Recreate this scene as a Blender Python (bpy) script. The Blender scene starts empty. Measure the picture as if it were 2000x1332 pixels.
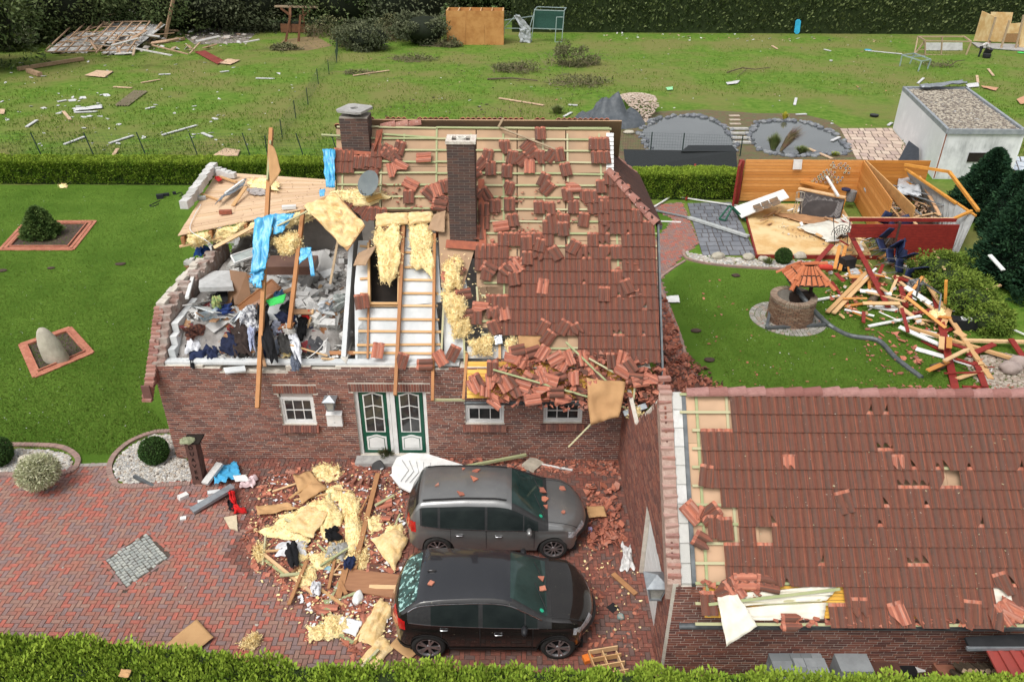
import bpy,bmesh,math,random
import numpy as np
from mathutils import Vector,Matrix,Euler,noise
R=math.radians
random.seed(7);RS=np.random.RandomState(5)
S=bpy.context.scene
COL=S.collection
CAM_H=13.3;FPX=1500.0;PITCH=R(29.7);ROLL=R(0.3)
cf=Vector((0,math.cos(PITCH),-math.sin(PITCH)))
cr0=Vector((1,0,0));cu0=cr0.cross(cf)
cr=cr0*math.cos(ROLL)+cu0*math.sin(ROLL)
cu=cu0*math.cos(ROLL)-cr0*math.sin(ROLL)
CP=Vector((0,0,CAM_H))
cam_d=bpy.data.cameras.new('camera');cam=bpy.data.objects.new('camera',cam_d);COL.objects.link(cam)
cam_d.sensor_width=36;cam_d.lens=FPX/2000*36;cam_d.clip_end=2000;cam_d.clip_start=.1
m=Matrix((cr,cu,-cf)).transposed().to_4x4();m.translation=CP
cam.matrix_world=m
S.camera=cam
SUN_EL,SUN_AZ=R(58),R(215)
w=bpy.data.worlds.new('World');S.world=w;w.use_nodes=True
nt=w.node_tree;bg=nt.nodes['Background']
sky=nt.nodes.new('ShaderNodeTexSky');sky.sky_type='NISHITA';sky.sun_disc=False
sky.sun_elevation=SUN_EL;sky.sun_rotation=SUN_AZ;sky.air_density=1.0;sky.dust_density=4;sky.ozone_density=1
hs=nt.nodes.new('ShaderNodeHueSaturation');hs.inputs['Saturation'].default_value=.12
nt.links.new(sky.outputs[0],hs.inputs['Color']);nt.links.new(hs.outputs[0],bg.inputs[0])
bg.inputs[1].default_value=.14
sd=bpy.data.lights.new('sun','SUN');sun=bpy.data.objects.new('sun',sd);COL.objects.link(sun)
sd.energy=1.15;sd.angle=R(28);sd.color=(1,.96,.9)
sdir=Vector((math.sin(SUN_AZ)*math.cos(SUN_EL),math.cos(SUN_AZ)*math.cos(SUN_EL),math.sin(SUN_EL)))
sun.rotation_euler=sdir.to_track_quat('Z','Y').to_euler()
S.view_settings.view_transform='Standard';S.view_settings.look='None'
S.view_settings.exposure=.58;S.view_settings.gamma=1;S.view_settings.use_curve_mapping=False
def ray(px,py):return cf+cr*((px-1000)/FPX)-cu*((py-666)/FPX)
def G(px,py,z=0.0):
 d=ray(px,py);return CP+d*((z-CAM_H)/d.z)
def W(px,py,y):
 d=ray(px,py);return CP+d*(y/d.y)
def PL(px,py,p0,n):
 d=ray(px,py);return CP+d*((p0-CP).dot(n)/d.dot(n))
def proj(p):
 v=Vector(p)-CP;c=v.dot(cf);return(1000+FPX*v.dot(cr)/c,666-FPX*v.dot(cu)/c)
MATS={}
def M(name,c1,c2=None,sc=6,rough=.85,bump=0,bsc=None,metal=0,spec=.3,rnd=None,speck=None,stretch=None,coat=0,spsc=40,attr=None,det=5,trans=0,big=None):
 """noise-coloured principled material; rnd = colours chosen per piece; speck=(colour, amount)"""
 if name in MATS:return MATS[name]
 mt=bpy.data.materials.new(name);mt.use_nodes=True;t=mt.node_tree;N=t.nodes;L=t.links
 b=N['Principled BSDF']
 b.inputs['Roughness'].default_value=rough;b.inputs['Metallic'].default_value=metal
 b.inputs['Specular IOR Level'].default_value=spec
 if coat:b.inputs['Coat Weight'].default_value=coat;b.inputs['Coat Roughness'].default_value=.06
 tc=N.new('ShaderNodeTexCoord');oi=N.new('ShaderNodeObjectInfo');ge=N.new('ShaderNodeNewGeometry')
 ad=N.new('ShaderNodeVectorMath');ad.operation='MULTIPLY_ADD'
 cb=N.new('ShaderNodeCombineXYZ')
 for i in range(3):L.new(oi.outputs['Random'],cb.inputs[i])
 L.new(cb.outputs[0],ad.inputs[0]);ad.inputs[1].default_value=(31,17,23);L.new(tc.outputs['Object'],ad.inputs[2])
 vec=ad.outputs[0]
 if stretch:
  mp=N.new('ShaderNodeMapping');mp.inputs['Scale'].default_value=stretch;L.new(vec,mp.inputs[0]);vec2=mp.outputs[0]
 else:vec2=vec
 def nz(s,d=det,v=None):
  n=N.new('ShaderNodeTexNoise');n.inputs['Scale'].default_value=s;n.inputs['Detail'].default_value=d
  n.inputs['Roughness'].default_value=.62;L.new(v or vec2,n.inputs['Vector']);return n.outputs['Fac']
 def ramp(f,stops,const=False):
  r=N.new('ShaderNodeValToRGB');L.new(f,r.inputs[0]);e=r.color_ramp.elements
  if const:r.color_ramp.interpolation='CONSTANT'
  while len(e)<len(stops):e.new(.5)
  for k,(p,c)in enumerate(stops):
   e[k].position=p;e[k].color=tuple(c)+(1,)if len(c)==3 else c
  return r.outputs[0]
 def mix(f,a,bb,mode='MIX'):
  x=N.new('ShaderNodeMix');x.data_type='RGBA';x.blend_type=mode
  if isinstance(f,float):x.inputs[0].default_value=f
  else:L.new(f,x.inputs[0])
  for s,i in((a,6),(bb,7)):
   if isinstance(s,tuple):x.inputs[i].default_value=s+(1,)
   else:L.new(s,x.inputs[i])
  return x.outputs[2]
 c2=c2 or tuple(v*.72 for v in c1)
 f=nz(sc)
 if rnd:
  ma=N.new('ShaderNodeMath');ma.operation='ADD';L.new(oi.outputs['Random'],ma.inputs[0]);L.new(ge.outputs['Random Per Island'],ma.inputs[1])
  fr=N.new('ShaderNodeMath');fr.operation='FRACT';L.new(ma.outputs[0],fr.inputs[0])
  base=ramp(fr.outputs[0],[(k/len(rnd),c)for k,c in enumerate(rnd)],True)
  base=mix(ramp(f,[(.35,(0,0,0)),(.7,(.55,.55,.55))]),base,c2)
 else:
  base=mix(ramp(f,[(.36,(0,0,0)),(.66,(1,1,1))]),c1,c2)
 if big:base=mix(ramp(nz(big[1],3,vec),[(.4,(0,0,0)),(.62,(1,1,1))]),base,big[0])
 if attr:
  at=N.new('ShaderNodeAttribute');at.attribute_name='tone'
  base=mix(at.outputs['Fac'],base,attr)
 if speck:
  base=mix(ramp(nz(spsc,2,vec),[(speck[1],(0,0,0)),(speck[1]+.04,(1,1,1))]),base,speck[0])
 L.new(base,b.inputs['Base Color'])
 if bump:
  bp=N.new('ShaderNodeBump');bp.inputs['Strength'].default_value=bump;bp.inputs['Distance'].default_value=.02
  L.new(nz(bsc or sc*4),bp.inputs['Height']);L.new(bp.outputs[0],b.inputs['Normal'])
 if trans:b.inputs['Transmission Weight'].default_value=trans
 MATS[name]=mt;return mt
class MB:
 def __init__(s):s.v=[];s.f=[];s.m=[];s.tone=None
 def add(s,vs,fs,m=0):
  o=len(s.v);s.v+=[tuple(p)for p in vs];s.f+=[tuple(i+o for i in q)for q in fs];s.m+=[m]*len(fs)
 def hexa(s,p,m=0):
  s.add(p,[(3,2,1,0),(4,5,6,7),(0,1,5,4),(1,2,6,5),(2,3,7,6),(3,0,4,7)],m)
 def box(s,x0,x1,y0,y1,z0,z1,m=0,M4=None):
  p=[Vector(q)for q in((x0,y0,z0),(x1,y0,z0),(x1,y1,z0),(x0,y1,z0),(x0,y0,z1),(x1,y0,z1),(x1,y1,z1),(x0,y1,z1))]
  if M4 is not None:p=[M4@q for q in p]
  s.hexa(p,m)
 def beam(s,a,b,w,h,m=0,up=(0,0,1),tw=0):
  a=Vector(a);b=Vector(b);d=(b-a).normalized();u=Vector(up)
  if abs(d.dot(u))>.98:u=Vector((0,1,0))if abs(d.y)<.9 else Vector((1,0,0))
  x=d.cross(u).normalized();z=x.cross(d)
  if tw:q=Matrix.Rotation(tw,3,d);x=q@x;z=q@z
  x*=w/2;z*=h/2
  s.hexa([a-x-z,a+x-z,b+x-z,b-x-z,a-x+z,a+x+z,b+x+z,b-x+z],m)
 def tube(s,pts,r,n=6,m=0,cap=True,r2=None):
  pts=[Vector(p)for p in pts];K=len(pts);vs=[]
  ux=None
  for k,p in enumerate(pts):
   d=(pts[min(k+1,K-1)]-pts[max(k-1,0)]).normalized()
   if ux is None:ux=d.orthogonal().normalized()
   ux=(ux-d*ux.dot(d)).normalized();uy=d.cross(ux)
   rr=r if r2 is None else r+(r2-r)*k/(K-1)
   vs+=[p+ux*rr*math.cos(2*math.pi*i/n)+uy*rr*math.sin(2*math.pi*i/n)for i in range(n)]
  fs=[(k*n+i,k*n+(i+1)%n,(k+1)*n+(i+1)%n,(k+1)*n+i)for k in range(K-1)for i in range(n)]
  if cap:fs+=[tuple(range(n))[::-1],tuple((K-1)*n+i for i in range(n))]
  s.add(vs,fs,m)
 def prism(s,poly,z0,z1,m=0,mtop=None):
  n=len(poly);vs=[(p[0],p[1],z0)for p in poly]+[(p[0],p[1],z1)for p in poly]
  a=sum(poly[i][0]*poly[(i+1)%n][1]-poly[(i+1)%n][0]*poly[i][1]for i in range(n))
  if a<0:vs=vs[:n][::-1]+vs[n:][::-1]
  s.add(vs,[tuple(range(n))[::-1]]+[(i,(i+1)%n,n+(i+1)%n,n+i)for i in range(n)],m)
  s.add([],[],m);o=len(s.v)-2*n;s.f.append(tuple(o+n+i for i in range(n)));s.m.append(m if mtop is None else mtop)
 def slab(s,pts,t,m=0):
  pts=[Vector(p)for p in pts];n=len(pts)
  nm=Vector((0,0,0))
  for i in range(n):nm+=pts[i].cross(pts[(i+1)%n])
  nm.normalize()
  if nm.dot(CP-pts[0])<0:pts=pts[::-1];nm=-nm
  s.add([p-nm*t for p in pts]+pts,[tuple(range(n))[::-1],tuple(range(n,2*n))]+[(i,(i+1)%n,n+(i+1)%n,n+i)for i in range(n)],m)
 def grid(s,fn,nu,nv,m=0,flip=False):
  vs=[fn(i/nu,j/nv)for i in range(nu+1)for j in range(nv+1)]
  q=lambda i,j:i*(nv+1)+j
  fs=[(q(i,j),q(i+1,j),q(i+1,j+1),q(i,j+1))for i in range(nu)for j in range(nv)]
  if flip:fs=[f[::-1]for f in fs]
  s.add(vs,fs,m)
 def lathe(s,prof,n=16,m=0,c=(0,0,0),M4=None,cap=True):
  vs=[];
  for r,z in prof:
   for i in range(n):
    a=2*math.pi*i/n;p=Vector((r*math.cos(a),r*math.sin(a),z))
    vs.append((M4@p)if M4 is not None else p+Vector(c))
  K=len(prof)
  s.add(vs,[(k*n+i,k*n+(i+1)%n,(k+1)*n+(i+1)%n,(k+1)*n+i)for k in range(K-1)for i in range(n)]+([tuple(range(n))[::-1],tuple((K-1)*n+i for i in range(n))]if cap else[]),m)
 def blob(s,c,r,sub=2,amp=.2,fr=1.5,m=0,seed=0,flat=None):
  bm=bmesh.new();bmesh.ops.create_icosphere(bm,subdivisions=sub,radius=1)
  c=Vector(c);r=Vector(r)if hasattr(r,'__len__')else Vector((r,r,r));vs=[]
  for v in bm.verts:
   d=1+amp*noise.noise(v.co*fr+Vector((seed*3.1,seed*1.7,seed)))
   p=Vector((v.co.x*r.x,v.co.y*r.y,v.co.z*r.z))*d
   vs.append(c+p)
  s.add(vs,[tuple(v.index for v in f.verts)for f in bm.faces],m);bm.free()
 def mesh(s,name,mats,smooth=False):
  me=bpy.data.meshes.new(name);me.from_pydata(s.v,[],s.f)
  for x in mats:me.materials.append(x)
  if len(mats)>1:me.polygons.foreach_set('material_index',s.m)
  if smooth:me.polygons.foreach_set('use_smooth',[True]*len(s.f))
  me.update();return me
 def build(s,name,mats,parent=None,smooth=False,center=False,**k):
  if not isinstance(mats,(list,tuple)):mats=[mats]
  c=Vector((0,0,0))
  if center and s.v:
   a=np.array(s.v);c=Vector(((a[:,0].min()+a[:,0].max())/2,(a[:,1].min()+a[:,1].max())/2,a[:,2].min()))
   s.v=[tuple(Vector(p)-c)for p in s.v]
  o=bpy.data.objects.new(name,s.mesh(name,mats,smooth));COL.objects.link(o)
  if center:o.location=c
  if parent:o.parent=parent
  for a,b in k.items():o[a]=b
  return o
def tag(o,label=None,cat=None,group=None,kind=None):
 if label:o['label']=label
 if cat:o['category']=cat
 if group:o['group']=group
 if kind:o['kind']=kind
 return o
def thing(name,label,cat,group=None,loc=(0,0,0)):
 o=bpy.data.objects.new(name,None);COL.objects.link(o);o.location=loc;o.empty_display_size=.2
 return tag(o,label,cat,group)
def inst(name,me,parent=None,mw=None,**k):
 o=bpy.data.objects.new(name,me);COL.objects.link(o)
 if parent:o.parent=parent
 if mw is not None:o.matrix_local=mw
 for a,b in k.items():o[a]=b
 return o
def npmesh(name,v,f,mats,tone=None):
 """v (N,3), f (K,3 or 4) numpy -> mesh"""
 me=bpy.data.meshes.new(name);n=f.shape[1]
 me.vertices.add(len(v));me.vertices.foreach_set('co',v.astype(np.float32).ravel())
 me.loops.add(f.size);me.loops.foreach_set('vertex_index',f.astype(np.int32).ravel())
 me.polygons.add(len(f));me.polygons.foreach_set('loop_start',np.arange(0,f.size,n,dtype=np.int32))
 me.update(calc_edges=True)
 for x in mats:me.materials.append(x)
 if tone is not None:
  a=me.attributes.new('tone','FLOAT','POINT');a.data.foreach_set('value',tone.astype(np.float32))
 return me
def inpoly(x,y,P):
 c=False;n=len(P);j=n-1
 for i in range(n):
  if(P[i][1]>y)!=(P[j][1]>y)and x<(P[j][0]-P[i][0])*(y-P[i][1])/(P[j][1]-P[i][1])+P[i][0]:c=not c
  j=i
 return c
def leaves(P,Nn,size,asp=.45,spread=.9,tone=None,up=0.0,quad=True):
 """leaf-shaped faces at points P leaning along normals Nn -> verts, faces, tone"""
 n=len(P);d=Nn+RS.normal(0,spread,(n,3));d[:,2]+=up
 d/=np.linalg.norm(d,axis=1)[:,None]+1e-9
 q=RS.normal(0,1,(n,3));sd=np.cross(d,q);sd/=np.linalg.norm(sd,axis=1)[:,None]+1e-9
 L=size*RS.uniform(.6,1.3,n)[:,None];Wd=L*asp
 a=P;b=P+d*L*.5+sd*Wd*.5;c=P+d*L;e=P+d*L*.5-sd*Wd*.5
 v=np.stack([a,b,c,e],1).reshape(-1,3);f=np.arange(4*n).reshape(n,4)
 t=RS.uniform(0,1,n)if tone is None else tone
 return v,f,np.repeat(t,4)
lawn_m=M('lawn_grass',(.06,.125,.012),(.125,.21,.03),sc=14,rough=.95,bump=1,bsc=90,speck=((.34,.38,.2),.77),spsc=26,big=((.065,.13,.014),.45),spec=.1,det=9)
meadow_m=M('meadow_grass',(.062,.138,.012),(.14,.215,.035),sc=2.6,rough=.95,bump=1,bsc=20,big=((.16,.165,.05),.16),spec=.1,det=12)
blade_m=M('grass_blade',(.09,.17,.015),(.17,.21,.045),sc=.3,rough=.8,attr=(.075,.14,.014),spec=.1)
soil_m=M('soil',(.09,.06,.04),(.05,.035,.025),sc=9,bump=.8,bsc=60)
mulch_m=M('bark_mulch',(.05,.035,.03),(.11,.075,.06),sc=60,bump=1,bsc=90)
sand_m=M('joint_sand',(.10,.075,.06),(.06,.045,.035),sc=12,bump=.5)
BR=[(.27,.1,.07),(.2,.08,.06),(.31,.12,.08),(.17,.085,.07),(.24,.105,.08),(.3,.14,.1),(.14,.065,.055)]
brick_m=M('facing_brick',(.2,.07,.05),(.12,.05,.04),sc=14,rnd=BR,bump=.5,bsc=60)
mortar_m=M('mortar',(.6,.55,.47),(.48,.43,.37),sc=8,bump=.6,bsc=60)
darkbrick_m=M('chimney_brick',(.07,.04,.035),(.045,.032,.03),sc=10,rnd=[(.13,.075,.06),(.1,.06,.052),(.15,.08,.062),(.09,.062,.056)],bump=.6,bsc=50,speck=((.2,.18,.16),.77))
PV=[(.38,.115,.085),(.31,.13,.1),(.27,.15,.13),(.34,.14,.1),(.23,.16,.155),(.3,.165,.13),(.43,.125,.09),(.25,.16,.15),(.31,.18,.14)]
wetpaver_m=M('damp_paver',(.12,.05,.038),(.1,.06,.05),sc=7,rnd=[(.24,.085,.062),(.18,.085,.068),(.21,.075,.056),(.16,.1,.088),(.26,.1,.072)],bump=.5,bsc=50,rough=.5,speck=((.3,.2,.14),.68),spsc=16)
paver_m=M('clay_paver',(.25,.1,.07),(.19,.12,.1),sc=9,rnd=PV,bump=.4,bsc=70,rough=.75)
tile_m=M('tile_weathered',(.115,.052,.036),(.16,.062,.04),sc=7,rnd=[(.105,.052,.038),(.088,.05,.038),(.125,.055,.038),(.105,.06,.047),(.135,.056,.036)],bump=.6,bsc=50,speck=((.5,.44,.37),.725),spsc=26,rough=.82)
tilered_m=M('tile_worn_flank',(.21,.068,.04),(.13,.055,.04),sc=6,rnd=[(.235,.08,.05),(.19,.068,.045),(.26,.088,.052),(.17,.068,.048)],bump=.5,bsc=50,speck=((.5,.44,.37),.73),spsc=26,rough=.8)
terra_m=M('tile_fresh_clay',(.5,.17,.1),(.36,.11,.065),sc=9,rnd=[(.46,.17,.105),(.36,.135,.09),(.5,.2,.13),(.26,.1,.07),(.38,.19,.14),(.3,.11,.075)],bump=.3,rough=.85)
darkred_m=M('hip_tile_dark',(.06,.033,.027),(.09,.04,.03),sc=9,rnd=[(.06,.033,.027),(.075,.036,.028),(.05,.03,.026)],bump=.4,speck=((.45,.42,.4),.76),spsc=30)
green_m=M('treated_batten',(.30,.33,.16),(.42,.40,.24),sc=4,stretch=(1,1,1),rough=.85,rnd=[(.3,.33,.17),(.36,.36,.2),(.27,.31,.15),(.42,.39,.24)])
wood_m=M('new_pine',(.62,.40,.2),(.5,.29,.13),sc=3,rough=.7,rnd=[(.62,.4,.2),(.56,.34,.16),(.66,.45,.25),(.52,.31,.14)],bump=.1)
beam_m=M('rafter_pine',(.42,.19,.075),(.3,.13,.05),sc=3,rough=.75,rnd=[(.42,.19,.075),(.38,.18,.08),(.46,.22,.09)],speck=((.16,.07,.03),.72),spsc=9)
oldwood_m=M('grey_wood',(.36,.27,.18),(.22,.16,.1),sc=5,rnd=[(.36,.27,.18),(.3,.23,.16),(.42,.31,.2)])
fibre_m=M('fibreboard',(.47,.31,.19),(.38,.24,.145),sc=1.3,rough=.9,big=((.33,.22,.14),.6))
card_m=M('board_brown',(.45,.26,.12),(.36,.2,.09),sc=2,rough=.9)
orange_m=M('varnished_pine',(.60,.27,.07),(.5,.2,.05),sc=3,rough=.5,rnd=[(.6,.27,.07),(.55,.24,.06),(.64,.3,.09),(.5,.21,.05)],speck=((.3,.12,.03),.74),spsc=12)
osb_m=M('osb_board',(.6,.4,.18),(.5,.29,.11),sc=25,rough=.75,big=((.66,.5,.27),1.2))
yellow_m=M('eave_boarding',(.72,.4,.06),(.62,.32,.05),sc=3,rough=.5,rnd=[(.72,.4,.06),(.66,.36,.05),(.76,.45,.08)])
wool_m=M('glass_wool',(.9,.76,.43),(.84,.64,.3),sc=9,rough=1,bump=1,bsc=40,spec=.05,attr=(.85,.74,.44))
woolface_m=M('wool_facing',(.78,.6,.34),(.66,.44,.19),sc=6,rough=1,bump=1,bsc=16,spec=.05)
white_m=M('white_paint',(.74,.74,.72),(.62,.62,.6),sc=4,rough=.5)
grey_m=M('zinc',(.34,.37,.39),(.24,.26,.28),sc=6,rough=.45,metal=.5)
dgrey_m=M('dark_zinc',(.09,.10,.105),(.15,.16,.165),sc=5,rough=.5,metal=.4)
block_m=M('aerated_block',(.50,.49,.46),(.4,.39,.37),sc=12,rnd=[(.5,.49,.46),(.56,.55,.53),(.44,.43,.4),(.6,.59,.57)],bump=.5,bsc=60)
plaster_m=M('white_plaster',(.64,.65,.64),(.54,.55,.55),sc=3,bump=.3,big=((.48,.5,.5),1.2))
conc_m=M('concrete',(.38,.37,.35),(.27,.26,.25),sc=5,bump=.5,bsc=40)
blue_m=M('blue_foil',(.08,.42,.68),(.05,.3,.56),sc=4,rough=.35,spec=.6)
black_m=M('black_plastic',(.012,.012,.014),(.02,.02,.022),sc=8,rough=.5)
redp_m=M('red_paint',(.25,.028,.02),(.18,.02,.016),sc=5,rough=.55,bump=.1)
darkin_m=M('dark_void',(.012,.009,.007),(.02,.014,.01),sc=5)
glass_m=M('dark_glass',(.02,.024,.024),(.05,.05,.05),sc=3,rough=.06,spec=.7)
stone_m=M('pale_stone',(.42,.40,.35),(.3,.28,.24),sc=5,rnd=[(.5,.46,.4),(.4,.38,.35),(.58,.56,.52),(.36,.3,.24),(.3,.3,.3)],bump=.4)
def flat(name,mat,pts,z,kind='structure',**k):
 mb=MB();n=len(pts);mb.add([(p[0],p[1],z)for p in pts],[tuple(range(n))])
 o=mb.build(name,mat);o.data.update()
 if o.data.polygons[0].normal.z<0:o.data.flip_normals()
 o['kind']=kind;return o
flat('meadow',meadow_m,[(-500,-50),(500,-50),(500,900),(-500,900)],0)
PXP=lambda L,z=0:[G(x,y,z)for x,y in L]
lawnL=[(-20,362),(372,362),(700,362),(720,600),(500,800),(335,845),(290,852),(240,870),(215,890),(205,903),(152,903),(146,882),(120,872),(60,868),(-25,872)]
flat('lawn_left',lawn_m,PXP(lawnL),.004)
lawnR=[(1305,470),(1338,512),(1420,522),(1530,530),(1600,545),(1760,560),(1960,640),(2080,800),(2080,960),(1340,960),(1425,770),(1335,640),(1300,560),(1285,548)]
flat('lawn_right',lawn_m,PXP([(1262,400),(1320,425),(1283,470)]),.004)
flat('lawn_by_well',lawn_m,PXP([(1338,512),(1420,522),(1530,530),(1600,545),(1800,560),(1960,640),(2080,780),(2080,980),(1330,980),(1330,700),(1318,640),(1284,552)]),.004)
drive=[(-60,930),(60,925),(150,908),(215,905),(230,945),(370,940),(385,884),(1330,868),(1330,1420),(-160,1420)]
dP=PXP(drive)
flat('driveway',sand_m,dP,.008)
driveway=bpy.data.objects['driveway']
cobrect=[G(208,1095),G(286,1042),G(335,1086),G(248,1148)]
def pav_mesh(L,Wd,h=.012):
 mb=MB();c=.004;x,y=L/2-.0035,Wd/2-.0035
 mb.add([(-x,-y,-.02),(x,-y,-.02),(x,y,-.02),(-x,y,-.02),(-x+c,-y+c,h),(x-c,-y+c,h),(x-c,y-c,h),(-x+c,y-c,h)],[(4,5,6,7),(0,1,5,4),(1,2,6,5),(2,3,7,6),(3,0,4,7)])
 return mb
def herringbone(inside,parent,z,PL_=.21,limit=300,mat=paver_m,bounds=None,rot=0,damp=None):
 """axis-aligned herringbone; nearest pieces are objects, the rest one mesh"""
 Wd=PL_/2;cells=[]
 x0,x1,y0,y1=bounds
 n=int((x1-x0)/Wd)+8;mm=int((y1-y0)/Wd)+8
 for j in range(-4,mm):
  for i in range(-4,n):
   k=(i-j)%4
   if k==0:c=(x0+(i+1)*Wd,y0+(j+.5)*Wd,0)
   elif k==3:c=(x0+(i+.5)*Wd,y0+(j+1)*Wd,1)
   else:continue
   if inside(c[0],c[1]):cells.append(c)
 cells.sort(key=lambda c:(c[0]+3)**2*.3+(c[1]-11)**2)
 base=pav_mesh(PL_,Wd);me=base.mesh('paver',[mat]);me2=base.mesh('paver',[wetpaver_m]);dm=damp or(lambda x,y:False)
 for c in cells[:limit]:
  inst('paver',me2 if dm(c[0],c[1])else me,parent,Matrix.Translation((c[0],c[1],z+random.uniform(-.002,.003)))@Matrix.Rotation(math.pi/2*c[2]+random.uniform(-.01,.01),4,'Z')@Matrix.Rotation(random.uniform(-.01,.01),4,'X'))
 mb=MB()
 for c in cells[limit:]:
  T=Matrix.Translation((c[0],c[1],z+random.uniform(-.002,.003)))@Matrix.Rotation(math.pi/2*c[2],4,'Z')
  mb.add([T@Vector(v)for v in base.v],base.f,1 if dm(c[0],c[1])else 0)
 if mb.v:mb.build('paving',[mat,wetpaver_m],parent,kind='stuff')
 return len(cells)
def is_damp(x,y):
 px,py=proj((x,y,0));n_=noise.noise(Vector((x*.9,y*.9,0)))*90+noise.noise(Vector((x*4,y*4,2)))*50
 return px+n_>(470 if py<1090 else 470+(py-1090)*1.3)and py+n_*.3>880 or(py<925 and px>420)
dpoly=[(p.x,p.y)for p in dP];cpoly=[(p.x,p.y)for p in cobrect]
cc=sum((Vector(c)for c in cpoly),Vector((0,0)))/4
cpoly_o=[tuple(cc+(Vector(c)-cc)*1.07)for c in cpoly]
herringbone(lambda x,y:inpoly(x,y,dpoly)and not inpoly(x,y,cpoly_o)and y<16.72 and x<3.1 and y>8.4,driveway,.012,bounds=(-15,3.3,8.4,16.8),damp=is_damp)
ci=thing('sett_inset','grey granite sett rectangle framed in red brick within the driveway','paving inset')
A,B,C_,D=[Vector((c[0],c[1],0))for c in cpoly]
mb=MB();nu,nv=13,18
gm=M('granite_sett',(.36,.37,.34),(.26,.27,.25),sc=20,rnd=[(.38,.39,.36),(.32,.33,.31),(.43,.44,.4),(.3,.32,.3)],bump=.4)
sett=MB();sett.add([(-.5,-.5,-.02),(.5,-.5,-.02),(.5,.5,-.02),(-.5,.5,-.02),(-.4,-.4,.02),(.4,-.4,.02),(.4,.4,.02),(-.4,.4,.02)],[(4,5,6,7),(0,1,5,4),(1,2,6,5),(2,3,7,6),(3,0,4,7)])
sm=sett.mesh('sett',[gm])
ex=(B-A);ey=(D-A)
nx_,ny_=max(3,int(ex.length/.09)),max(3,int(ey.length/.1))
for i in range(nx_):
 for j in range(ny_):
  u=(i+.5+random.uniform(-.1,.1))/nx_;v=(j+.5+.3*math.sin(i*1.3)+random.uniform(-.08,.08))/ny_
  if not.02<v<.98:continue
  p=A+ex*u+ey*v;a=math.atan2(ex.y,ex.x)+random.uniform(-.15,.15)
  T=Matrix.Translation((p.x,p.y,.012))@Matrix.Rotation(a,4,'Z')@Matrix.Diagonal((ex.length/nx_*.95,ey.length/ny_*.92,1,1))
  if i*ny_+j<300:inst('sett',sm,ci,T)
  else:mb.add([T@Vector(q)for q in sett.v],sett.f)
if mb.v:mb.build('setts',gm,ci,kind='stuff')
fr=pav_mesh(.2,.07).mesh('frame_paver',[paver_m])
for P,Q in((A,B),(B,C_),(C_,D),(D,A)):
 d=(Q-P);n=max(1,int(d.length/.205));o=Vector((d.y,-d.x,0)).normalized()*.045
 if o.dot(P-Vector((cc.x,cc.y,0)))<0:o=-o
 for k in range(n+1):
  p=P+d*((k+.2)/(n+.4))+o
  inst('frame_paver',fr,ci,Matrix.Translation((p.x,p.y,.016))@Matrix.Rotation(math.atan2(d.y,d.x),4,'Z'))
def brick_base(L=.24,H=.055,D=.03):
 mb=MB();mb.box(-L/2,L/2,0,D,-H/2,H/2);return mb
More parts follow.
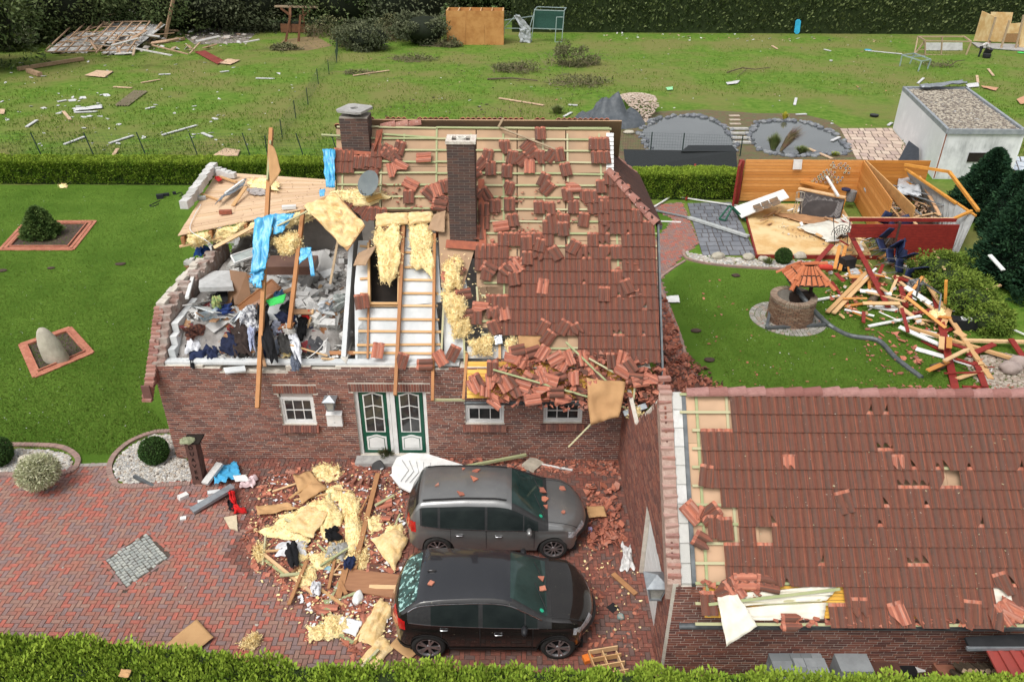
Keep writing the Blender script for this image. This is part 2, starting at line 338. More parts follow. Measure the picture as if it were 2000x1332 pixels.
def brick_wall(parent,O,X,Nn,length,top,holes=(),name='wall',mat=brick_m,limit=300,L=.25,H=.066,thick=.3,soldiers=(),bot=0,depthmat=mortar_m,minz=0.0):
 """O = lower left corner seen from outside, X = unit along, Nn = outward normal; top(u)=height; holes = (u0,u1,z0,z1); soldiers=(u0,u1,z0,z1)"""
 O=Vector(O);X=Vector(X);Nn=Vector(Nn);Z=Vector((0,0,1))
 bb=brick_base(L-.013,H-.0165,.035);me=bb.mesh('brick',[mat])
 sold=MB();sold.box(-.03,.03,0,.035,-.5,.5);sme=sold.mesh('soldier_brick',[mat])
 Rm=Matrix((X,-Nn,Z)).transposed()
 cells=[];row=0;z=bot+H/2
 offs=[0,.25,.5,.25,.75,.5,.25,0,.75]
 while z<12:
  off=offs[row%9]*L;u=-off+L/2;any_=False
  while u-L/2<length:
   a,b=max(0,u-L/2),min(length,u+L/2)
   segs=[(a,b)]
   for h in list(holes)+list(soldiers):
    if h[2]-.02<z<h[3]+.02:
     ns=[]
     for s0,s1 in segs:
      if h[1]<=s0 or h[0]>=s1:ns.append((s0,s1));continue
      if s0<h[0]:ns.append((s0,h[0]))
      if s1>h[1]:ns.append((h[1],s1))
     segs=ns
   for s0,s1 in segs:
    if s1-s0>.03 and z+H/2<=top((s0+s1)/2)+.01:cells.append(((s0+s1)/2,z,s1-s0));any_=True
   u+=L
  if not any_ and z>1:break
  z+=H;row+=1
 big=MB()
 def T(u,z,w,hs=1):
  p=O+X*u+Z*z+Nn*random.uniform(.004,.012)
  t=Rm.to_4x4();t=t@Matrix.Diagonal((w/L*1.0,1,hs,1));t.translation=p;return t
 def size(c):
  p=O+X*c[0]+Z*c[1];x,y=proj(p)
  if not(-20<x<2020 and-20<y<1350):return 1e9
  return(p-CP).length-(100 if c[2]>L*.9 else 0)
 cells.sort(key=size)
 wob=None
 wo=parent
 core=MB()
 us=sorted(set([0,length]+[h[i]for h in holes for i in(0,1)]+[length*k/60 for k in range(61)]))
 for a,b in zip(us,us[1:]):
  mid=(a+b)/2;t=top(mid);spans=[(bot,t)]
  for h in holes:
   if h[0]<mid<h[1]:
    ns=[]
    for s0,s1 in spans:
     if h[3]<=s0 or h[2]>=s1:ns.append((s0,s1));continue
     if s0<h[2]:ns.append((s0,h[2]))
     if s1>h[3]:ns.append((h[3],s1))
    spans=ns
  for s0,s1 in spans:
   p=[O+X*a+Z*s0,O+X*b+Z*s0,O+X*b-Nn*thick+Z*s0,O+X*a-Nn*thick+Z*s0]
   core.hexa(p+[q+Z*(s1-s0)for q in p])
 wo=core.build(name,depthmat,parent)
 for c in cells[:limit]:inst('brick',me,wo,T(*c))
 for c in cells[limit:]:
  t=T(*c);big.add([t@Vector(v)for v in bb.v],bb.f)
 if big.v:big.build('brickwork',mat,wo,kind='stuff')
 for s in soldiers:
  n=int((s[1]-s[0])/.07)
  for k in range(n):
   u=s[0]+(k+.5)*(s[1]-s[0])/n;p=O+X*u+Z*((s[2]+s[3])/2)+Nn*.012
   t=Rm.to_4x4()@Matrix.Diagonal((1,1,s[3]-s[2]-.012,1));t.translation=p
   inst('soldier_brick',sme,wo,t)
 return wo
HX0,HX1,HY0=-9.19,3.55,16.72
WT=2.95
RN=Vector((0,-1,1)).normalized()
RP0=Vector((0,HY0,WT+.04))
RY,RZ=21.75,WT+.04+(21.75-HY0)
def RP(px,py,off=0.0):return PL(px,py,RP0+RN*off,RN)
def RX(x,s,off=0.0):
 return Vector((x,HY0-.62,WT+.04-.62))+Vector((0,1,1)).normalized()*s+RN*off
def slope_of(p):return(p-Vector((p.x,HY0-.62,WT+.04-.62))).dot(Vector((0,1,1)).normalized())
house=thing('brick_house','red brick farmhouse with its roof half torn off by the storm','house')
def wx(px,py):return W(px,py,HY0)
def jag(x):
 if x<0.15:return WT+.03
 if 1.75<x<3.5:return WT-.13
 if 7.7<x<7.8:return WT-.12
 return WT+.03-.066*(int(x*1.7+3)%5==0)
def opening(x0,y0,x1,y1):
 a,b=W(x0,y0,HY0),W(x1,y1,HY0);return(a.x-HX0,b.x-HX0,b.z,a.z)
win1=opening(543,768,619,829);door=opening(690,766,838,874)
win2=opening(908,785,984,828);win3=opening(1062,783,1136,826)
door=(door[0],door[1],.14,door[3]+.02)
sol=[(o[0]-.12,o[1]+.12,o[3],o[3]+.24)for o in(win1,door)]
fw=brick_wall(house,(HX0,HY0,0),(1,0,0),(0,-1,0),HX1-HX0,jag,holes=[win1,door,win2,win3],soldiers=sol,name='front_wall')
sillb=MB();sillb.box(-.03,.03,-.1,.09,-.09,.09);sb_me=sillb.mesh('sill_brick',[brick_m])
def window(o,shut=True,bars=(2,1),shutter_h=.16):
 x0,x1,z0,z1=HX0+o[0],HX0+o[1],o[2],o[3];y=HY0+.06
 wn=bpy.data.objects.new('window',None);COL.objects.link(wn);wn.parent=house;wn.location=((x0+x1)/2,y,z0)
 def part(name,mb,mat):
  ob=mb.build(name,mat,wn);ob.location=-wn.location;return ob
 zt=z1-(shutter_h if shut else 0)
 f=MB();t=.06
 for a,b,c,d in((x0,x1,z0,z0+t),(x0,x1,zt-t,zt),(x0,x0+t,z0+t,zt-t),(x1-t,x1,z0+t,zt-t)):f.box(a,b,y-.01,y+.05,c,d)
 t2=.045;a0,a1,b0,b1=x0+t+.005,x1-t-.005,z0+t+.005,zt-t-.005
 for a,b,c,d in((a0,a1,b0,b0+t2),(a0,a1,b1-t2,b1),(a0,a0+t2,b0+t2,b1-t2),(a1-t2,a1,b0+t2,b1-t2)):f.box(a,b,y+.005,y+.045,c,d)
 part('window_frame',f,white_m)
 g=MB();g.box(a0,a1,y+.03,y+.04,b0,b1);part('pane',g,glass_m)
 for k in range(bars[0]):
  mbx=MB();x=a0+(a1-a0)*(k+1)/(bars[0]+1);mbx.box(x-.011,x+.011,y+.012,y+.029,b0+t2,b1-t2);part('glazing_bar',mbx,white_m)
 for k in range(bars[1]):
  mbx=MB();z=b0+(b1-b0)*(k+1)/(bars[1]+1);mbx.box(a0+t2,a1-t2,y+.008,y+.027,z-.011,z+.011);part('glazing_bar',mbx,white_m)
 if shut:
  for k in range(4):
   s=MB();h=shutter_h/4;s.box(x0+.03,x1-.03,y,y+.03,zt+h*k+.004,zt+h*(k+1)-.003);part('shutter_slat',s,M('shutter',(.5,.45,.42),(.42,.38,.35),sc=4))
 rv=MB()
 rv.box(x0-.001,x0+.001,HY0+.001,HY0+.28,z0,z1);dv=MB();dv.box(x0+.01,x1-.01,HY0+.16,HY0+.2,z0+.01,z1-.01);part('room_shade',dv,M('dark_room',(.05,.045,.04),(.02,.018,.016),sc=4))  # no cloth here: dark panel paints the unlit room behind the pane
 n=int((x1-x0+.14)/.068)
 for k in range(n):
  p=Vector((x0-.07+(k+.5)*(x1-x0+.14)/n,HY0-.02,z0-.11))-wn.location
  inst('sill_brick',sb_me,wn,Matrix.Translation(p)@Matrix.Rotation(R(-18),4,'X'))
 return wn
window(win1);window(win2,shutter_h=.14,bars=(2,0));window(win3,shut=False)
gdark=M('door_green',(.01,.075,.045),(.014,.09,.055),sc=5,rough=.35)
fd=bpy.data.objects.new('front_door',None);COL.objects.link(fd);fd.parent=house
X0,X1,Z0,Z1=HX0+door[0],HX0+door[1],door[2],door[3];y=HY0+.1
fd.location=((X0+X1)/2,y,Z0)
def dpart(name,mb,mat):
 ob=mb.build(name,mat,fd);ob.location=-fd.location;return ob
f=MB();t=.09
for a,b,c,d in((X0,X1,Z1-.07,Z1),(X0,X0+t,Z0,Z1-.07),(X1-t,X1,Z0,Z1-.07),((X0+X1)/2-.02,(X0+X1)/2+.1,Z0,Z1-.07)):f.box(a,b,y-.02,y+.06,c,d)
dpart('door_frame',f,white_m)
stp=MB();stp.box(X0-.1,X1+.1,HY0-.35,HY0+.3,0,Z0-.004);dpart('door_step',stp,conc_m)
def leaf(a,b,wide):
 l=MB();l.box(a,b,y,y+.05,Z0+.02,Z1-.08);dpart('door_leaf',l,gdark)
 w0,w1=a+.09,b-.09;zs=Z0+.72;zt=Z1-.16;zc=Z0+.12
 def arch(x):return.07*math.exp(-((x-(w0+w1)/2)/((w1-w0)*.28))**2)
 n=12
 def panel(m_,z0,zt_,dep,ar,inset=0):
  xs=[w0+inset+(w1-w0-2*inset)*k/n for k in range(n+1)]
  vs=[(x,y-dep,z0+inset)for x in xs]+[(x,y-dep,zt_-inset+arch(x)*ar)for x in xs]
  fs=[(k,k+1,n+2+k,n+1+k)for k in range(n)]
  m_.add(vs,fs)
  m_.add([(x,y+.03,z)for x,_,z in vs],[q[::-1]for q in fs])
  ring=list(range(n+1))+list(range(2*n+1,n,-1));K=len(ring)
  m_.add(vs+[(v[0],y+.03,v[2])for v in vs],[(ring[i],ring[i]+len(vs),ring[(i+1)%K]+len(vs),ring[(i+1)%K])for i in range(K)])
 q=MB();panel(q,zs,zt,.012,1);dpart('glazing_frame',q,white_m)
 q=MB();panel(q,zs,zt,.016,1,.035);dpart('pane',q,glass_m)
 q=MB();xm=(w0+w1)/2;q.box(xm-.012,xm+.012,y-.026,y-.012,zs+.03,zt+.03)
 for z in(zs+(zt-zs)*.36,zs+(zt-zs)*.68):
  for k in range(n):
   xa,xb=w0+.03+(w1-w0-.06)*k/n,w0+.03+(w1-w0-.06)*(k+1)/n
   q.beam((xa,y-.02,z+arch(xa)*.8),(xb,y-.02,z+arch(xb)*.8),.014,.022)
 dpart('glazing_bars',q,white_m)
 q=MB();panel(q,zc,zs-.16,.01,1);dpart('lower_panel',q,white_m)
 q=MB();panel(q,zc,zs-.16,.016,1,.05);dpart('panel_groove',q,gdark)
 q=MB();panel(q,zc,zs-.16,.022,1,.065);dpart('raised_panel',q,white_m)
xm=(X0+X1)/2
leaf(X0+.11,xm-.12,1);leaf(xm+.12,X1-.11,0)
q=MB();q.box(xm-.11,xm-.03,y-.01,y+.05,Z0+.02,Z1-.08);dpart('door_edge',q,white_m)
q=MB();q.tube([(xm-.13,y-.02,Z0+.95),(xm-.13,y-.07,Z0+.97),(xm-.13,y-.07,Z0+1.15),(xm-.13,y-.02,Z0+1.17)],.012);dpart('door_handle',q,black_m)
def lefttop(u):
 zz=WT+.05+u
 return min(zz,4.55)
LT=3.6
lg=brick_wall(house,(HX0,HY0+8.9,0),(0,-1,0),(-1,0,0),8.9,lambda u:min(WT+.05+(8.9-u),(4.1 if u>3.2 else 3.3)+.1*math.sin(u*9)),name='left_gable_wall',limit=60,depthmat=M('wall_core',(.4,.35,.31),(.25,.15,.12),sc=5,bump=1))
vb=MB();vb.box(-.12,.12,-.055,.055,-.035,.035);vme=vb.mesh('verge_brick',[M('verge_brick',(.3,.13,.1),(.4,.28,.24),sc=12,rnd=[(.3,.12,.09),(.36,.17,.13),(.26,.11,.09),(.4,.24,.2)],bump=.6)])
core=MB()
for k in range(23):
 s=-.62+k*.078
 p=Vector((HX0-.02,HY0+s,WT+.02+s))
 inst('verge_brick',vme,lg,Matrix.Translation(p+Vector((random.uniform(-.015,.015),0,0)))@Matrix.Rotation(random.uniform(-.08,.08),4,'Z'))
for k in range(11):
 s=-.62+k*.062;core.box(HX0-.1,HX0+.11,HY0+s,HY0+s+.06,WT-.38+(-.0 if k>3 else.1*(3-k)*.6),WT+s-.02)
core.build('verge_corbel',brick_m,lg)
cap=MB()
for k in range(9):
 y0=HY0+1.2+k*.34;cap.box(HX0-.14,HX0+.08,y0,y0+.3,4.06+random.uniform(-.02,.04),4.15+random.uniform(-.03,.05))
cap.build('broken_mortar_bed',mortar_m,lg)
bl=MB();bl.box(-.24,.24,-.085,.085,-.12,.12);blme_w=bl.mesh('block',[plaster_m])
for j in range(9):
 z=2.9+j*.25
 for k in range(9):
  yy=HY0+.3+k*.5+(j%2)*.25
  if z+.1>WT-.1+(yy-HY0)*1.0 or(z>3.75-.28*max(0,k-3)):continue
  inst('block',blme_w,lg,Matrix.Translation((HX0+.42,yy,z))@Matrix.Rotation(math.pi/2+random.uniform(-.03,.03),4,'Z'))
rg=brick_wall(house,(HX1,HY0,0),(0,1,0),(1,0,0),10.06,lambda u:WT+min(u,10.06-u,2.75)-.05,name='right_gable_wall',limit=10)
bw=MB();bw.box(HX0+.31,HX1-.3,HY0+9.76,HY0+10.06,0,WT);bw.build('rear_wall',brick_m,house)
fl=MB();fl.box(HX0+.31,HX1-.31,HY0+.31,HY0+9.7,2.38,2.6);fl.build('upper_floor',conc_m,house)
kw=MB();kw.box(HX0+.3,-1.35,HY0+.06,HY0+.28,WT+.03,WT+.1);kw.build('ring_beam',plaster_m,house)
TW,TG,TL=.30,.345,.42
def tile_mesh(broken=0,under=True,TWx=.30):
 """double-roll tile; origin at upper middle, lies in local xy (x across, -y down the slope, z out)"""
 mb=MB();n=12
 xs=[-TWx/2+TWx*k/n for k in range(n+1)]
 def hgt(x):
  u=((x+TWx/2)/(TWx/2))%1.0 if x<TWx/2-1e-6 else 0.0
  return.040*math.sin(math.pi*min(1,u*1.12))**.7 if u<.89 else 0
 ys=[0,-.06,-TL]
 def ymin(x):
  if broken==1:return-TL+max(0,x*1.5)
  if broken==2:return-TL+max(0,(-.03-x)*1.9)
  if broken==4:return-TL+max(0,.17-abs(x-.03)*3)
  if broken==3:return-TL*.7+.05*math.sin(x*40+1)
  return-TL
 P=[]
 for y in ys:
  for x in xs:P.append((x,max(y,ymin(x)),hgt(x)+.012+(0.004 if y==ys[0]else 0)))
 Q=[(x,y,z-.016)for x,y,z in P]
 N1=n+1
 for k in range(n):
  seg=(k%(n//2))/(n//2)
  mb.add([],[]);
  for r,mm in((0,2),(1,1 if seg>=.45 else 0)):
   a=r*N1+k
   mb.v+=[P[a],P[a+1],P[a+N1+1],P[a+N1]];o=len(mb.v);mb.f.append((o-1,o-2,o-3,o-4));mb.m.append(mm)
 o=len(mb.v);mb.v+=P+Q
 L_=len(P)
 for k in range(n):
  a=2*N1+k;mb.f.append((o+a,o+a+1,o+a+1+L_,o+a+L_)[::-1]);mb.m.append(2 if broken else 0)
  if under:mb.f.append((o+L_+k,o+L_+k+1,o+L_+2*N1+k+1,o+L_+2*N1+k));mb.m.append(2)
  mb.f.append((o+k,o+k+1,o+k+1+L_,o+k+L_));mb.m.append(2)
 for c in(0,n):
  a,b=c,c+2*N1;q=(o+a,o+b,o+b+L_,o+a+L_);mb.f.append(q if c else q[::-1]);mb.m.append(2)
 return mb
TM=[tile_m,tilered_m,terra_m]
tmb=[tile_mesh(b,under=False)for b in range(5)]
tme=[t.mesh('roof_tile',TM)for t in tmb]
loose=[tile_mesh(b)for b in range(4)]
lme=[t.mesh('loose_tile',TM)for t in loose]
fresh=[tile_mesh(b).mesh('loose_tile',[terra_m,terra_m,terra_m])for b in range(4)]
def slopeM(p,rot=0,tilt=0,lift=0):
 """matrix: local x = world x, local y = up the 45 degree slope, z = normal"""
 Y=Vector((0,1,1)).normalized();X=Vector((1,0,0));Mx=Matrix((X,Y,RN)).transposed().to_4x4();Mx.translation=p+RN*lift
 return Mx@Matrix.Rotation(rot,4,'Z')@Matrix.Rotation(tilt,4,'X')
LAP=R(-4.5)
def lay_tiles(parent,PT,xs,rows,present,limit=300,name='roof_tile',state=None):
 """PT(x,s) -> point on slope, present(px,py,i,j) -> False/True/'b1'.."""
 cells=[]
 for j in rows:
  for i,x in enumerate(xs):
   p=PT(x,(j+1)*TGX);c=PT(x,(j+.5)*TGX);px,py=proj(c)
   r=present(px,py,i,j)
   if r is False:continue
   cells.append((p,{True:0,'b1':1,'b2':2,'b3':3,'b4':4}[r],(c-CP).length))
 cells.sort(key=lambda c:c[2])
 big=MB()
 for k,(p,b,_)in enumerate(cells):
  T=slopeM(p+RN*random.uniform(0,.004),random.uniform(-.012,.012),LAP+random.uniform(-.006,.006),.03)
  if k<limit:inst(name,tme[b],parent,T)
  else:
   o=len(big.v);big.v+=[T@Vector(v)for v in tmb[b].v];big.f+=[tuple(q+o for q in f)for f in tmb[b].f];big.m+=tmb[b].m
 if big.v:big.build('roof_tiles',TM,parent,kind='stuff')
 return cells
roof=bpy.data.objects.new('roof',None);COL.objects.link(roof);roof.parent=house
TGX=.352
XR=3.80
SR=(RY-(HY0-.62))*math.sqrt(2)
nrow=int(SR/TGX)
def Rx(px,py):return RP(px,py)
def rpoly(name,pts,mat,off,th=.02,parent=roof):
 mb=MB();mb.slab([RP(x,y,off)for x,y in pts],th);return mb.build(name,mat,parent)
A_=RP(1195,338);B_=RP(1281,437)
tops=252
sheet_edges=[656,738,852,1010,1105,1192]
def sheet(x0,x1,y0,y1,pts=None):rpoly('roof_underlay',pts or[(x0+1,y0),(x1-1,y0),(x1-1,y1),(x0+1,y1)],fibre_m,-.03,.012)
for x0,x1,y1 in((656,745,410),(745,852,412),(852,930,430)):
 for a,b in((252,325),(326,y1)):sheet(x0,x1,a,b)
for x0,x1 in((930,1010),(1010,1105)):
 for a,b in((252,340),(341,430),(431,520),(521,612),(613,640)):sheet(x0,x1,a,b)
for a,b,xr in((252,338,1190),):
 sheet(1105,1192,a,b)
sheet(0,0,0,0,[(1106,340),(1196,340),(1279,438),(1280,470),(1106,470)])
for a,b in((471,560),(561,645),(646,700)):sheet(1106,1284,a,b)
sheet(0,0,0,0,[(855,431),(929,431),(929,480),(905,560),(905,600),(862,560)])
sheet(1008,1110,641,702)
sheet(0,0,0,0,[(930,560),(1008,560),(1008,640),(960,640),(930,600)])
def rline(name,mat,a,b,w_,h_,off,parent=roof,ext=0):
 P,Q=RP(*a,off),RP(*b,off);mb=MB();mb.beam(P,Q,w_,h_,up=RN);return mb.build(name,mat,parent)
for x0,x1,y0,y1 in((670,668,262,415),(746,742,262,412),(790,788,262,300),(853,852,250,412),(920,915,262,275),(983,985,262,640),(1060,1065,258,560),(1108,1112,262,560),(1170,1178,262,420),(931,938,560,640),(1200,1215,345,700),(1060,1068,560,700)):
 rline('counter_batten',green_m,(x0,y0),(x1,y1),.05,.03,-.012)
def batten_rows():
 for j in range(1,nrow+1):
  p=RX(0,j*TGX-.02);_,y=proj(p)
  yield j,y
for j,y in batten_rows():
 if y>700:continue
 xl=658 if y<412 else(932 if y<470 else 945)
 xr=1190 if y<338 else min(1283,1195+(y-338)*.86)
 if y>560:xl=940
 if y>655:xl=1010
 cuts=sorted([xl,xr]+[c for c in(740,852,985,1110)if xl+20<c<xr-20])
 for a,b in zip(cuts,cuts[1:]):
  P=RX(0,j*TGX-.02);pa=RP(a,y,.012);pb=RP(b,y,.012)
  pa.y=pb.y=P.y+RN.y*.02;pa.z=pb.z=P.z+RN.z*.02
  pb.z+=random.uniform(-.02,.02)
  mb=MB();mb.beam(pa,pb,.05,.03,up=RN);mb.build('batten',green_m,roof)
rline('ridge_batten',green_m,(852,250),(1194,253),.05,.06,.0)
rline('ridge_batten',green_m,(738,262),(852,270),.05,.04,.0)
RNG=[(655,702,1118,1290),(625,655,975,1290),(598,625,962,1290),(570,598,948,1290),(545,570,985,1290),(520,545,972,1290),(496,520,925,1290),(472,496,922,1000),(472,496,1020,1290),(447,472,968,1092),(447,472,1150,1290),(424,447,1064,1110),(424,447,1170,1290),(400,424,1166,1290),(376,400,1160,1270),(350,376,1180,1235)]
HOLE=[(1208,505),(1140,545),(1196,560),(1225,565),(1250,590),(1205,635),(1130,480),(1090,484),(1210,478),(1180,455),(1225,450),(1252,640),(1236,545),(1175,480),(1200,475),(1155,500)]
def pres_main(px,py,i,j):
 if px>1196 and py<345+(px-1196)*1.16:return False
 ok=any(a<=py<b and c<=px<=d for a,b,c,d in RNG)
 if not ok:return False
 for hx,hy in HOLE:
  if abs(px-hx)<11.5 and abs(py-hy)<12.5:
   return random.choice(['b1','b2',False,'b3','b4','b4'])
 return True
xs_main=[XR-.15-TW*k for k in range(30)]
main_cells=lay_tiles(roof,RX,xs_main,range(-1,nrow),pres_main,name='roof_tile')
def pres_ul(px,py,i,j):
 return(660<px<700 and 345<py<412)
lay_tiles(roof,RX,[x-0.05 for x in xs_main],range(nrow-8,nrow),lambda a,b,c,d:(656<a<702 and 292<b<330),limit=50)
fs=MB();
fs.slab([Vector((-4.6,RY+.02,RZ-.03)),Vector((HX1-.5,RY+.02,RZ-.03)),Vector((HX1+.2,HY0+10.6,WT-.6)),Vector((-4.6,HY0+10.6,WT-.6))],.03);fs.build('far_slope_underlay',fibre_m,roof)
Yb=Vector((0,-1,1)).normalized();nb=Vector((0,1,1)).normalized()
mbk=MB()
for j in range(0,3):
 for k in range(26):
  x=XR-1.1-.15-TW*k
  if random.random()<.35 and j==0:continue
  T=Matrix((Vector((-1,0,0)),Yb,nb)).transposed().to_4x4();T.translation=Vector((x,RY+.05+j*.25,RZ-.0-j*.25))+nb*.0
  T=T@Matrix.Rotation(LAP,4,'X')
  o=len(mbk.v);mbk.v+=[T@Vector(v)for v in tmb[0].v];mbk.f+=[tuple(q+o for q in f)for f in tmb[0].f];mbk.m+=tmb[0].m
mbk.build('far_slope_tiles',TM,roof,kind='stuff')
hipA,hipB=A_.copy(),B_.copy()
def mir(p):return Vector((p.x,2*RY-p.y,p.z))
hipn=(hipB-hipA).cross(mir(hipA)-hipA).normalized()
if hipn.x<0:hipn=-hipn
hp=MB();hp.slab([hipA,hipB,mir(hipB),mir(hipA)],.04);
hp.build('hip_underlay',fibre_m,roof)
down=(hipB-hipA);down-=Vector((0,1,0))*down.dot(Vector((0,1,0)));dl=down.length;down.normalize()
hl=MB();nr=int(dl/.3)+1
hb=MB()
for r in range(nr):
 t0=r/nr;s=dl*t0
 ya=hipA.y+(hipB.y-hipA.y)*(t0+.5/nr);yb=2*RY-ya
 k=0;y=ya
 while y<yb:
  p=Vector((hipA.x,y,hipA.z))+down*s+hipn*.03
  X=Vector((0,1,0));Yv=-down;T=Matrix((X,Yv,X.cross(Yv))).transposed().to_4x4();T.translation=p
  T=T@Matrix.Rotation(R(-4),4,'X')
  o=len(hb.v);hb.v+=[T@Vector(v)for v in tmb[0].v];hb.f+=[tuple(q+o for q in f)for f in tmb[0].f];hb.m+=[0]*len(tmb[0].m)
  y+=.3
hb.build('hip_tiles',[darkred_m],roof,kind='stuff')
for k in range(9):
 P,Q=RP(1191,262+k*8.6,-.04),RP(1191,269+k*8.6,-.04);mb=MB();mb.beam(P,Q,.2,.1,up=RN);mb.build('gable_block',white_m,roof)
def halfround(L=.42,r0=.12,r1=.145,arc=math.pi*.95,n=8):
 mb=MB()
 def f(u,v,dr=0):
  r=r0+(r1-r0)*u+dr;a=(v-.5)*arc;return(r*math.sin(a),-u*L,r*math.cos(a)-.06)
 mb.grid(lambda u,v:f(u,v),1,n,0,True);mb.grid(lambda u,v:f(u,v,-.015),1,n,1)
 for u in(0,1):
  vs=[f(u,k/n)for k in range(n+1)]+[f(u,k/n,-.015)for k in range(n+1)]
  mb.add(vs,[(k,k+1,n+2+k,n+1+k)if u else(n+1+k,n+2+k,k+1,k)for k in range(n)],1)
 return mb
ridge_m=M('ridge_tile_weathered',(.26,.11,.085),(.36,.2,.16),sc=8,rnd=[(.27,.11,.08),(.3,.13,.1),(.22,.09,.07),(.33,.16,.12)],bump=.5,speck=((.55,.5,.46),.66),spsc=18)
hrm=halfround();hme=hrm.mesh('ridge_tile',[ridge_m,terra_m])
def ridge_line(a,b,parent,n=None,me=hme,jit=.03,up=Vector((0,0,1)),name='ridge_tile',step=.36):
 a=Vector(a);b=Vector(b);d=(b-a);L=d.length;d.normalize();n=n or int(L/step)
 x=d.cross(up).normalized();z=x.cross(d)
 for k in range(n):
  Mx=Matrix((-x,-d,z)).transposed().to_4x4();Mx.translation=a+d*(k*L/n)
  Mx=Matrix((x,-d,z)).transposed().to_4x4()if False else Mx
  inst(name,me,parent,Mx@Matrix.Rotation(random.uniform(-jit,jit),4,'Z')@Matrix.Rotation(R(-4)+random.uniform(-jit,jit)*.5,4,'X'))
ridge_line(hipA+Vector((-.1,0,.1)),hipB+Vector((0,-.05,.03)),roof,name='hip_tile')
ridge_line(mir(hipA)+Vector((0,0,.02)),mir(hipB),roof,name='hip_tile')
for k in range(2):pass
mb=MB();mb.beam(RX(XR+.03,.1,-.02),hipB+Vector((.06,0,-.05)),.05,.16,up=RN);mb.build('barge_board',dgrey_m,roof)
mb=MB();mb.beam(hipB+Vector((.1,-.1,-.08)),mir(hipB)+Vector((.1,.1,-.08)),.12,.1);mb.build('hip_gutter',dgrey_m,roof)
ridge_line(RP(742,249,.05)+Vector((0,.15,0)),RP(818,243,.05)+Vector((0,.15,0)),roof,n=3)
rline('rafter',beam_m,(789,432),(772,772),.085,.14,-.02)
rline('rafter',beam_m,(849,458),(845,783),.075,.14,-.02)
rline('rafter',beam_m,(722,470),(718,700),.05,.06,-.1)
rline('rafter',beam_m,(905,470),(862,482),.05,.06,-.1)
rline('rafter',beam_m,(912,690),(905,780),.07,.12,-.06)
rline('rafter',wood_m,(976,668),(976,702),.07,.12,-.06)
rline('rafter',green_m,(868,560),(862,690),.05,.05,-.03)
rline('rafter',green_m,(905,640),(908,712),.05,.05,-.03)
def ceil(pts):return rpoly('ceiling_board',pts,plaster_m,-.16,.02)
ceil([(700,470),(722,470),(722,700),(694,704),(692,560)])
ceil([(781,600),(852,592),(862,706),(698,706),(700,640),(722,602),(780,602)])
ceil([(792,486),(856,500),(862,590),(782,598)])
ceil([(866,480),(900,482),(912,560),(905,700),(868,700),(864,560)])
ceil([(793,440),(850,440),(855,498),(793,484)])
rpoly('roof_window_opening',[(724,478),(779,482),(777,590),(723,588)],darkin_m,-.5,.02)
for a,b in(((720,476),(722,594)),((722,594),(780,594)),((780,478),(779,594))):
 rline('opening_trimmer',wood_m,a,b,.06,.16,-.09)
for y,xa,xb in((482,703,722),(510,703,722),(545,703,722),(574,703,722),(492,790,850),(522,790,850),(548,788,850),(574,786,856),(598,702,855),(624,700,858),(648,700,862),(673,697,862),(500,862,905),(520,862,900),(690,690,862)):
 rline('ceiling_lath',wood_m,(xa,y+random.uniform(-1.5,1.5)),(xb,y+random.uniform(-1.5,1.5)),.06,.025,-.12)
rline('wall_plate',beam_m,(310,690),(500,690),.1,.1,-.35);rline('wall_plate',beam_m,(590,690),(905,690),.1,.1,-.35)
for k in range(9):
 y0,y1=706+k*8,706+(k+1)*8-.7
 rpoly('eave_board',[(912,y0),(1240,y0),(1240,y1),(912,y1)],yellow_m,-.035,.02)
rpoly('eave_board_end',[(1112,700),(1240,700),(1240,706),(1112,706)],yellow_m,-.035,.02)
mb=MB();mb.beam(RP(845,781,-.06),RP(908,781,-.06),.05,.05);mb.build('eave_lath',green_m,roof)
def gutter(a,b,parent,r=.065,mat=dgrey_m):
 mb=MB();a=Vector(a);b=Vector(b);d=(b-a).normalized();x=d.cross(Vector((0,0,1))).normalized();n=8
 f=lambda u,v,dr=0:a+(b-a)*u+x*((r+dr)*math.cos(math.pi*v))-Vector((0,0,1))*((r+dr)*math.sin(math.pi*v))
 mb.grid(lambda u,v:f(u,v),1,n);mb.grid(lambda u,v:f(u,v,-.008),1,n,0,True)
 return mb.build('gutter',mat,parent)
gutter(RX(-1.2,-.02,-.1),RX(2.95,-.02,-.1),roof)
rpoly('knee_wall_top',[(912,676),(1010,676),(1010,700),(912,700)],plaster_m,-.14)
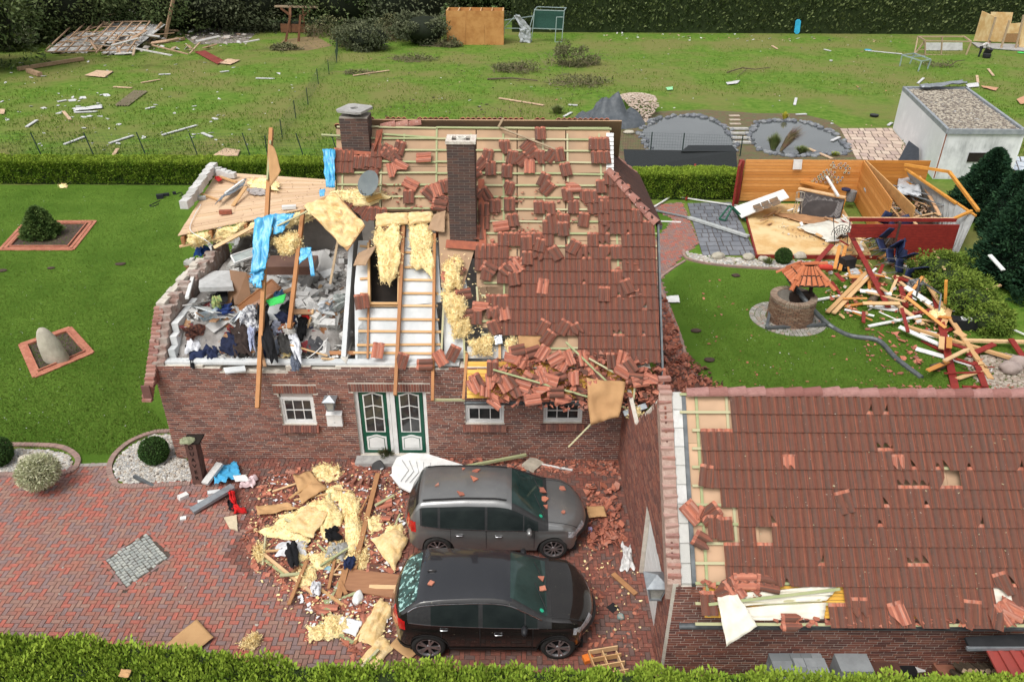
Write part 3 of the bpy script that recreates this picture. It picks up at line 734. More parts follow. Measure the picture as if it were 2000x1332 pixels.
def chimney(x0,x1,y0,y1,zb,zt,name='chimney',cap=True):
 c=bpy.data.objects.new(name,None);COL.objects.link(c);c.parent=house;c.location=((x0+x1)/2,(y0+y1)/2,zb)
 core=MB();core.box(x0+.006,x1-.006,y0+.006,y1-.006,zb,zt);co=core.build('mortar_core',M('chimney_mortar',(.36,.32,.28),(.26,.23,.2),sc=10),c);co.location=-c.location
 H_=.0705;me={}
 b3=MB();b3.box(-.5,.5,0,1,-H_/2+.007,H_/2-.007);bm_=b3.mesh('brick',[darkbrick_m])
 n=int((zt-zb)/H_);cnt=0
 for side in range(4):
  if side==2:continue
  X,Y,L,O={0:((1,0,0),(0,1,0),x1-x0,(x0,y0,0)),1:((0,1,0),(-1,0,0),y1-y0,(x1,y0,0)),3:((0,-1,0),(1,0,0),y1-y0,(x0,y1,0))}[side]
  X=Vector(X);Y=Vector(Y);O=Vector(O)
  for r in range(n):
   z=zb+(r+.5)*H_;q=L/2.5 if L>.5 else L/2
   off=[0,.5][r%2]*q;u=-off
   while u<L-.01:
    a,b=max(0,u),min(L,u+q)
    if b-a>.03:
     T=Matrix((X*(b-a-.012),Y*.03,Vector((0,0,1)))).transposed().to_4x4();T.translation=O+X*(a+b)/2-Y*random.uniform(.002,.006)+Vector((0,0,z))-c.location
     cnt+=1
     inst('brick',bm_,c,T)
    u+=q
 return c
cb0=RP(878,470);cb1=RP(932,470)
cy=cb0.y-.06;X0c,X1c=cb0.x+.02,cb1.x-.02
ztop=W(905,282,cy).z
ch1=chimney(X0c,X1c,cy,cy+.62,cb0.z-.5,ztop)
def cpart(name,mb,mat,c):
 o=mb.build(name,mat,c);o.location=-c.location;return o
q=MB();q.box(X0c-.03,X1c+.03,cy-.03,cy+.12,ztop,ztop+.07);q.box(X0c-.03,X1c+.03,cy+.5,cy+.65,ztop,ztop+.07);q.box(X0c-.03,X0c+.12,cy+.12,cy+.5,ztop,ztop+.07);q.box(X1c-.12,X1c+.03,cy+.12,cy+.5,ztop,ztop+.07)
cpart('broken_cap',q,M('cap_mortar',(.68,.64,.56),(.5,.42,.36),sc=14,bump=.8),ch1)
q=MB();q.lathe([(.13,-.3),(.13,.1),(.09,.1),(.09,-.3)],14,c=((X0c+X1c)/2,cy+.3,ztop));cpart('flue_liner',q,M('flue',(.7,.68,.6),(.6,.56,.5),sc=14),ch1)
q=MB();q.box(X0c+.1,X1c-.1,cy+.1,cy+.52,ztop-.05,ztop+.01);cpart('flue_void',q,darkin_m,ch1)
fl_m=M('clay_flashing',(.36,.11,.06),(.25,.08,.05),sc=8,bump=.4)
q=MB();q.slab([RP(872,468,.08),RP(950,474,.08),RP(948,490,.07),RP(870,484,.07)],.02);cpart('flashing',q,fl_m,ch1)
q=MB();q.slab([RP(934,350,.08),RP(946,350,.07),RP(950,480,.07),RP(936,478,.08)],.02);cpart('flashing',q,fl_m,ch1)
p0=RP(668,296);p1=RP(722,296);c2y=p0.y-.05
zt2=W(694,230,c2y).z
ch2=chimney(p0.x+.02,p1.x+.02,c2y,c2y+.66,p0.z-.5,zt2)
q=MB();xm_=(p0.x+p1.x)/2+.02
T=Matrix.Translation((xm_,c2y+.33,zt2+.12))@Matrix.Rotation(R(-24),4,'Z')@Matrix.Rotation(R(3),4,'X')
n=20;outer=[(-.4,-.38),(.4,-.38),(.4,.38),(-.4,.38)]
ring=[];
for k in range(n):
 a=2*math.pi*k/n;c_,s_=math.cos(a),math.sin(a);mx=max(abs(c_)/.4,abs(s_)/.38);ring.append(((c_/mx,s_/mx),(.11*c_,.11*s_)))
vs=[]
for z in(0,.06):
 for o_,i_ in ring:vs.append(T@Vector((o_[0],o_[1],z)));vs.append(T@Vector((i_[0],i_[1],z)))
fs_=[]
for k in range(n):
 k2=(k+1)%n;a,b,c_,d_=2*k,2*k+1,2*k2+1,2*k2;o=2*n
 fs_+=[(a+o,d_+o,c_+o,b+o),(a,b,c_,d_),(a,d_,d_+o,a+o),(b,b+o,c_+o,c_)]
q.add(vs,fs_);cpart('cover_slab',q,conc_m,ch2)
q=MB();q.box(xm_-.15,xm_+.15,c2y+.2,c2y+.5,zt2,zt2+.1);cpart('flue_void',q,darkin_m,ch2)
q=MB()
q.slab([RP(664,293,.08),RP(730,297,.08),RP(732,290,.2),RP(735,255,.2),RP(748,252,.1),RP(742,292,.08),RP(733,303,.07),RP(662,300,.07)],.02);cpart('flashing',q,fl_m,ch2)
garage=thing('brick_garage','brick garage with a tiled roof in front of the well lawn','garage')
GX0,GY0,GWT=2.93,9.88,2.6
GRY=12.36;GP0=Vector((0,GY0,GWT+.03));GBY=2*GRY-GY0
def GP(px,py,off=0.0):return PL(px,py,GP0+RN*off,RN)
GS0=.44/1.0
def GXs(x,s,off=0.0):return Vector((x,GY0-.46,GWT+.03-.46))+Vector((0,1,1)).normalized()*s+RN*off
GRZ=GWT+.03+GRY-GY0
gx1=16.0
gw=brick_wall(garage,(GX0+.06,GY0,0),(1,0,0),(0,-1,0),13,lambda u:GWT-.35 if u>.75 else GWT-.02,name='front_wall',limit=300)
def gtop(u):return GWT+min(u,2*(GRY-GY0)-u)
gd0,gd1=2.0,4.6
gg=brick_wall(garage,(GX0,GY0+2*(GRY-GY0)+1.9,0),(0,-1,0),(-1,0,0),2*(GRY-GY0)+1.9,lambda u:GWT+min(max(u-1.9,0),2*(GRY-GY0)-(u-1.9))-.02,holes=[(4.1,6.0,0,2.05)],name='gable_wall',limit=300,thick=.1)
q=MB();
for k in range(6):q.box(GX0+.1+.0,GX0+.14,GY0+1.0,GY0+2.75,.02+k*.34,.02+(k+1)*.34-.012)
q.build('garage_door',white_m,garage)
for k in range(15):
 y0_=GY0+.02+k*.25;z=GWT+.0+min(y0_-GY0,GBY-y0_)
 mb=MB();mb.hexa([Vector(p)for p in((GX0+.16,y0_,z-.2),(GX0+.34,y0_,z-.2),(GX0+.34,y0_+.24,z-.2),(GX0+.16,y0_+.24,z-.2),(GX0+.16,y0_,z+.02),(GX0+.34,y0_,z+.02),(GX0+.34,y0_+.24,z+(.25 if y0_<GRY-.1 else-.2)),(GX0+.16,y0_+.24,z+(.25 if y0_<GRY-.1 else-.2)))])
 mb.build('block',block_m,gg)
 if k<11:
  p=Vector((GX0+.02,y0_+.1,z+.13));
  for h in range(2):inst('verge_brick',vme,gg,Matrix.Translation(p+Vector((random.uniform(-.02,.02),h*.125,h*.125-.02)))@Matrix.Rotation(R(0)+random.uniform(-.15,.15),4,'Z'))
q=MB();q.hexa([Vector(p)for p in((GX0-.1,GY0,GWT-.35),(GX0+.15,GY0,GWT-.35),(GX0+.15,GRY,GRZ-.35),(GX0-.1,GRY,GRZ-.35),(GX0-.1,GY0,GWT+.03),(GX0+.15,GY0,GWT+.03),(GX0+.15,GRY,GRZ+.02),(GX0-.1,GRY,GRZ+.02))]);q.build('verge_bed',M('verge_bed',(.42,.3,.25),(.3,.2,.16),sc=9,bump=1),gg)
groof=bpy.data.objects.new('roof',None);COL.objects.link(groof);groof.parent=garage
def gpoly(name,pts,mat,off,th=.015,parent=groof):
 mb=MB();mb.slab([GP(x,y,off)for x,y in pts],th);return mb.build(name,mat,parent)
SGR=(GRY-(GY0-.46))*math.sqrt(2)
for k in range(11):
 xa,xb=GX0+.42+k*1.22,GX0+.42+(k+1)*1.22-.006;uo=.1 if k else 0
 for s0,s1 in((.62,2.0),(2.006,3.2),(3.206,SGR)):
  mb=MB();mb.slab([GXs(xa,s0,-.04-uo),GXs(xb,s0,-.04-uo),GXs(xb,s1,-.04-uo),GXs(xa,s1,-.04-uo)],.012);mb.build('roof_underlay',M('underlay_light',(.56,.37,.24),(.5,.32,.2),sc=.8,rough=.9,big=((.42,.28,.18),.7)),groof)
TGX=SGR/12
ng=12
for j in range(0,ng+1):
 _,y=proj(GXs(5,j*TGX-.02))
 xl=1328 if y<830 else(1352 if y<1060 else 1358)
 P=GXs(0,j*TGX-.02,.005)
 pa=PL(xl,y,P,RN);mb=MB();mb.beam(Vector((pa.x,P.y,P.z)),Vector((9.5,P.y,P.z)),.05,.035,up=RN);mb.build('batten',green_m,groof)
 mb=MB();mb.beam(Vector((9.502,P.y,P.z)),Vector((gx1,P.y,P.z)),.05,.035,up=RN);mb.build('batten',green_m,groof)
for x in(GX0+.62,GX0+1.2):
 mb=MB();mb.beam(GXs(x,.1,-.02),GXs(x,SGR-.05,-.02),.05,.03,up=RN);mb.build('counter_batten',green_m,groof)
GR_=[(0,822,1427,2100),(822,958,1369,2100),(958,990,1402,2100),(990,1058,1437,2100),(1058,1140,1409,2100),(1140,1178,1637,1930),(1178,1222,1605,1935),(1140,1175,1955,2000)]
GH=[(1698,800),(1732,868),(1785,900),(1810,895),(1840,925),(1888,895),(1838,880),(1862,925),(1978,890),(1778,935),(1730,970),(1800,973),(1680,985),(1712,1015),(1528,1015),(1500,1050),(1595,1088),(1790,1080),(1810,1080),(1524,1110),(1906,1018),(1950,1108),(1975,1110),(1850,905),(1760,1180),(1860,1188),(1790,1210)]
def pres_g(px,py,i,j):
 if not any(a<=py<b and c<=px<=d for a,b,c,d in GR_):return False
 for k,(hx,hy)in enumerate(GH):
  if abs(px-hx)<17 and abs(py-hy)<17.5:return['b1','b3','b2','b4','b1','b4','b2',False][k%8]
 return True
gx_first=GXs(0,0).x
x_left=PL(1370,880,GXs(0,0,.03),RN).x
xs_g=[x_left+.15+TW*(k-4)for k in range(46)]
gcells=lay_tiles(groof,GXs,xs_g,range(0,ng),pres_g,limit=300)
ridge_line(Vector((PL(1340,778,GP0,RN).x,GRY,GRZ+.05)),Vector((gx1,GRY,GRZ+.05)),groof,me=halfround(r0=.11,r1=.125).mesh('ridge_tile',[M('ridge_mortar',(.3,.14,.12),(.2,.09,.075),sc=9,bump=1,bsc=30,rnd=[(.3,.14,.12),(.24,.1,.085),(.36,.19,.17)]),terra_m]),jit=.05)
q=MB();q.slab([Vector((GX0+.3,GRY+.02,GRZ-.03)),Vector((gx1,GRY+.02,GRZ-.03)),Vector((gx1,GBY+.4,GWT-.4)),Vector((GX0+.3,GBY+.4,GWT-.4))],.03);q.build('rear_slope',darkred_m,groof)
q=MB()
for k in range(1,10):
 q.slab([GXs(GX0+.55,.02+k*.062,-.04),GXs(gx1,.02+k*.062,-.04),GXs(gx1,.02+k*.062+.056,-.04),GXs(GX0+.55,.02+k*.062+.056,-.04)],.015)
q.build('eave_boarding',yellow_m,groof)
gutter(GXs(GX0+.1,-.06,-.07),GXs(gx1,-.06,-.07),groof)
q=MB();q.box(GX0+.1,GX0+.15,GY0+.2,GRY+.3,GWT-.3,GWT-.05);
q=MB();q.hexa([Vector(p)for p in((GX0+.345,GY0+.0,GWT-.2),(GX0+.42,GY0+.0,GWT-.2),(GX0+.42,GRY,GRZ-.3),(GX0+.345,GRY,GRZ-.3),(GX0+.345,GY0+.0,GWT+.06),(GX0+.42,GY0+.0,GWT+.06),(GX0+.42,GRY,GRZ-.02),(GX0+.345,GRY,GRZ-.02))]);q.build('verge_flashing',dgrey_m,groof)
mem_m=M('underlay_membrane',(.72,.68,.58),(.6,.55,.46),sc=2.5,rough=.8,bump=.5,bsc=6)
def crumple(P4,nu,nv,amp,seed,fr=3,th=0):
 a,b,c,d=[Vector(p)for p in P4];nn=(b-a).cross(d-a).normalized()
 if nn.dot(CP-a)<0:nn=-nn
 def f(u,v):
  p=(a*(1-u)+b*u)*(1-v)+(d*(1-u)+c*u)*v
  e=noise.noise(Vector((u*fr+seed*5.3,v*fr*1.3,seed)))+.5*noise.noise(Vector((u*fr*2.7,v*fr*3.1+seed,seed*2.1)))
  ex=Vector((noise.noise(Vector((u*fr,seed*9,v*fr))),noise.noise(Vector((v*fr,seed*4,u*fr))),0))
  return p+nn*(abs(e)*amp+th)+ex*amp*.5
 return f
def cloth(name,P4,mat,amp=.06,seed=1,fr=3,nu=14,nv=12,parent=None,lift=.02,ragged=0,**tg):
 mb=MB();mb.grid(crumple(P4,nu,nv,amp,seed,fr,lift),nu,nv)
 if ragged:
  keep=[]
  q=lambda k:(k//nv,k%nv)
  for k,f in enumerate(mb.f):
   i,j=q(k);e=min(i,nu-1-i,j,nv-1-j)
   if e<2 and noise.noise(Vector((i*.9,j*.9,seed*7.7)))+(.25 if e else 0)<-.02+ragged*.1:continue
   keep.append(f)
  mb.f=keep;mb.m=[0]*len(keep)
 o=mb.build(name,mat,parent,smooth=True,center=parent is None)
 sm_=o.modifiers.new('thick','SOLIDIFY');sm_.thickness=.012;sm_.offset=0
 tag(o,**tg);return o
cloth('membrane',[GP(1398,1162,.02),GP(1640,1140,.02),GP(1612,1172,.02),GP(1400,1185,.02)],mem_m,.07,3,parent=groof)
cloth('membrane',[GP(1412,1188,.0),GP(1612,1176,.0),GP(1608,1208,.0),GP(1415,1212,.0)],mem_m,.04,4,parent=groof)
cloth('membrane',[GP(1925,1140,.0),GP(2010,1165,.0),GP(2010,1205,.0),GP(1935,1200,.0)],mem_m,.04,6,parent=groof)
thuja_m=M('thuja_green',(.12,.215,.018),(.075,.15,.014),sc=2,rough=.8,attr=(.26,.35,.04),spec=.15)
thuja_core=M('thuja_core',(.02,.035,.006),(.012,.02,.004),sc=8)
dark_leaf=M('dark_leaf',(.06,.09,.028),(.04,.065,.02),sc=1.2,rough=.75,attr=(.17,.2,.08),spec=.2)
deep_leaf=M('cypress_leaf',(.014,.045,.022),(.01,.032,.016),sc=2,rough=.8,attr=(.03,.075,.03),spec=.15)
grey_leaf=M('willow_leaf',(.075,.09,.045),(.05,.065,.032),sc=1.2,rough=.8,attr=(.15,.16,.09),spec=.2)
jun_leaf=M('juniper_leaf',(.09,.15,.02),(.05,.1,.012),sc=1.6,rough=.8,attr=(.19,.25,.04),spec=.15)
box_leaf=M('box_leaf',(.025,.07,.015),(.018,.05,.01),sc=5,attr=(.06,.12,.02))
bark_m=M('bark',(.12,.09,.06),(.07,.05,.035),sc=9,bump=.8)
def fnoise(P,s,k=0):
 return np.array([noise.noise(Vector((p[0]*s+k,p[1]*s,p[2]*s)))for p in P])
def hedge(name,x0,x1,y0,y1,h,dens,size,mat,label,cat,seed=1,top_w=.12,wob=.06,yfun=None,up=.5,sides=('top','front'),core=thuja_core,toneamp=.5):
 root=thing(name,label,cat,loc=((x0+x1)/2,(y0+y1)/2,0))
 off=Vector(root.location)
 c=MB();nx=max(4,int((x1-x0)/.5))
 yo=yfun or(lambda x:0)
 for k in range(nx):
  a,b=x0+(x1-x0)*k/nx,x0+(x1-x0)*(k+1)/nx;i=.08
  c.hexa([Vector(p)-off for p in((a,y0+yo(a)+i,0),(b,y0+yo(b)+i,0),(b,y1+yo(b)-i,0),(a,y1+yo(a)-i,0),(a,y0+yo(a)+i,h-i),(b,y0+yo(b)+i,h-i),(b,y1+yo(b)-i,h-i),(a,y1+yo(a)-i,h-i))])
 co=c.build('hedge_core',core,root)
 n1=int((x1-x0)*(y1-y0)*dens);n2=int((x1-x0)*h*dens*.8)
 xt=RS.uniform(x0,x1,n1);yt=RS.uniform(0,1,n1)
 P1=np.stack([xt,y0+yt*(y1-y0)+np.array([yo(x)for x in xt]),np.full(n1,h)+RS.uniform(-.08,.02,n1)],1)
 P1[:,2]-=top_w*np.abs(yt*2-1)**4
 N1=np.tile([0,0,1.],(n1,1))
 Ps,Ns=[P1],[N1]
 if 'front' in sides:
  xf=RS.uniform(x0,x1,n2);zf=RS.uniform(.02,1,n2)**.8*h
  P2=np.stack([xf,y0+np.array([yo(x)for x in xf])+RS.uniform(-.02,.08,n2),zf],1);Ps.append(P2);Ns.append(np.tile([0,-1.,.35],(n2,1)))
 if 'back' in sides:
  n3=n2//2;xf=RS.uniform(x0,x1,n3);Ps.append(np.stack([xf,y1+np.array([yo(x)for x in xf])-RS.uniform(-.02,.08,n3),RS.uniform(.1,1,n3)*h],1));Ns.append(np.tile([0,1.,.35],(n3,1)))
 P=np.concatenate(Ps);Nn=np.concatenate(Ns)
 nn=fnoise(P,2.2,seed);P=P+Nn*(nn*wob*2)[:,None]
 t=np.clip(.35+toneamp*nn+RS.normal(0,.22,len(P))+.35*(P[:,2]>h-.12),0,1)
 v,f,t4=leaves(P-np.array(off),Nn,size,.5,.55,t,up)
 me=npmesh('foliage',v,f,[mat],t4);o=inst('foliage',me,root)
 return root
def crown(name,parent,c,r,n,size,mat,clumps=18,seed=0,spread=1.0,squash=1.0,asp=.45,cr=.42):
 """leaf cloud built from uneven clumps filling an ellipsoid"""
 rs=np.random.RandomState(seed+11);r=np.array(r)
 K=rs.normal(0,1,(clumps,3));K/=np.linalg.norm(K,axis=1)[:,None];K*=(rs.uniform(.35,.85,clumps)**.6)[:,None]
 kr=rs.uniform(.6,1.25,clumps)*cr
 idx=rs.randint(0,clumps,n);D=rs.normal(0,1,(n,3));D/=np.linalg.norm(D,axis=1)[:,None]
 rad=kr[idx]*rs.uniform(.55,1.08,n)
 P=(K[idx]+D*rad[:,None])*r
 P[:,2]*=squash
 keep=P[:,2]>-c[2]+.02
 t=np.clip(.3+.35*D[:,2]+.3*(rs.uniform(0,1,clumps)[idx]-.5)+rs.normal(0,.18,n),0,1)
 v,f,t4=leaves(P[keep]+np.array(c),D[keep],size,asp,.8,t[keep])
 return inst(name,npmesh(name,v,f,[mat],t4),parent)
def cone_crown(name,parent,c,r,h,n,size,mat,seed=0,power=.8):
 rs=np.random.RandomState(seed+3);z=rs.uniform(0,1,n)**1.25;a=rs.uniform(0,2*math.pi,n)
 lob=1+.15*np.sin(a*4+z*8+seed)+.1*np.sin(a*9-z*17)+.08*np.sin(z*40+a*3)
 rr=r*(1-z)**power*lob*rs.uniform(.82,1.04,n)*np.where(z<.12,.75+z*2,1)
 P=np.stack([rr*np.cos(a),rr*np.sin(a),z*h+.02],1);D=np.stack([np.cos(a),np.sin(a),np.full(n,.6)],1)
 t=np.clip(.25+.3*(lob-1)*4+rs.normal(0,.2,n),0,1)
 v,f,t4=leaves(P+np.array(c),D,size,.4,.5,t)
 return inst(name,npmesh(name,v,f,[mat],t4),parent)
def core_blob(parent,c,r,mat=thuja_core,name='shade_core',seed=1):  # dark solid inside the foliage, its colour paints the shade between leaves
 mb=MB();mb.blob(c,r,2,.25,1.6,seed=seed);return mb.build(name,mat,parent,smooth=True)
hb=G(300,362);ht=G(300,330,1.25)
HY=hb.y
hedge('thuja_hedge',-31,-5.4,HY,HY+1.3,1.25,1100,.11,thuja_m,'long clipped yellow green hedge between the left lawn and the meadow fence','hedge',seed=2)
h2=G(1300,388)
hedge('thuja_hedge',G(1210,385).x,G(1448,385).x,h2.y-.2,h2.y+1.2,1.35,1100,.11,thuja_m,'short clipped hedge strip right of the house behind the flattened gate','hedge',seed=3)
def yo(x):return-.05*math.sin(x*.8)-.028*(x+10)
y_near=G(0,1232,1.7).y
def yn(x):
 pts=[(-14,G(-300,1205,1.7).y),(G(0,1232,1.7).x,G(0,1232,1.7).y),(G(350,1262,1.7).x,G(350,1262,1.7).y),(G(600,1295,1.7).x,G(600,1295,1.7).y),(G(1000,1300,1.7).x,G(1000,1300,1.7).y),(G(1700,1318,1.7).x,G(1700,1318,1.7).y),(12,G(2100,1325,1.7).y)]
 for(a,ya),(b,yb)in zip(pts,pts[1:]):
  if a<=x<=b:return ya+(yb-ya)*(x-a)/(b-a)
 return pts[-1][1]
near=hedge('thuja_hedge',-11.5,10.5,-1.9,0,1.7,2600,.085,thuja_m,'lush untrimmed hedge running along the bottom of the photo in front of the driveway','hedge',seed=5,yfun=yn,wob=.09,up=.5,sides=('top','back'),top_w=.1)
FH=G(1500,66).y
hedge('field_hedge',G(1000,60).x,90,FH,FH+3.6,4.0,26,.42,dark_leaf,'tall dark hedge closing off the meadow at the top of the photo','hedge',seed=8,wob=.25,toneamp=.7)
bg_=flat('field_behind_hedge',M('field_green',(.07,.12,.02),(.05,.09,.015),sc=.4),[(-300,FH+6),(400,FH+6),(400,FH+160),(-300,FH+160)],.01)
def bush(name,px,py,wd,ht,n,mat,label,seed,group=None,trunk=True,size=.3,clumps=22):
 g=G(px,py);t=thing(name,label,'tree' if 'tree' in name else 'bush',group,loc=g)
 if trunk:
  mb=MB();mb.tube([(0,0,-.1),(.1,0,ht*.3),(-.1,.1,ht*.6)],.14,7,r2=.06)
  for k in range(4):
   a=k*1.6+seed;mb.tube([(0,0,ht*.25+k*.1),(math.cos(a)*wd*.25,math.sin(a)*wd*.2,ht*.55)],.06,5,r2=.02)
  mb.build('trunk',bark_m,t)
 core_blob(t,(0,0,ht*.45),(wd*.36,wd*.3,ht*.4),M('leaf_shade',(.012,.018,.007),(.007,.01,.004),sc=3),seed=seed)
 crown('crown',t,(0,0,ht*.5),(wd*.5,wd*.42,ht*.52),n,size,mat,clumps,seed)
 return t
L_=[('broadleaf_tree',-60,120,9,7,9000,dark_leaf,'dark dense tree at the far left corner behind the collapsed sheet roof',1),('broadleaf_tree',40,70,8,6.5,9000,dark_leaf,'dark tree second from the left corner above the fallen grey bush',2),('broadleaf_tree',130,62,8,6.5,9000,dark_leaf,'dark tree directly behind the fallen corrugated sheets',3),('broadleaf_tree',225,30,9,6.5,9000,dark_leaf,'dark tree rising behind the wrecked shelter at top left',4),('broadleaf_tree',345,48,8,5.5,9000,dark_leaf,'mid green tree right of the leaning pole at the top',5),('broadleaf_tree',425,46,8,5,9000,grey_leaf,'storm broken tree with torn grey green twigs left of the swing frame',6),('broadleaf_tree',500,42,8,5,8000,grey_leaf,'grey green tree just left behind the play shelter',7),('broadleaf_tree',600,38,8,5.5,8000,dark_leaf,'dark tree standing behind the play shelter',8),('broadleaf_tree',690,52,8,6,9000,dark_leaf,'dark tree between the play shelter and the plywood box',9),('broadleaf_tree',800,60,8,6,9000,grey_leaf,'grey green tree leaning against the plywood box',10),('broadleaf_tree',920,22,8,5,7000,dark_leaf,'dark tree right behind the plywood box',11),('broadleaf_tree',1010,26,7,5,7000,dark_leaf,'dark tree behind the wire aviary frame',12)]
for a in L_:bush(a[0],a[1],a[2]+(16 if a[1]<560 else 8),a[3]*1.55,a[4]*1.5,int(a[5]*1.3),a[6],a[7],a[8],size=.4,clumps=34)
bush('fallen_bush',22,100,5.2,3.4,5000,grey_leaf,'round grey green bush lying at the left edge of the meadow',21,trunk=False,size=.3)
bush('fallen_bush',720,98,5.4,2.6,5500,grey_leaf,'flattened grey green bush left of the plywood box',22,trunk=False,size=.28)
bush('fallen_bush',830,88,6,3.4,6500,grey_leaf,'big uprooted bush pushed against the left side of the plywood box',23,trunk=False,size=.28)
def branchpile(px,py,wd,ht,n,nb,label,seed,size=.2,dy=.6):
 g=G(px,py);t=thing('branch_heap',label,'branches',loc=g);rs=random.Random(seed)
 mb=MB()
 for k in range(nb):
  a=rs.uniform(0,6.28);r=rs.uniform(.2,1)*wd*.5;x,y=math.cos(a)*r,math.sin(a)*r*dy;l=rs.uniform(.8,2.6);b=rs.uniform(0,6.28)
  p=[Vector((x,y,.05)),Vector((x+math.cos(b)*l*.5,y+math.sin(b)*l*.3,rs.uniform(.1,ht*.6))),Vector((x+math.cos(b)*l,y+math.sin(b)*l*.5,rs.uniform(.02,ht*.7)))]
  mb.tube(p,rs.uniform(.02,.045),4,r2=.008)
 mb.build('twigs',M('dead_twig',(.22,.17,.11),(.14,.11,.07),sc=6),t)
 crown('leaves',t,(0,0,ht*.35),(wd*.5,wd*.5*dy,ht*.6),n,size,M('withered_leaf',(.10,.10,.045),(.07,.075,.03),sc=2,attr=(.17,.17,.08)),26,seed,cr=.3)
 return t
branchpile(1115,128,5.5,2.2,3600,40,'tangled heap of torn leafy branches in the middle of the meadow',31)
branchpile(1010,140,5,.9,1300,26,'low spread of broken branches left of the big branch heap',32)
branchpile(1120,165,6,.8,1200,24,'thin litter of twigs on the grass above the pond mound',33)
branchpile(810,118,5,.5,700,22,'loose twigs scattered on the grass below the plywood box',34)
branchpile(275,95,3,.8,900,14,'small leafy branch lying under the fallen corrugated sheets',35)
branchpile(700,145,2.5,.4,300,12,'few dry twigs beside the end of the wire fence',36)
branchpile(1830,130,4,.6,300,12,'bent bare branch lying behind the white flat roofed garage',37)
mb=MB();mb.tube([G(952,155,.1),G(1000,153,.2),G(1050,158,.15)],.09,6,r2=.05);tag(mb.build('tree_limb',bark_m,center=True),'long pale limb lying level below the branch heap','branch')
mb=MB();mb.tube([G(1420,142,.1),G(1450,133,.3),G(1475,136,.2),G(1505,132,.1)],.06,6,r2=.03);mb.tube([G(1460,134,.2),G(1440,150,.1)],.04,5,r2=.02);tag(mb.build('tree_limb',bark_m,center=True),'forked bare limb alone on the right meadow grass','branch')
mb=MB();mb.tube([G(1855,130,.1),G(1868,120,.6),G(1885,118,.2)],.06,6,r2=.03);tag(mb.build('tree_limb',bark_m,center=True),'crooked limb sticking up behind the white garage','branch')
for(px,py,r,h,n,lb,sd_)in((1910,424,1.45,3.3,22000,'broad dark cypress touching the front corner of the white garage',1),(1972,548,1.55,4.5,24000,'tall dark cypress at the right edge above the juniper',2),(2062,600,1.7,4.6,9000,'dark cypress cut off by the right edge of the photo',3),(1952,462,1.0,3.0,7000,'smaller dark cypress squeezed between the two big ones',4)):
 g=G(px,py);t=thing('cypress_tree',lb,'tree',loc=g)
 mb=MB();mb.tube([(0,0,-.1),(0,0,h*.5)],.12,7,r2=.06);mb.build('trunk',bark_m,t)
 mb=MB();mb.lathe([(r*.62,.1),(r*.72,h*.2),(r*.52,h*.5),(.05,h*.88)],16);mb.build('shade_core',M('cypress_shade',(.006,.016,.008),(.004,.01,.005),sc=3),t)  # dark cone paints the shade inside the crown
 cone_crown('crown',t,(0,0,0),r,h,n,.17,deep_leaf,sd_,.62)
g=G(1880,590);t=thing('juniper_bush','bright green juniper lying flat beside the red wall and plank heap','bush',loc=g)
for k,(px,py,r,hh)in enumerate(((1822,548,1.0,1.25),(1855,580,1.15,1.3),(1890,612,1.15,1.2),(1925,640,1.0,.9),(1845,540,.8,1.0))):
 q=G(px,py)-g
 crown('foliage',t,(q.x,q.y,hh*.45),(r,r*.9,hh*.6),5200,.12,jun_leaf,26,50+k,cr=.34)
 core_blob(t,(q.x,q.y,hh*.35),(r*.7,r*.65,hh*.42),seed=k)
for px,py,r,lb in((306,900,.36,'clipped round box bush in the pebble bed at the house corner'),(0,905,.4,'clipped round box bush cut by the left edge of the photo'),(1528,514,.33,'small clipped round bush in front of the shed floor')):
 g=G(px,py);t=thing('box_ball',lb,'bush',loc=g);core_blob(t,(0,0,r*.95),(r*.85,r*.85,r*.85))
 rs=np.random.RandomState(int(px)+3);D=rs.normal(0,1,(6500,3));D/=np.linalg.norm(D,axis=1)[:,None];P=D*r*rs.uniform(.9,1.03,6500)[:,None];P[:,2]+=r*.98
 v,f,t4=leaves(P[P[:,2]>.02],D[P[:,2]>.02],.05,.5,.6,np.clip(rs.normal(.4,.25,(P[:,2]>.02).sum()),0,1))
 inst('foliage',npmesh('foliage',v,f,[box_leaf],t4),t)
g=G(88,958);t=thing('variegated_willow','pale variegated ball shaped willow on a short stem by the driveway edge','bush',loc=g)
mb=MB();mb.tube([(0,0,-.02),(0,0,.5)],.03,6);mb.build('trunk',bark_m,t)
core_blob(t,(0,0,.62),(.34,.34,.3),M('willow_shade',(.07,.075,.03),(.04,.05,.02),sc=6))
rs=np.random.RandomState(9);D=rs.normal(0,1,(7000,3));D/=np.linalg.norm(D,axis=1)[:,None];P=D*np.array([.46,.46,.4])*rs.uniform(.7,1.1,7000)[:,None];P[:,2]+=.62
v,f,t4=leaves(P,D,.08,.3,.7);inst('foliage',npmesh('foliage',v,f,[M('variegated_leaf',(.3,.32,.16),(.2,.24,.1),sc=4,attr=(.62,.6,.42))],t4),t)
g=G(84,462);t=thing('young_fir','small round young fir in the upper left brick edged bed','tree',loc=g)
mb=MB();mb.tube([(0,0,-.02),(0,0,.9)],.04,6);mb.build('trunk',bark_m,t)
cone_crown('crown',t,(0,0,0),.78,1.35,9000,.13,M('fir_needle',(.06,.12,.025),(.04,.09,.018),sc=4,attr=(.14,.2,.05)),4,.6)
core_blob(t,(0,0,.4),(.5,.5,.4))
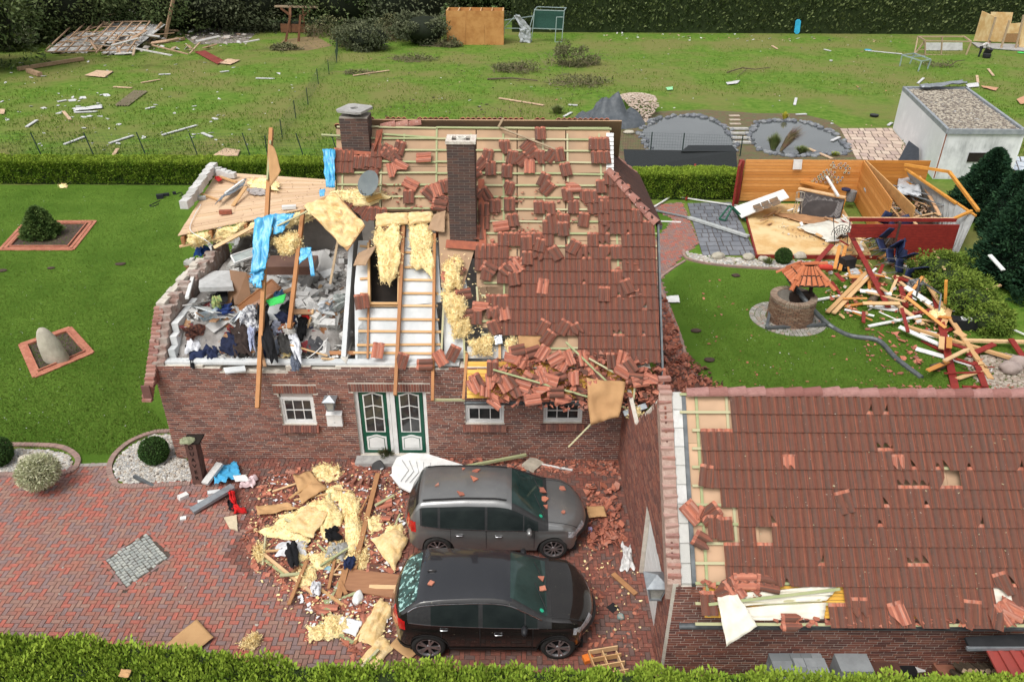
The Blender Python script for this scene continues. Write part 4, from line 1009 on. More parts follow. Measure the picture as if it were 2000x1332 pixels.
def tuft(px,py,r,h,n,mat,label,seed,cat='plant',lean=(0,0),name='grass_tuft',z=0):
 rs=np.random.RandomState(seed);g=G(px,py,z);a=rs.uniform(0,6.28,n);k=rs.uniform(0,1,n)**.6
 base=np.stack([np.cos(a)*r*.25*k,np.sin(a)*r*.25*k,np.zeros(n)],1);tip=np.stack([np.cos(a)*r*k+lean[0]*rs.uniform(.5,1,n),np.sin(a)*r*k+lean[1],h*rs.uniform(.55,1,n)*(1-.4*k)],1)
 mid=(base+tip)/2;mid[:,2]+=h*.15;w_=.012;s=np.stack([-np.sin(a),np.cos(a),np.zeros(n)],1)*w_
 v=np.stack([base-s,base+s,mid+s,mid-s,tip],1).reshape(-1,3);i=np.arange(n)*5
 f=np.concatenate([np.stack([i,i+1,i+2,i+3],1),np.stack([i+3,i+2,i+4,i+4],1)]);
 f2=np.stack([i,i+1,i+2,i+3],1);me=bpy.data.meshes.new(name)
 me.from_pydata(v.tolist(),[],[tuple(q)for q in f2.tolist()]+[(int(k*5+3),int(k*5+2),int(k*5+4))for k in range(n)]);me.materials.append(mat)
 o=inst(name,me);o.location=g;return tag(o,label,cat)
gr_m=M('sedge',(.12,.18,.05),(.2,.2,.08),sc=3);pur_m=M('purple_grass',(.15,.13,.06),(.2,.09,.08),sc=3);
tuft(1088,222,.7,.8,500,gr_m,'bushy tuft of sedge left of the pond mound',1)
tuft(1525,295,.35,1.9,420,pur_m,'tall purple reed bending over the right pond',2,lean=(1.3,.1))
tuft(1510,292,.6,1.3,600,gr_m,'upright green reed at the foot of the purple reed',3)
tuft(1532,235,.35,.8,200,M('yellow_flower',(.55,.45,.03),(.35,.35,.05),sc=8),'yellow flowering plant on the far pond rim',4)
tuft(1566,300,.6,.6,500,gr_m,'green sedge tuft at the front of the right pond',5)
tuft(1630,304,.4,.3,240,M('yellow_sedge',(.35,.38,.05),(.2,.25,.04),sc=8),'yellow green cushion plant at the near right pond rim',6)
tuft(1500,516,.3,.4,160,gr_m,'straggly tuft beside the small round bush at the shed',7)
tuft(1130,238,.9,.5,400,gr_m,'rough weeds at the left foot of the pond mound',8)
n=60000
px=RS.uniform(-100,2100,n);py=40+RS.uniform(0,1,n)**.7*300
keep=[]
P=[]
for a,b in zip(px,py):
 g=G(a,b)
 if b>352 or(600<a<1290 and b>300)or(1140<a<1760 and 178<b)or(a>1740 and b>130 and b>150):
  if b>310:continue
  if 1130<a<1760 and b>190:continue
 if g.y>FH-.5:continue
 P.append(g)
P=np.array([(p.x,p.y,0.)for p in P]);nn=np.array([noise.noise(Vector((p[0]*.25,p[1]*.25,0)))+.6*noise.noise(Vector((p[0]*.9,p[1]*.9,3)))for p in P])
k=nn>-.25;P=P[k];nn=nn[k]
v,f,t4=leaves(P,np.tile([0,0,1.],(len(P),1)),.17,.35,.45,np.clip(.4-nn,0,1))
o=inst('meadow_grass',npmesh('meadow_grass',v,f,[blade_m],t4));o['kind']='stuff';tag(o,'rough green meadow grass behind the hedge','grass')
def ground_strip(name,pts,wd,mat,step=.2,label=None,cat=None,h=.05,parent=None,pieces=True,gap=.008,z=0):
 """edging of single stones following a line of ground points"""
 L=[Vector((p.x,p.y,0))for p in pts];t=thing(name,label,cat)if label else parent
 b=MB();b.box(-.5,.5,-.5,.5,-.5,.5);me=b.mesh('edging_stone',[mat]);d0=0;cnt=0
 for a,c in zip(L,L[1:]):
  d=c-a;n=max(1,round(d.length/step));ang=math.atan2(d.y,d.x)
  for k in range(n):
   p=a+d*(k+.5)/n
   inst('edging_stone',me,t,Matrix.Translation((p.x,p.y,z+h/2+random.uniform(-.004,.004)))@Matrix.Rotation(ang+random.uniform(-.03,.03),4,'Z')@Matrix.Diagonal((d.length/n-gap,wd,h,1)))
 return t
def smooth(pts,n=6):
 out=[]
 for i in range(len(pts)-1):
  p0=pts[max(i-1,0)];p1=pts[i];p2=pts[i+1];p3=pts[min(i+2,len(pts)-1)]
  for k in range(n):
   t=k/n;out.append(.5*((2*p1)+(p2-p0)*t+(2*p0-5*p1+4*p2-p3)*t*t+(3*p1-p0-3*p2+p3)*t**3))
 return out+[pts[-1]]
edge_m=M('edging_brick',(.3,.2,.17),(.24,.17,.15),sc=8,rnd=[(.3,.19,.16),(.34,.22,.18),(.26,.18,.15)]);edgeg_m=M('edging_grey',(.3,.27,.24),(.24,.22,.2),sc=8,rnd=[(.3,.27,.24),(.34,.31,.28)])
def pebbles(name,pts,n,lo,hi,label,mat=stone_m,z=0,seed=1,flatn=.55,keep300=False,hgt=None):
 """gravel bed over a polygon of ground points"""
 poly=[(p.x,p.y)for p in pts];rs=random.Random(seed);xs=[p[0]for p in poly];ys=[p[1]for p in poly]
 mb=MB();bm=bmesh.new();bmesh.ops.create_icosphere(bm,subdivisions=1,radius=1);V=[v.co.copy()for v in bm.verts];F=[tuple(v.index for v in f.verts)for f in bm.faces];bm.free()
 c=0;tries=0
 while c<n and tries<n*20:
  tries+=1;x,y=rs.uniform(min(xs),max(xs)),rs.uniform(min(ys),max(ys))
  if not inpoly(x,y,poly):continue
  s=rs.uniform(lo,hi);q=Matrix.Rotation(rs.uniform(0,6),3,'Z');zz=z+(hgt(x,y)if hgt else 0)
  mb.add([q@Vector((v.x*s*1.2,v.y*s*.9,v.z*s*flatn))+Vector((x,y,zz+s*.25))for v in V],F);c+=1
 o=mb.build(name,mat,smooth=False);o['kind']='stuff';tag(o,label,'pebbles');return o
bedR=[G(x,y)for x,y in((333,850),(300,850),(262,868),(232,890),(222,915),(228,935),(246,945),(372,940),(385,905),(345,895))]
flat('pebble_bed',soil_m,bedR,.012)
pebbles('pebbles',bedR,2600,.022,.05,'pale river pebbles around the box ball at the house corner',seed=4,z=.012)
ground_strip('bed_edging',smooth([G(335,843),G(300,846),G(258,862),G(226,888),G(214,915),G(222,940),G(246,952),G(372,946)]),.14,edge_m,.07,'curved brick edging round the pebble bed at the house corner','edging',h=.06)
bedL=[G(x,y)for x,y in((-30,880),(40,878),(100,880),(135,890),(143,905),(130,918),(60,922),(-30,922))]
flat('pebble_bed',soil_m,bedL,.013)
pebbles('pebbles',bedL,1800,.022,.05,'pale river pebbles in the bed at the left edge',seed=5,z=.013)
ground_strip('bed_edging',smooth([G(-30,870),G(60,870),G(118,874),G(148,890),G(152,907),G(132,925),G(60,928),G(-30,928)]),.14,edge_m,.07,'brick edging round the pebble bed at the left edge','edging',h=.06)
ground_strip('lawn_edging',[G(150,910),G(214,908)],.12,edgeg_m,.18,'short grey stone edging between the two pebble beds','edging',h=.03)
def boulder(px,py,r,label,seed=1,mat=None,name='boulder',amp=.25,z=.0,sub=3):
 mb=MB();mb.blob((0,0,r[2]*.8),r,sub,amp,1.3,seed=seed);o=mb.build(name,mat or M('boulder_stone',(.46,.42,.34),(.33,.3,.24),sc=3,bump=1,bsc=14,speck=((.6,.58,.52),.7),spsc=12),smooth=True);o.location=G(px,py,z);return tag(o,label,'stone')
boulder(55,905,(.2,.17,.16),'pale boulder in the left pebble bed beside the variegated willow',3)
def menhir(x,y,z):return x
mb=MB();n=18
prof=[(0,.42,.22),(.15,.46,.26),(.35,.45,.25),(.6,.40,.22),(.85,.32,.18),(1.05,.22,.14),(1.15,.1,.08),(1.17,.01,.01)]
prof=[(0,.36,.2),(.15,.4,.24),(.4,.38,.24),(.7,.34,.21),(.95,.28,.17),(1.15,.19,.13),(1.25,.1,.08),(1.27,.01,.01)]
vs=[]
for z,a,b in prof:
 for k in range(n):
  t=2*math.pi*k/n;d=1+.12*noise.noise(Vector((math.cos(t)*2,math.sin(t)*2,z*3)));vs.append((a*math.cos(t)*d-.12*z,b*math.sin(t)*d,z))
mb.add(vs,[(r*n+k,r*n+(k+1)%n,(r+1)*n+(k+1)%n,(r+1)*n+k)for r in range(len(prof)-1)for k in range(n)])
o=mb.build('standing_stone',bpy.data.materials['boulder_stone'],smooth=True);o.location=G(112,706);tag(o,'tall pale standing stone on mulch in the lower left bed','stone')
o.scale=(1.05,1.0,1.0)
def framed_bed(P4,label,inner):
 t=thing('brick_edging',label,'bed edging');pts=[G(*p)for p in P4];c=sum(pts,Vector())/4
 flat('mulch_bed',mulch_m,[c+(p-c)*.98 for p in pts],.014)
 for row,(sc_,h)in enumerate(((1.0,.035),(.9,.035),(.8,.075))):
  q=[c+(p-c)*sc_ for p in pts]
  ground_strip('x',q+[q[0]],.13 if row<2 else.05,M('bed_brick',(.42,.16,.1),(.34,.13,.08),sc=6,rnd=[(.42,.16,.1),(.38,.14,.09),(.46,.19,.12)]),.22,parent=t,h=h,z=.014)
framed_bed(((40,674),(137,641),(181,690),(68,738)),'red brick frame of the bed with the standing stone',.8)
framed_bed(((0,489),(50,434),(187,433),(143,489)),'red brick frame of the bed with the young fir',.8)
def lerp_tab(tab,x):
 if x<=tab[0][0]:return tab[0][1]
 for(a,ya),(b,yb)in zip(tab,tab[1:]):
  if x<=b:
   t=(x-a)/(b-a)if b>a else 1;return ya+(yb-ya)*t
 return tab[-1][1]
def sm_tab(tab,x,w=.05):return sum(lerp_tab(tab,x+w*k)*c for k,c in((-1,.25),(-.5,.25),(0,.0),(.5,.25),(1,.25)))
tyre_m=M('tyre_rubber',(.018,.018,.018),(.03,.028,.026),sc=20,rough=.9)
rim_m=M('alloy',(.55,.55,.56),(.4,.4,.41),sc=5,rough=.3,metal=.9)
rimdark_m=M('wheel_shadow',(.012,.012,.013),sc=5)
chrome_m=M('chrome',(.75,.76,.77),(.6,.6,.62),sc=5,rough=.15,metal=1)
tail_m=M('tail_lamp_red',(.5,.012,.01),(.3,.008,.008),sc=8,rough=.15,spec=.6,coat=.6)
head_m=M('headlamp_glass',(.5,.52,.55),(.15,.16,.17),sc=14,rough=.1,spec=.7,coat=.6)
carglass_m=M('tinted_glass',(.012,.016,.016),(.02,.026,.025),sc=2,rough=.1,spec=.18)
wind_m=M('windscreen_glass',(.015,.03,.027),(.03,.055,.05),sc=1.6,rough=.07,spec=.4)
shat_m=M('shattered_glass',(.015,.025,.024),(.05,.12,.11),sc=5,rough=.25,bump=.6,bsc=60,speck=((.34,.56,.52),.56),spsc=9)
clad_m=M('car_cladding',(.02,.02,.021),(.03,.03,.03),sc=20,rough=.6)
dust=(.35,.32,.2)
def car(name,label,loc,paint,prm,roofm=None,shattered=False):
 t=thing(name,label,'car','parked cars',loc=loc)
 L0,L1=prm['x0'],prm['x1'];top,belt,wid=prm['top'],prm['belt'],prm['wid'];rW,wheels=prm['rw'],prm['wheels'];Ra=rW+.055
 sts=[]
 x=L0
 N_=150
 xs=[L0+(L1-L0)*k/N_ for k in range(N_+1)]
 S_=[(x,None)for x in xs]
 def z0f(x):
  z=prm['sill']+(max(0,x-(L1-.25))*.5)+max(0,(L0+.25)-x)*.5
  for wx_ in wheels:
   d=abs(x-wx_)
   if d<Ra:z=max(z,rW*.97+math.sqrt(Ra*Ra-d*d))
  return z
 NL,NG,NR=8,6,9
 def ring(x,drop=0):
  zt=sm_tab(top,x);zb=min(sm_tab(belt,x),zt-.03);wb=sm_tab(wid,x);z0=min(z0f(x),zb-.05)
  zr=zb+(zt-zb)*.88;tum=prm['tum'];wr=wb-.02-tum*max(0,(zr-zb))
  pts=[]
  for k in range(NL):
   s=k/NL;z=z0+(zb-z0)*s;zn=(z-prm['sill'])/(zb-prm['sill']+1e-6)
   y=wb-.045*(1-min(1,zn*2.2))**2+.018*math.exp(-((zn-.62)/.2)**2)-.012*math.exp(-((zn-.86)/.07)**2)
   pts.append((y,z))
  for k in range(NG):
   s=k/NG;pts.append((wb-.004+(wr-wb)*s**1.15,zb+(zr-zb)*s))
  for k in range(NR+1):
   a=k/NR;y=wr*math.cos(a*math.pi/2)**.9 if a<1 else 0;y=wr*(1-a)
   pts.append((y,zr+(zt-zr)*(1-(1-a)**2.3)))
  return pts
 def warp(x,y,z,w):
  q=min(1,abs(y)/w)**2.4
  gn=max(0,(x-(L1-.75))/.75);gt=max(0,((L0+.55)-x)/.55)
  hv=.0
  return(x-prm['nose']*q*gn**1.1+prm['tail']*q*gt+prm['cowl']*q*-1*math.exp(-((x-prm['cowlx'])/.3)**2),y,z)
 rings=[]
 for x in xs:
  pt=ring(x);w=pt[0][0]if pt[0][0]>.1 else.8;w=max(p[0]for p in pt)
  full=[(warp(x,-y,z,w))for y,z in pt]+[warp(x,y,z,w)for y,z in pt[-2::-1]]
  rings.append(full)
 K=len(rings[0]);nseg=K-1
 def segname(j):
  jj=j if j<nseg/2 else nseg-1-j
  if jj<NL:return 'L',jj
  if jj<NL+NG:return 'G',jj-NL
  return 'R',jj-NL-NG
 mb=MB();mb.v=[p for r in rings for p in r]
 for i in range(N_):
  for j in range(nseg):mb.f.append((i*K+j,(i+1)*K+j,(i+1)*K+j+1,i*K+j+1));mb.m.append(0)
 body=mb.build('body',paint,t,smooth=True)
 for i,fl in((0,0),(N_,1)):
  pass
 e=MB();e.add(rings[0],[tuple(range(K))]);e.add(rings[-1],[tuple(range(K))[::-1]]);e.build('bumper',paint if not prm.get('clad')else paint,t)
 me=body.data
 Vn=[Vector(v)for v in mb.v]
 nrm=[Vector((0,0,0))for _ in Vn]
 for f in mb.f:
  n_=(Vn[f[1]]-Vn[f[0]]).cross(Vn[f[3]]-Vn[f[0]])
  for q in f:nrm[q]+=n_
 for n_ in nrm:
  if n_.length>0:n_.normalize()
 s_=1 if nrm[(N_//2)*K+K//2].z>0 else-1
 if s_<0:me.flip_normals()
 def patch(nm,mat,pred,off=.005,side=None):
  g=MB();mp={}
  for idx,f in enumerate(mb.f):
   i,j=divmod(idx,nseg);x=(xs[i]+xs[i+1])/2;sg,k=segname(j)
   c=sum((Vn[q]for q in f),Vector())/4
   sd_=-1 if j<nseg/2 else 1
   if side and sd_!=side:continue
   if pred(x,c,sg,k):
    q2=[]
    for q in f:
     if q not in mp:mp[q]=len(g.v);g.v.append(tuple(Vn[q]+nrm[q]*s_*off))
     q2.append(mp[q])
    g.f.append(tuple(q2)if s_>0 else tuple(q2)[::-1]);g.m.append(0)
  if g.f:return g.build(nm,mat,t,smooth=True)
 W0,W1=prm['screen'];B0,B1=prm['backlight'];g0,g1=prm['glass']
 patch('windscreen',wind_m,lambda x,c,s,k:W0<x<W1 and s=='R' and k>=1)
 patch('screen_surround',clad_m,lambda x,c,s,k:W0+.0<x<W1+.1 and(s=='R' or s=='G'),.002)
 patch('rear_window',shat_m if shattered else carglass_m,lambda x,c,s,k:B0<x<B1 and s=='R' and k>=1)
 if roofm:patch('roof_panel',roofm,lambda x,c,s,k:B1-.02<x<W0+.02 and s=='R',.003)
 for sd_ in(-1,1):
  patch('window_trim',clad_m,lambda x,c,s,k:g0<x<g1 and s=='G' and 0<=k<=NG-2,.003,sd_)
  for a,b in prm['panes']:
   patch('side_window',carglass_m,lambda x,c,s,k:a<x<b and s=='G' and 0<=k<=NG-2,.006,sd_)
  patch('tail_light',tail_m,lambda x,c,s,k:x<prm['tl'][0]and prm['tl'][1]<c.z<prm['tl'][2]and abs(c.y)>.45,.008,sd_)
  patch('headlight',head_m,lambda x,c,s,k:x>prm['hl'][0]and prm['hl'][1]+(L1-x)*.12<c.z<prm['hl'][2]+(L1-x)*.2 and abs(c.y)>.42,.008,sd_)
 patch('grille',clad_m,lambda x,c,s,k:x>L1-.06 and.30<c.z<prm['hl'][2]and abs(c.y)<.7,.006)
 if prm.get('clad'):patch('cladding',clad_m,lambda x,c,s,k:s=='L' and k<1,.01)
 def line(pts,r=.008,mat=clad_m,nm='shut_line'):
  g=MB();g.tube(pts,r,4,cap=False);g.build(nm,mat,t)
 for xd in prm['doors']:
  for mir_ in(0,1):
   i=min(range(N_+1),key=lambda q:abs(xs[q]-xd));r=rings[i];idx=range(1,NL+NG-1)
   line([Vector(r[k if not mir_ else K-1-k])+Vector((0,0,0))for k in idx])
 line([Vector(rings[i][NL+NG+1])+Vector((0,0,.001))for i in range(N_+1)if xs[i]>W1-.02 and xs[i]<L1-.1])
 line([Vector(rings[i][K-1-NL-NG-1])+Vector((0,0,.001))for i in range(N_+1)if xs[i]>W1-.02 and xs[i]<L1-.1])
 for mir_ in(0,1):
  k=NL+0;line([Vector(rings[i][k if not mir_ else K-1-k])+Vector((0,(.006 if mir_ else-.006),0))for i in range(N_+1)if g0<xs[i]<g1],.009,chrome_m,'window_strip')
  if prm.get('chrome_top'):
   k=NL+NG-1;line([Vector(rings[i][k if not mir_ else K-1-k])+Vector((0,(.008 if mir_ else-.008),0))for i in range(N_+1)if g0<xs[i]<W1-.1],.012,chrome_m,'roof_strip')
  if prm.get('rails'):
   k=NL+NG+1;line([Vector(rings[i][k if not mir_ else K-1-k])+Vector((0,0,.03))for i in range(N_+1)if B1+.1<xs[i]<W0-.1],.018,clad_m,'roof_rail')
 for xd in prm['handles']:
  i=min(range(N_+1),key=lambda q:abs(xs[q]-xd))
  for mir_ in(0,1):
   p=Vector(rings[i][NL-2 if not mir_ else K-1-(NL-2)]);sg=1 if mir_ else-1
   g=MB();g.tube([p+Vector((-.09,0,0)),p+Vector((-.06,sg*.03,0)),p+Vector((.06,sg*.03,0)),p+Vector((.09,0,0))],.014,6);g.build('door_handle',chrome_m if not shattered else chrome_m,t,smooth=True)
 for sg in(-1,1):
  i=min(range(N_+1),key=lambda q:abs(xs[q]-prm['mirror']));p=Vector(rings[i][NL if sg<0 else K-1-NL])
  g=MB();g.blob(p+Vector((0,sg*.13,.07)),(.07,.12,.085),2,.05);g.beam(p,p+Vector((0,sg*.08,.03)),.05,.04);g.build('wing_mirror',prm['mirmat']or paint,t,smooth=True)
 for wx_ in wheels:
  for sg in(-1,1):
   wh=bpy.data.objects.new('wheel',None);COL.objects.link(wh);wh.parent=t;wh.location=(wx_,sg*(prm['track']),rW)
   Mw=Matrix.Rotation(R(90)*(-sg)*-1 if False else R(90)if sg<0 else R(-90),4,'X')
   g=MB();g.lathe([(rW*.64,-.1),(rW*.93,-.1),(rW,-.07),(rW,.07),(rW*.95,.095),(rW*.72,.105),(rW*.70,.09),(rW*.64,.02)],32,M4=Mw,cap=False);g.build('tyre',tyre_m,wh,smooth=True)
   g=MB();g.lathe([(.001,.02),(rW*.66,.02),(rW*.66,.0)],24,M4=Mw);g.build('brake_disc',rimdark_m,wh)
   g=MB();g.lathe([(rW*.70,.085),(rW*.72,.10),(rW*.66,.10),(rW*.62,.06)],32,M4=Mw,cap=False)
   ns=prm['spokes']
   for k in range(ns):
    for dd in((-.11,.11)if ns==5 else(-.0,)):
     a=2*math.pi*k/ns;a0,a1=a+dd*.9,a+dd*1.7
     P_=Mw@Vector((math.cos(a0)*.05,math.sin(a0)*.05,.085));Q_=Mw@Vector((math.cos(a1)*rW*.67,math.sin(a1)*rW*.67,.095));g.beam(P_,Q_,.034 if ns==5 else.026,.02,up=Mw.to_3x3()@Vector((0,0,1)))
   g.lathe([(.001,.1),(.05,.1),(.06,.07)],12,M4=Mw)
   g.build('rim',rim_m,wh)
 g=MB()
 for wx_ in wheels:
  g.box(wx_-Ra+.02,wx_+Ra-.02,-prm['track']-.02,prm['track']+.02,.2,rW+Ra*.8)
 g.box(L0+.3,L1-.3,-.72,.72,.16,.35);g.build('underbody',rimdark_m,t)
 g=MB()
 i0=min(range(N_+1),key=lambda q:abs(xs[q]-(W1+.02)))
 zc=Vector(rings[i0][K//2]).z
 for y0_,y1_ in((-.6,.05),(.05,.62)):
  g.tube([Vector((W1+.0,y0_,zc+.015)),Vector((W1-.12,(y0_+y1_)/2+.0,lerp_tab(top,W1-.12)+.02)),Vector((W1-.22,y1_-.05,lerp_tab(top,W1-.22)+.01))],.009,4)
 g.build('wiper',clad_m,t)
 g=MB();
 if prm.get('antenna'):g.blob((B1+.25,0,lerp_tab(top,B1+.25)+.02),(.1,.02,.035),2,0);g.build('antenna_fin',paint,t,smooth=True)
 return t,rings,xs,(NL,NG,NR,K)
grey_p=M('grey_car_paint',(.19,.19,.188),(.22,.22,.215),sc=2,rough=.3,metal=.6,coat=.8,speck=((.4,.36,.26),.70),spsc=30)
black_p=M('black_car_paint',(.014,.012,.011),(.02,.018,.016),sc=2,rough=.2,metal=.3,coat=1,speck=((.36,.32,.22),.72),spsc=30)
blackroof=M('black_roof_paint',(.012,.013,.016),(.02,.021,.025),sc=60,rough=.22,coat=1)
grey_prm=dict(x0=-2.17,x1=2.17,sill=.24,rw=.325,wheels=(-1.36,1.32),track=.80,tum=.38,nose=.34,tail=.16,cowl=.0,cowlx=1.0,top=[(-2.17,.62),(-2.15,.80),(-2.12,.98),(-2.02,1.12),(-1.84,1.42),(-1.76,1.52),(-1.4,1.565),(-.7,1.60),(0,1.59),(.25,1.55),(.45,1.46),(1.05,1.07),(1.15,1.03),(1.6,.96),(1.9,.87),(2.06,.76),(2.13,.62),(2.17,.46)],belt=[(-2.17,.60),(-2.12,.9),(-1.9,1.0),(-1.0,.93),(0,.89),(1.1,.88),(1.6,.87),(1.95,.76),(2.1,.64),(2.17,.42)],wid=[(-2.17,.70),(-2.1,.78),(-1.9,.86),(-1.3,.895),(0,.90),(1.3,.895),(1.7,.87),(1.95,.83),(2.1,.76),(2.17,.68)],screen=(.34,1.10),backlight=(-2.10,-1.78),glass=(-1.76,.98),panes=((-1.72,-1.34),(-1.28,-.26),(-.2,.6),(.64,.96)),tl=(-1.9,.8,1.06),hl=(1.78,.60,.74),doors=(-1.05,-.22,.86),handles=(-.83,.06),mirror=.74,mirmat=None,spokes=10,rails=True)
car_sc=1.0
gp=(G(852,1090)+G(1084,1090))/2
gcx=gp.x-(-1.36+1.32)/2;
car1=car('parked_car','dark grey hatchback with roof rails parked nearest the front door',(gcx,gp.y+.86,.012),grey_p,grey_prm)
bl_prm=dict(grey_prm);bl_prm.update(x0=-2.117,x1=2.117,sill=.27,rw=.345,wheels=(-1.29,1.30),track=.80,tum=.42,nose=.36,tail=.2,top=[(-2.117,.62),(-2.09,.84),(-2.04,1.02),(-1.95,1.12),(-1.5,1.45),(-1.38,1.5),(-1.0,1.54),(-.4,1.565),(0,1.56),(.25,1.53),(.42,1.465),(1.02,1.1),(1.1,1.08),(1.6,1.03),(1.88,.94),(2.02,.82),(2.08,.68),(2.117,.5)],belt=[(-2.117,.60),(-2.04,.98),(-1.85,1.06),(-1.0,.99),(0,.94),(1.0,.93),(1.6,.93),(1.9,.84),(2.05,.7),(2.117,.46)],wid=[(-2.117,.70),(-2.04,.80),(-1.85,.87),(-1.3,.91),(0,.905),(1.3,.91),(1.7,.88),(1.95,.83),(2.06,.77),(2.117,.7)],screen=(.34,1.06),backlight=(-1.93,-1.50),glass=(-1.72,.92),panes=((-1.2,-.28),(-.2,.62),(.66,.88)),tl=(-1.8,.84,1.08),hl=(1.74,.70,.82),doors=(-1.02,-.24,.8),handles=(-.95,.12),mirror=.62,mirmat=black_m,spokes=5,rails=False,clad=True,chrome_top=True,antenna=True)
bp_=(G(837,1287)+G(1090,1285))/2
car2=car('parked_car','black crossover with shattered rear window parked beside the near hedge',(bp_.x-.005,bp_.y+.87,.012),black_p,bl_prm,roofm=blackroof,shattered=True)
CARS=[(car1,grey_prm),(car2,bl_prm)]
for c,prm in CARS:
 o,rings,xs,(NL,NG,NR,K)=c
 i=min(range(len(xs)),key=lambda q:abs(xs[q]-(prm['screen'][1]-.1)));p=Vector(rings[i][NL+NG+2]);q=Vector(rings[i-2][NL+NG+2]);r_=Vector(rings[i][NL+NG+3])
 nn_=(q-p).cross(r_-p).normalized();nn_=nn_ if nn_.z>0 else-nn_
 Mx=nn_.to_track_quat('Z','Y').to_matrix().to_4x4();Mx.translation=p+nn_*.012
 g=MB();g.lathe([(.045,0),(.045,.003)],14,M4=Mx);g.build('green_sticker',M('sticker_green',(.02,.4,.22),(.02,.35,.2),sc=5),o)
def pillow(P4,th,amp,seed,fr=3,nu=16,nv=14,edge=.35,rag=.06):
 a,b,c,d=[Vector(p)for p in P4];nn=(b-a).cross(d-a).normalized()
 if nn.dot(CP-a)<0:nn=-nn
 size=((b-a).length+(d-a).length)/2
 o=Vector((seed*3.7,seed*1.3,seed*.7))
 def f(u,v,bottom=False):
  uu=u+rag*noise.noise(Vector((v*4,u*1.5,1))+o)*2;vv=v+rag*noise.noise(Vector((u*4,v*1.5,5))+o)*2
  p=(a*(1-uu)+b*uu)*(1-vv)+(d*(1-uu)+c*uu)*vv
  if bottom:return p
  e=(16*u*(1-u)*v*(1-v));e=max(0,e)**edge
  h=noise.noise(Vector((u*fr,v*fr,0))+o)+.5*noise.noise(Vector((u*fr*2.3,v*fr*2.3,2))+o)+.3*noise.noise(Vector((u*fr*5,v*fr*5,4))+o)
  return p+nn*(e*(th+amp*h))
 mb=MB();mb.grid(lambda u,v:f(u,v),nu,nv);mb.grid(lambda u,v:f(u,v,True),nu,nv,0,True);return mb
def wool(P4,th=.12,amp=.15,seed=1,label=None,parent=None,mat=None,name='insulation_wool',fr=3.5,group=None,n=18,fluff=500,cat='insulation'):
 mb=pillow(P4,th,amp,seed,fr,n,n,.3,.09 if fluff else.04)
 rs=np.random.RandomState(seed)
 if fluff:
  V=np.array([tuple(v)for v in mb.v[:(n+1)*(n+1)]]);fluff=int(fluff*2.5);idx=rs.randint(0,len(V),fluff);P=V[idx]+rs.normal(0,.03,(fluff,3))
  v,f,_=leaves(P,np.tile([0,-.3,1.],(fluff,1)),.075,.28,1.2);o=len(mb.v);mb.v+=[tuple(q)for q in v];mb.f+=[tuple(q+o for q in r)for r in f.tolist()];mb.m+=[0]*len(f)
 ob=mb.build(name,mat or wool_m,parent,smooth=True,center=parent is None)
 if not parent:tag(ob,label,cat,group)
 return ob
def Q(L,h=0.0,fn=None):
 fn=fn or G;return[fn(x,y,h)for x,y in L]
def cl(name,L,h,mat,label,cat,seed=1,amp=.06,fr=3,ragged=0,fn=None,th=.02,group=None,n=12,**k):
 return cloth(name,Q(L,h,fn),mat,amp,seed,fr,n,n,None,th,ragged,label=label,cat=cat,group=group)
def garment(L,h,col,label,seed,th=.08,amp=.07,col2=None,name='garment',fn=None,group='clothes thrown over the open floor'):
 m_=M('fabric_%s'%'_'.join('%02d'%int(c*99)for c in col),col,col2 or tuple(c*.55 for c in col),sc=6 if not col2 else 14,rough=.95,bump=.4,bsc=8)
 mb=pillow(Q(L,h,fn),th,amp,seed,4.5,14,14,.25,.13);o=mb.build(name,m_,smooth=True,center=True);return tag(o,label,'clothing',group)
def bar(name,mat,a,b,w_,h_,label,cat='plank',fn=None,parent=None,tw=0,group=None,twist=None,up=(0,0,1)):
 fn=fn or G
 A=fn(*a)if len(a)==3 and not isinstance(a,Vector)else a;B_1=fn(*b)if len(b)==3 and not isinstance(b,Vector)else b
 mb=MB();A=Vector(A);B_1=Vector(B_1);c=(A+B_1)/2;mb.beam(A-c,B_1-c,w_,h_,tw=tw,up=up);o=mb.build(name,mat,parent);o.location=c
 if not parent:tag(o,label,cat,group)
 return o
def tri_shard(size,rs,th=.018,curve=True):
 n=rs.choice((3,4,4,5));an=sorted(rs.uniform(0,6.283)for _ in range(n));
 an=[2*math.pi*k/n+rs.uniform(-.5,.5)for k in range(n)]
 mb=MB();P=[(math.cos(a)*size*rs.uniform(.5,1)*1.25,math.sin(a)*size*rs.uniform(.5,1)*.8)for a in an]
 mb.prism(P,0,th);return mb
shard_bases=[tri_shard(1,random.Random(k),.14)for k in range(14)]
def shards(name,poly,n,lo,hi,mat,label,cat='rubble',seed=1,z=.02,fn=None,zf=None,tilt=.5,parent=None,dens=None):
 """fragments scattered over a pixel polygon lying on the given surface; one object of countless bits"""
 fn=fn or G;rs=random.Random(seed);xs=[p[0]for p in poly];ys=[p[1]for p in poly];mb=MB();c=0;tr=0
 while c<n and tr<n*30:
  tr+=1;px,py=rs.uniform(min(xs),max(xs)),rs.uniform(min(ys),max(ys))
  if not inpoly(px,py,poly):continue
  if dens and rs.random()>dens(px,py):continue
  p=fn(px,py,z+(zf(px,py)if zf else 0)+rs.uniform(0,.02));s=lo+(hi-lo)*rs.random()**2
  b=rs.choice(shard_bases);T=Matrix.Translation(p)@Matrix.Rotation(rs.uniform(0,6.3),4,'Z')@Matrix.Rotation(rs.uniform(-tilt,tilt),4,'X')@Matrix.Rotation(rs.uniform(-tilt,tilt),4,'Y')@Matrix.Diagonal((s,s,max(s*.9,.1),1))
  mb.add([T@Vector(v)for v in b.v],b.f);c+=1
 o=mb.build(name,mat,parent);o['kind']='stuff'
 if not parent:tag(o,label,cat)
 return o
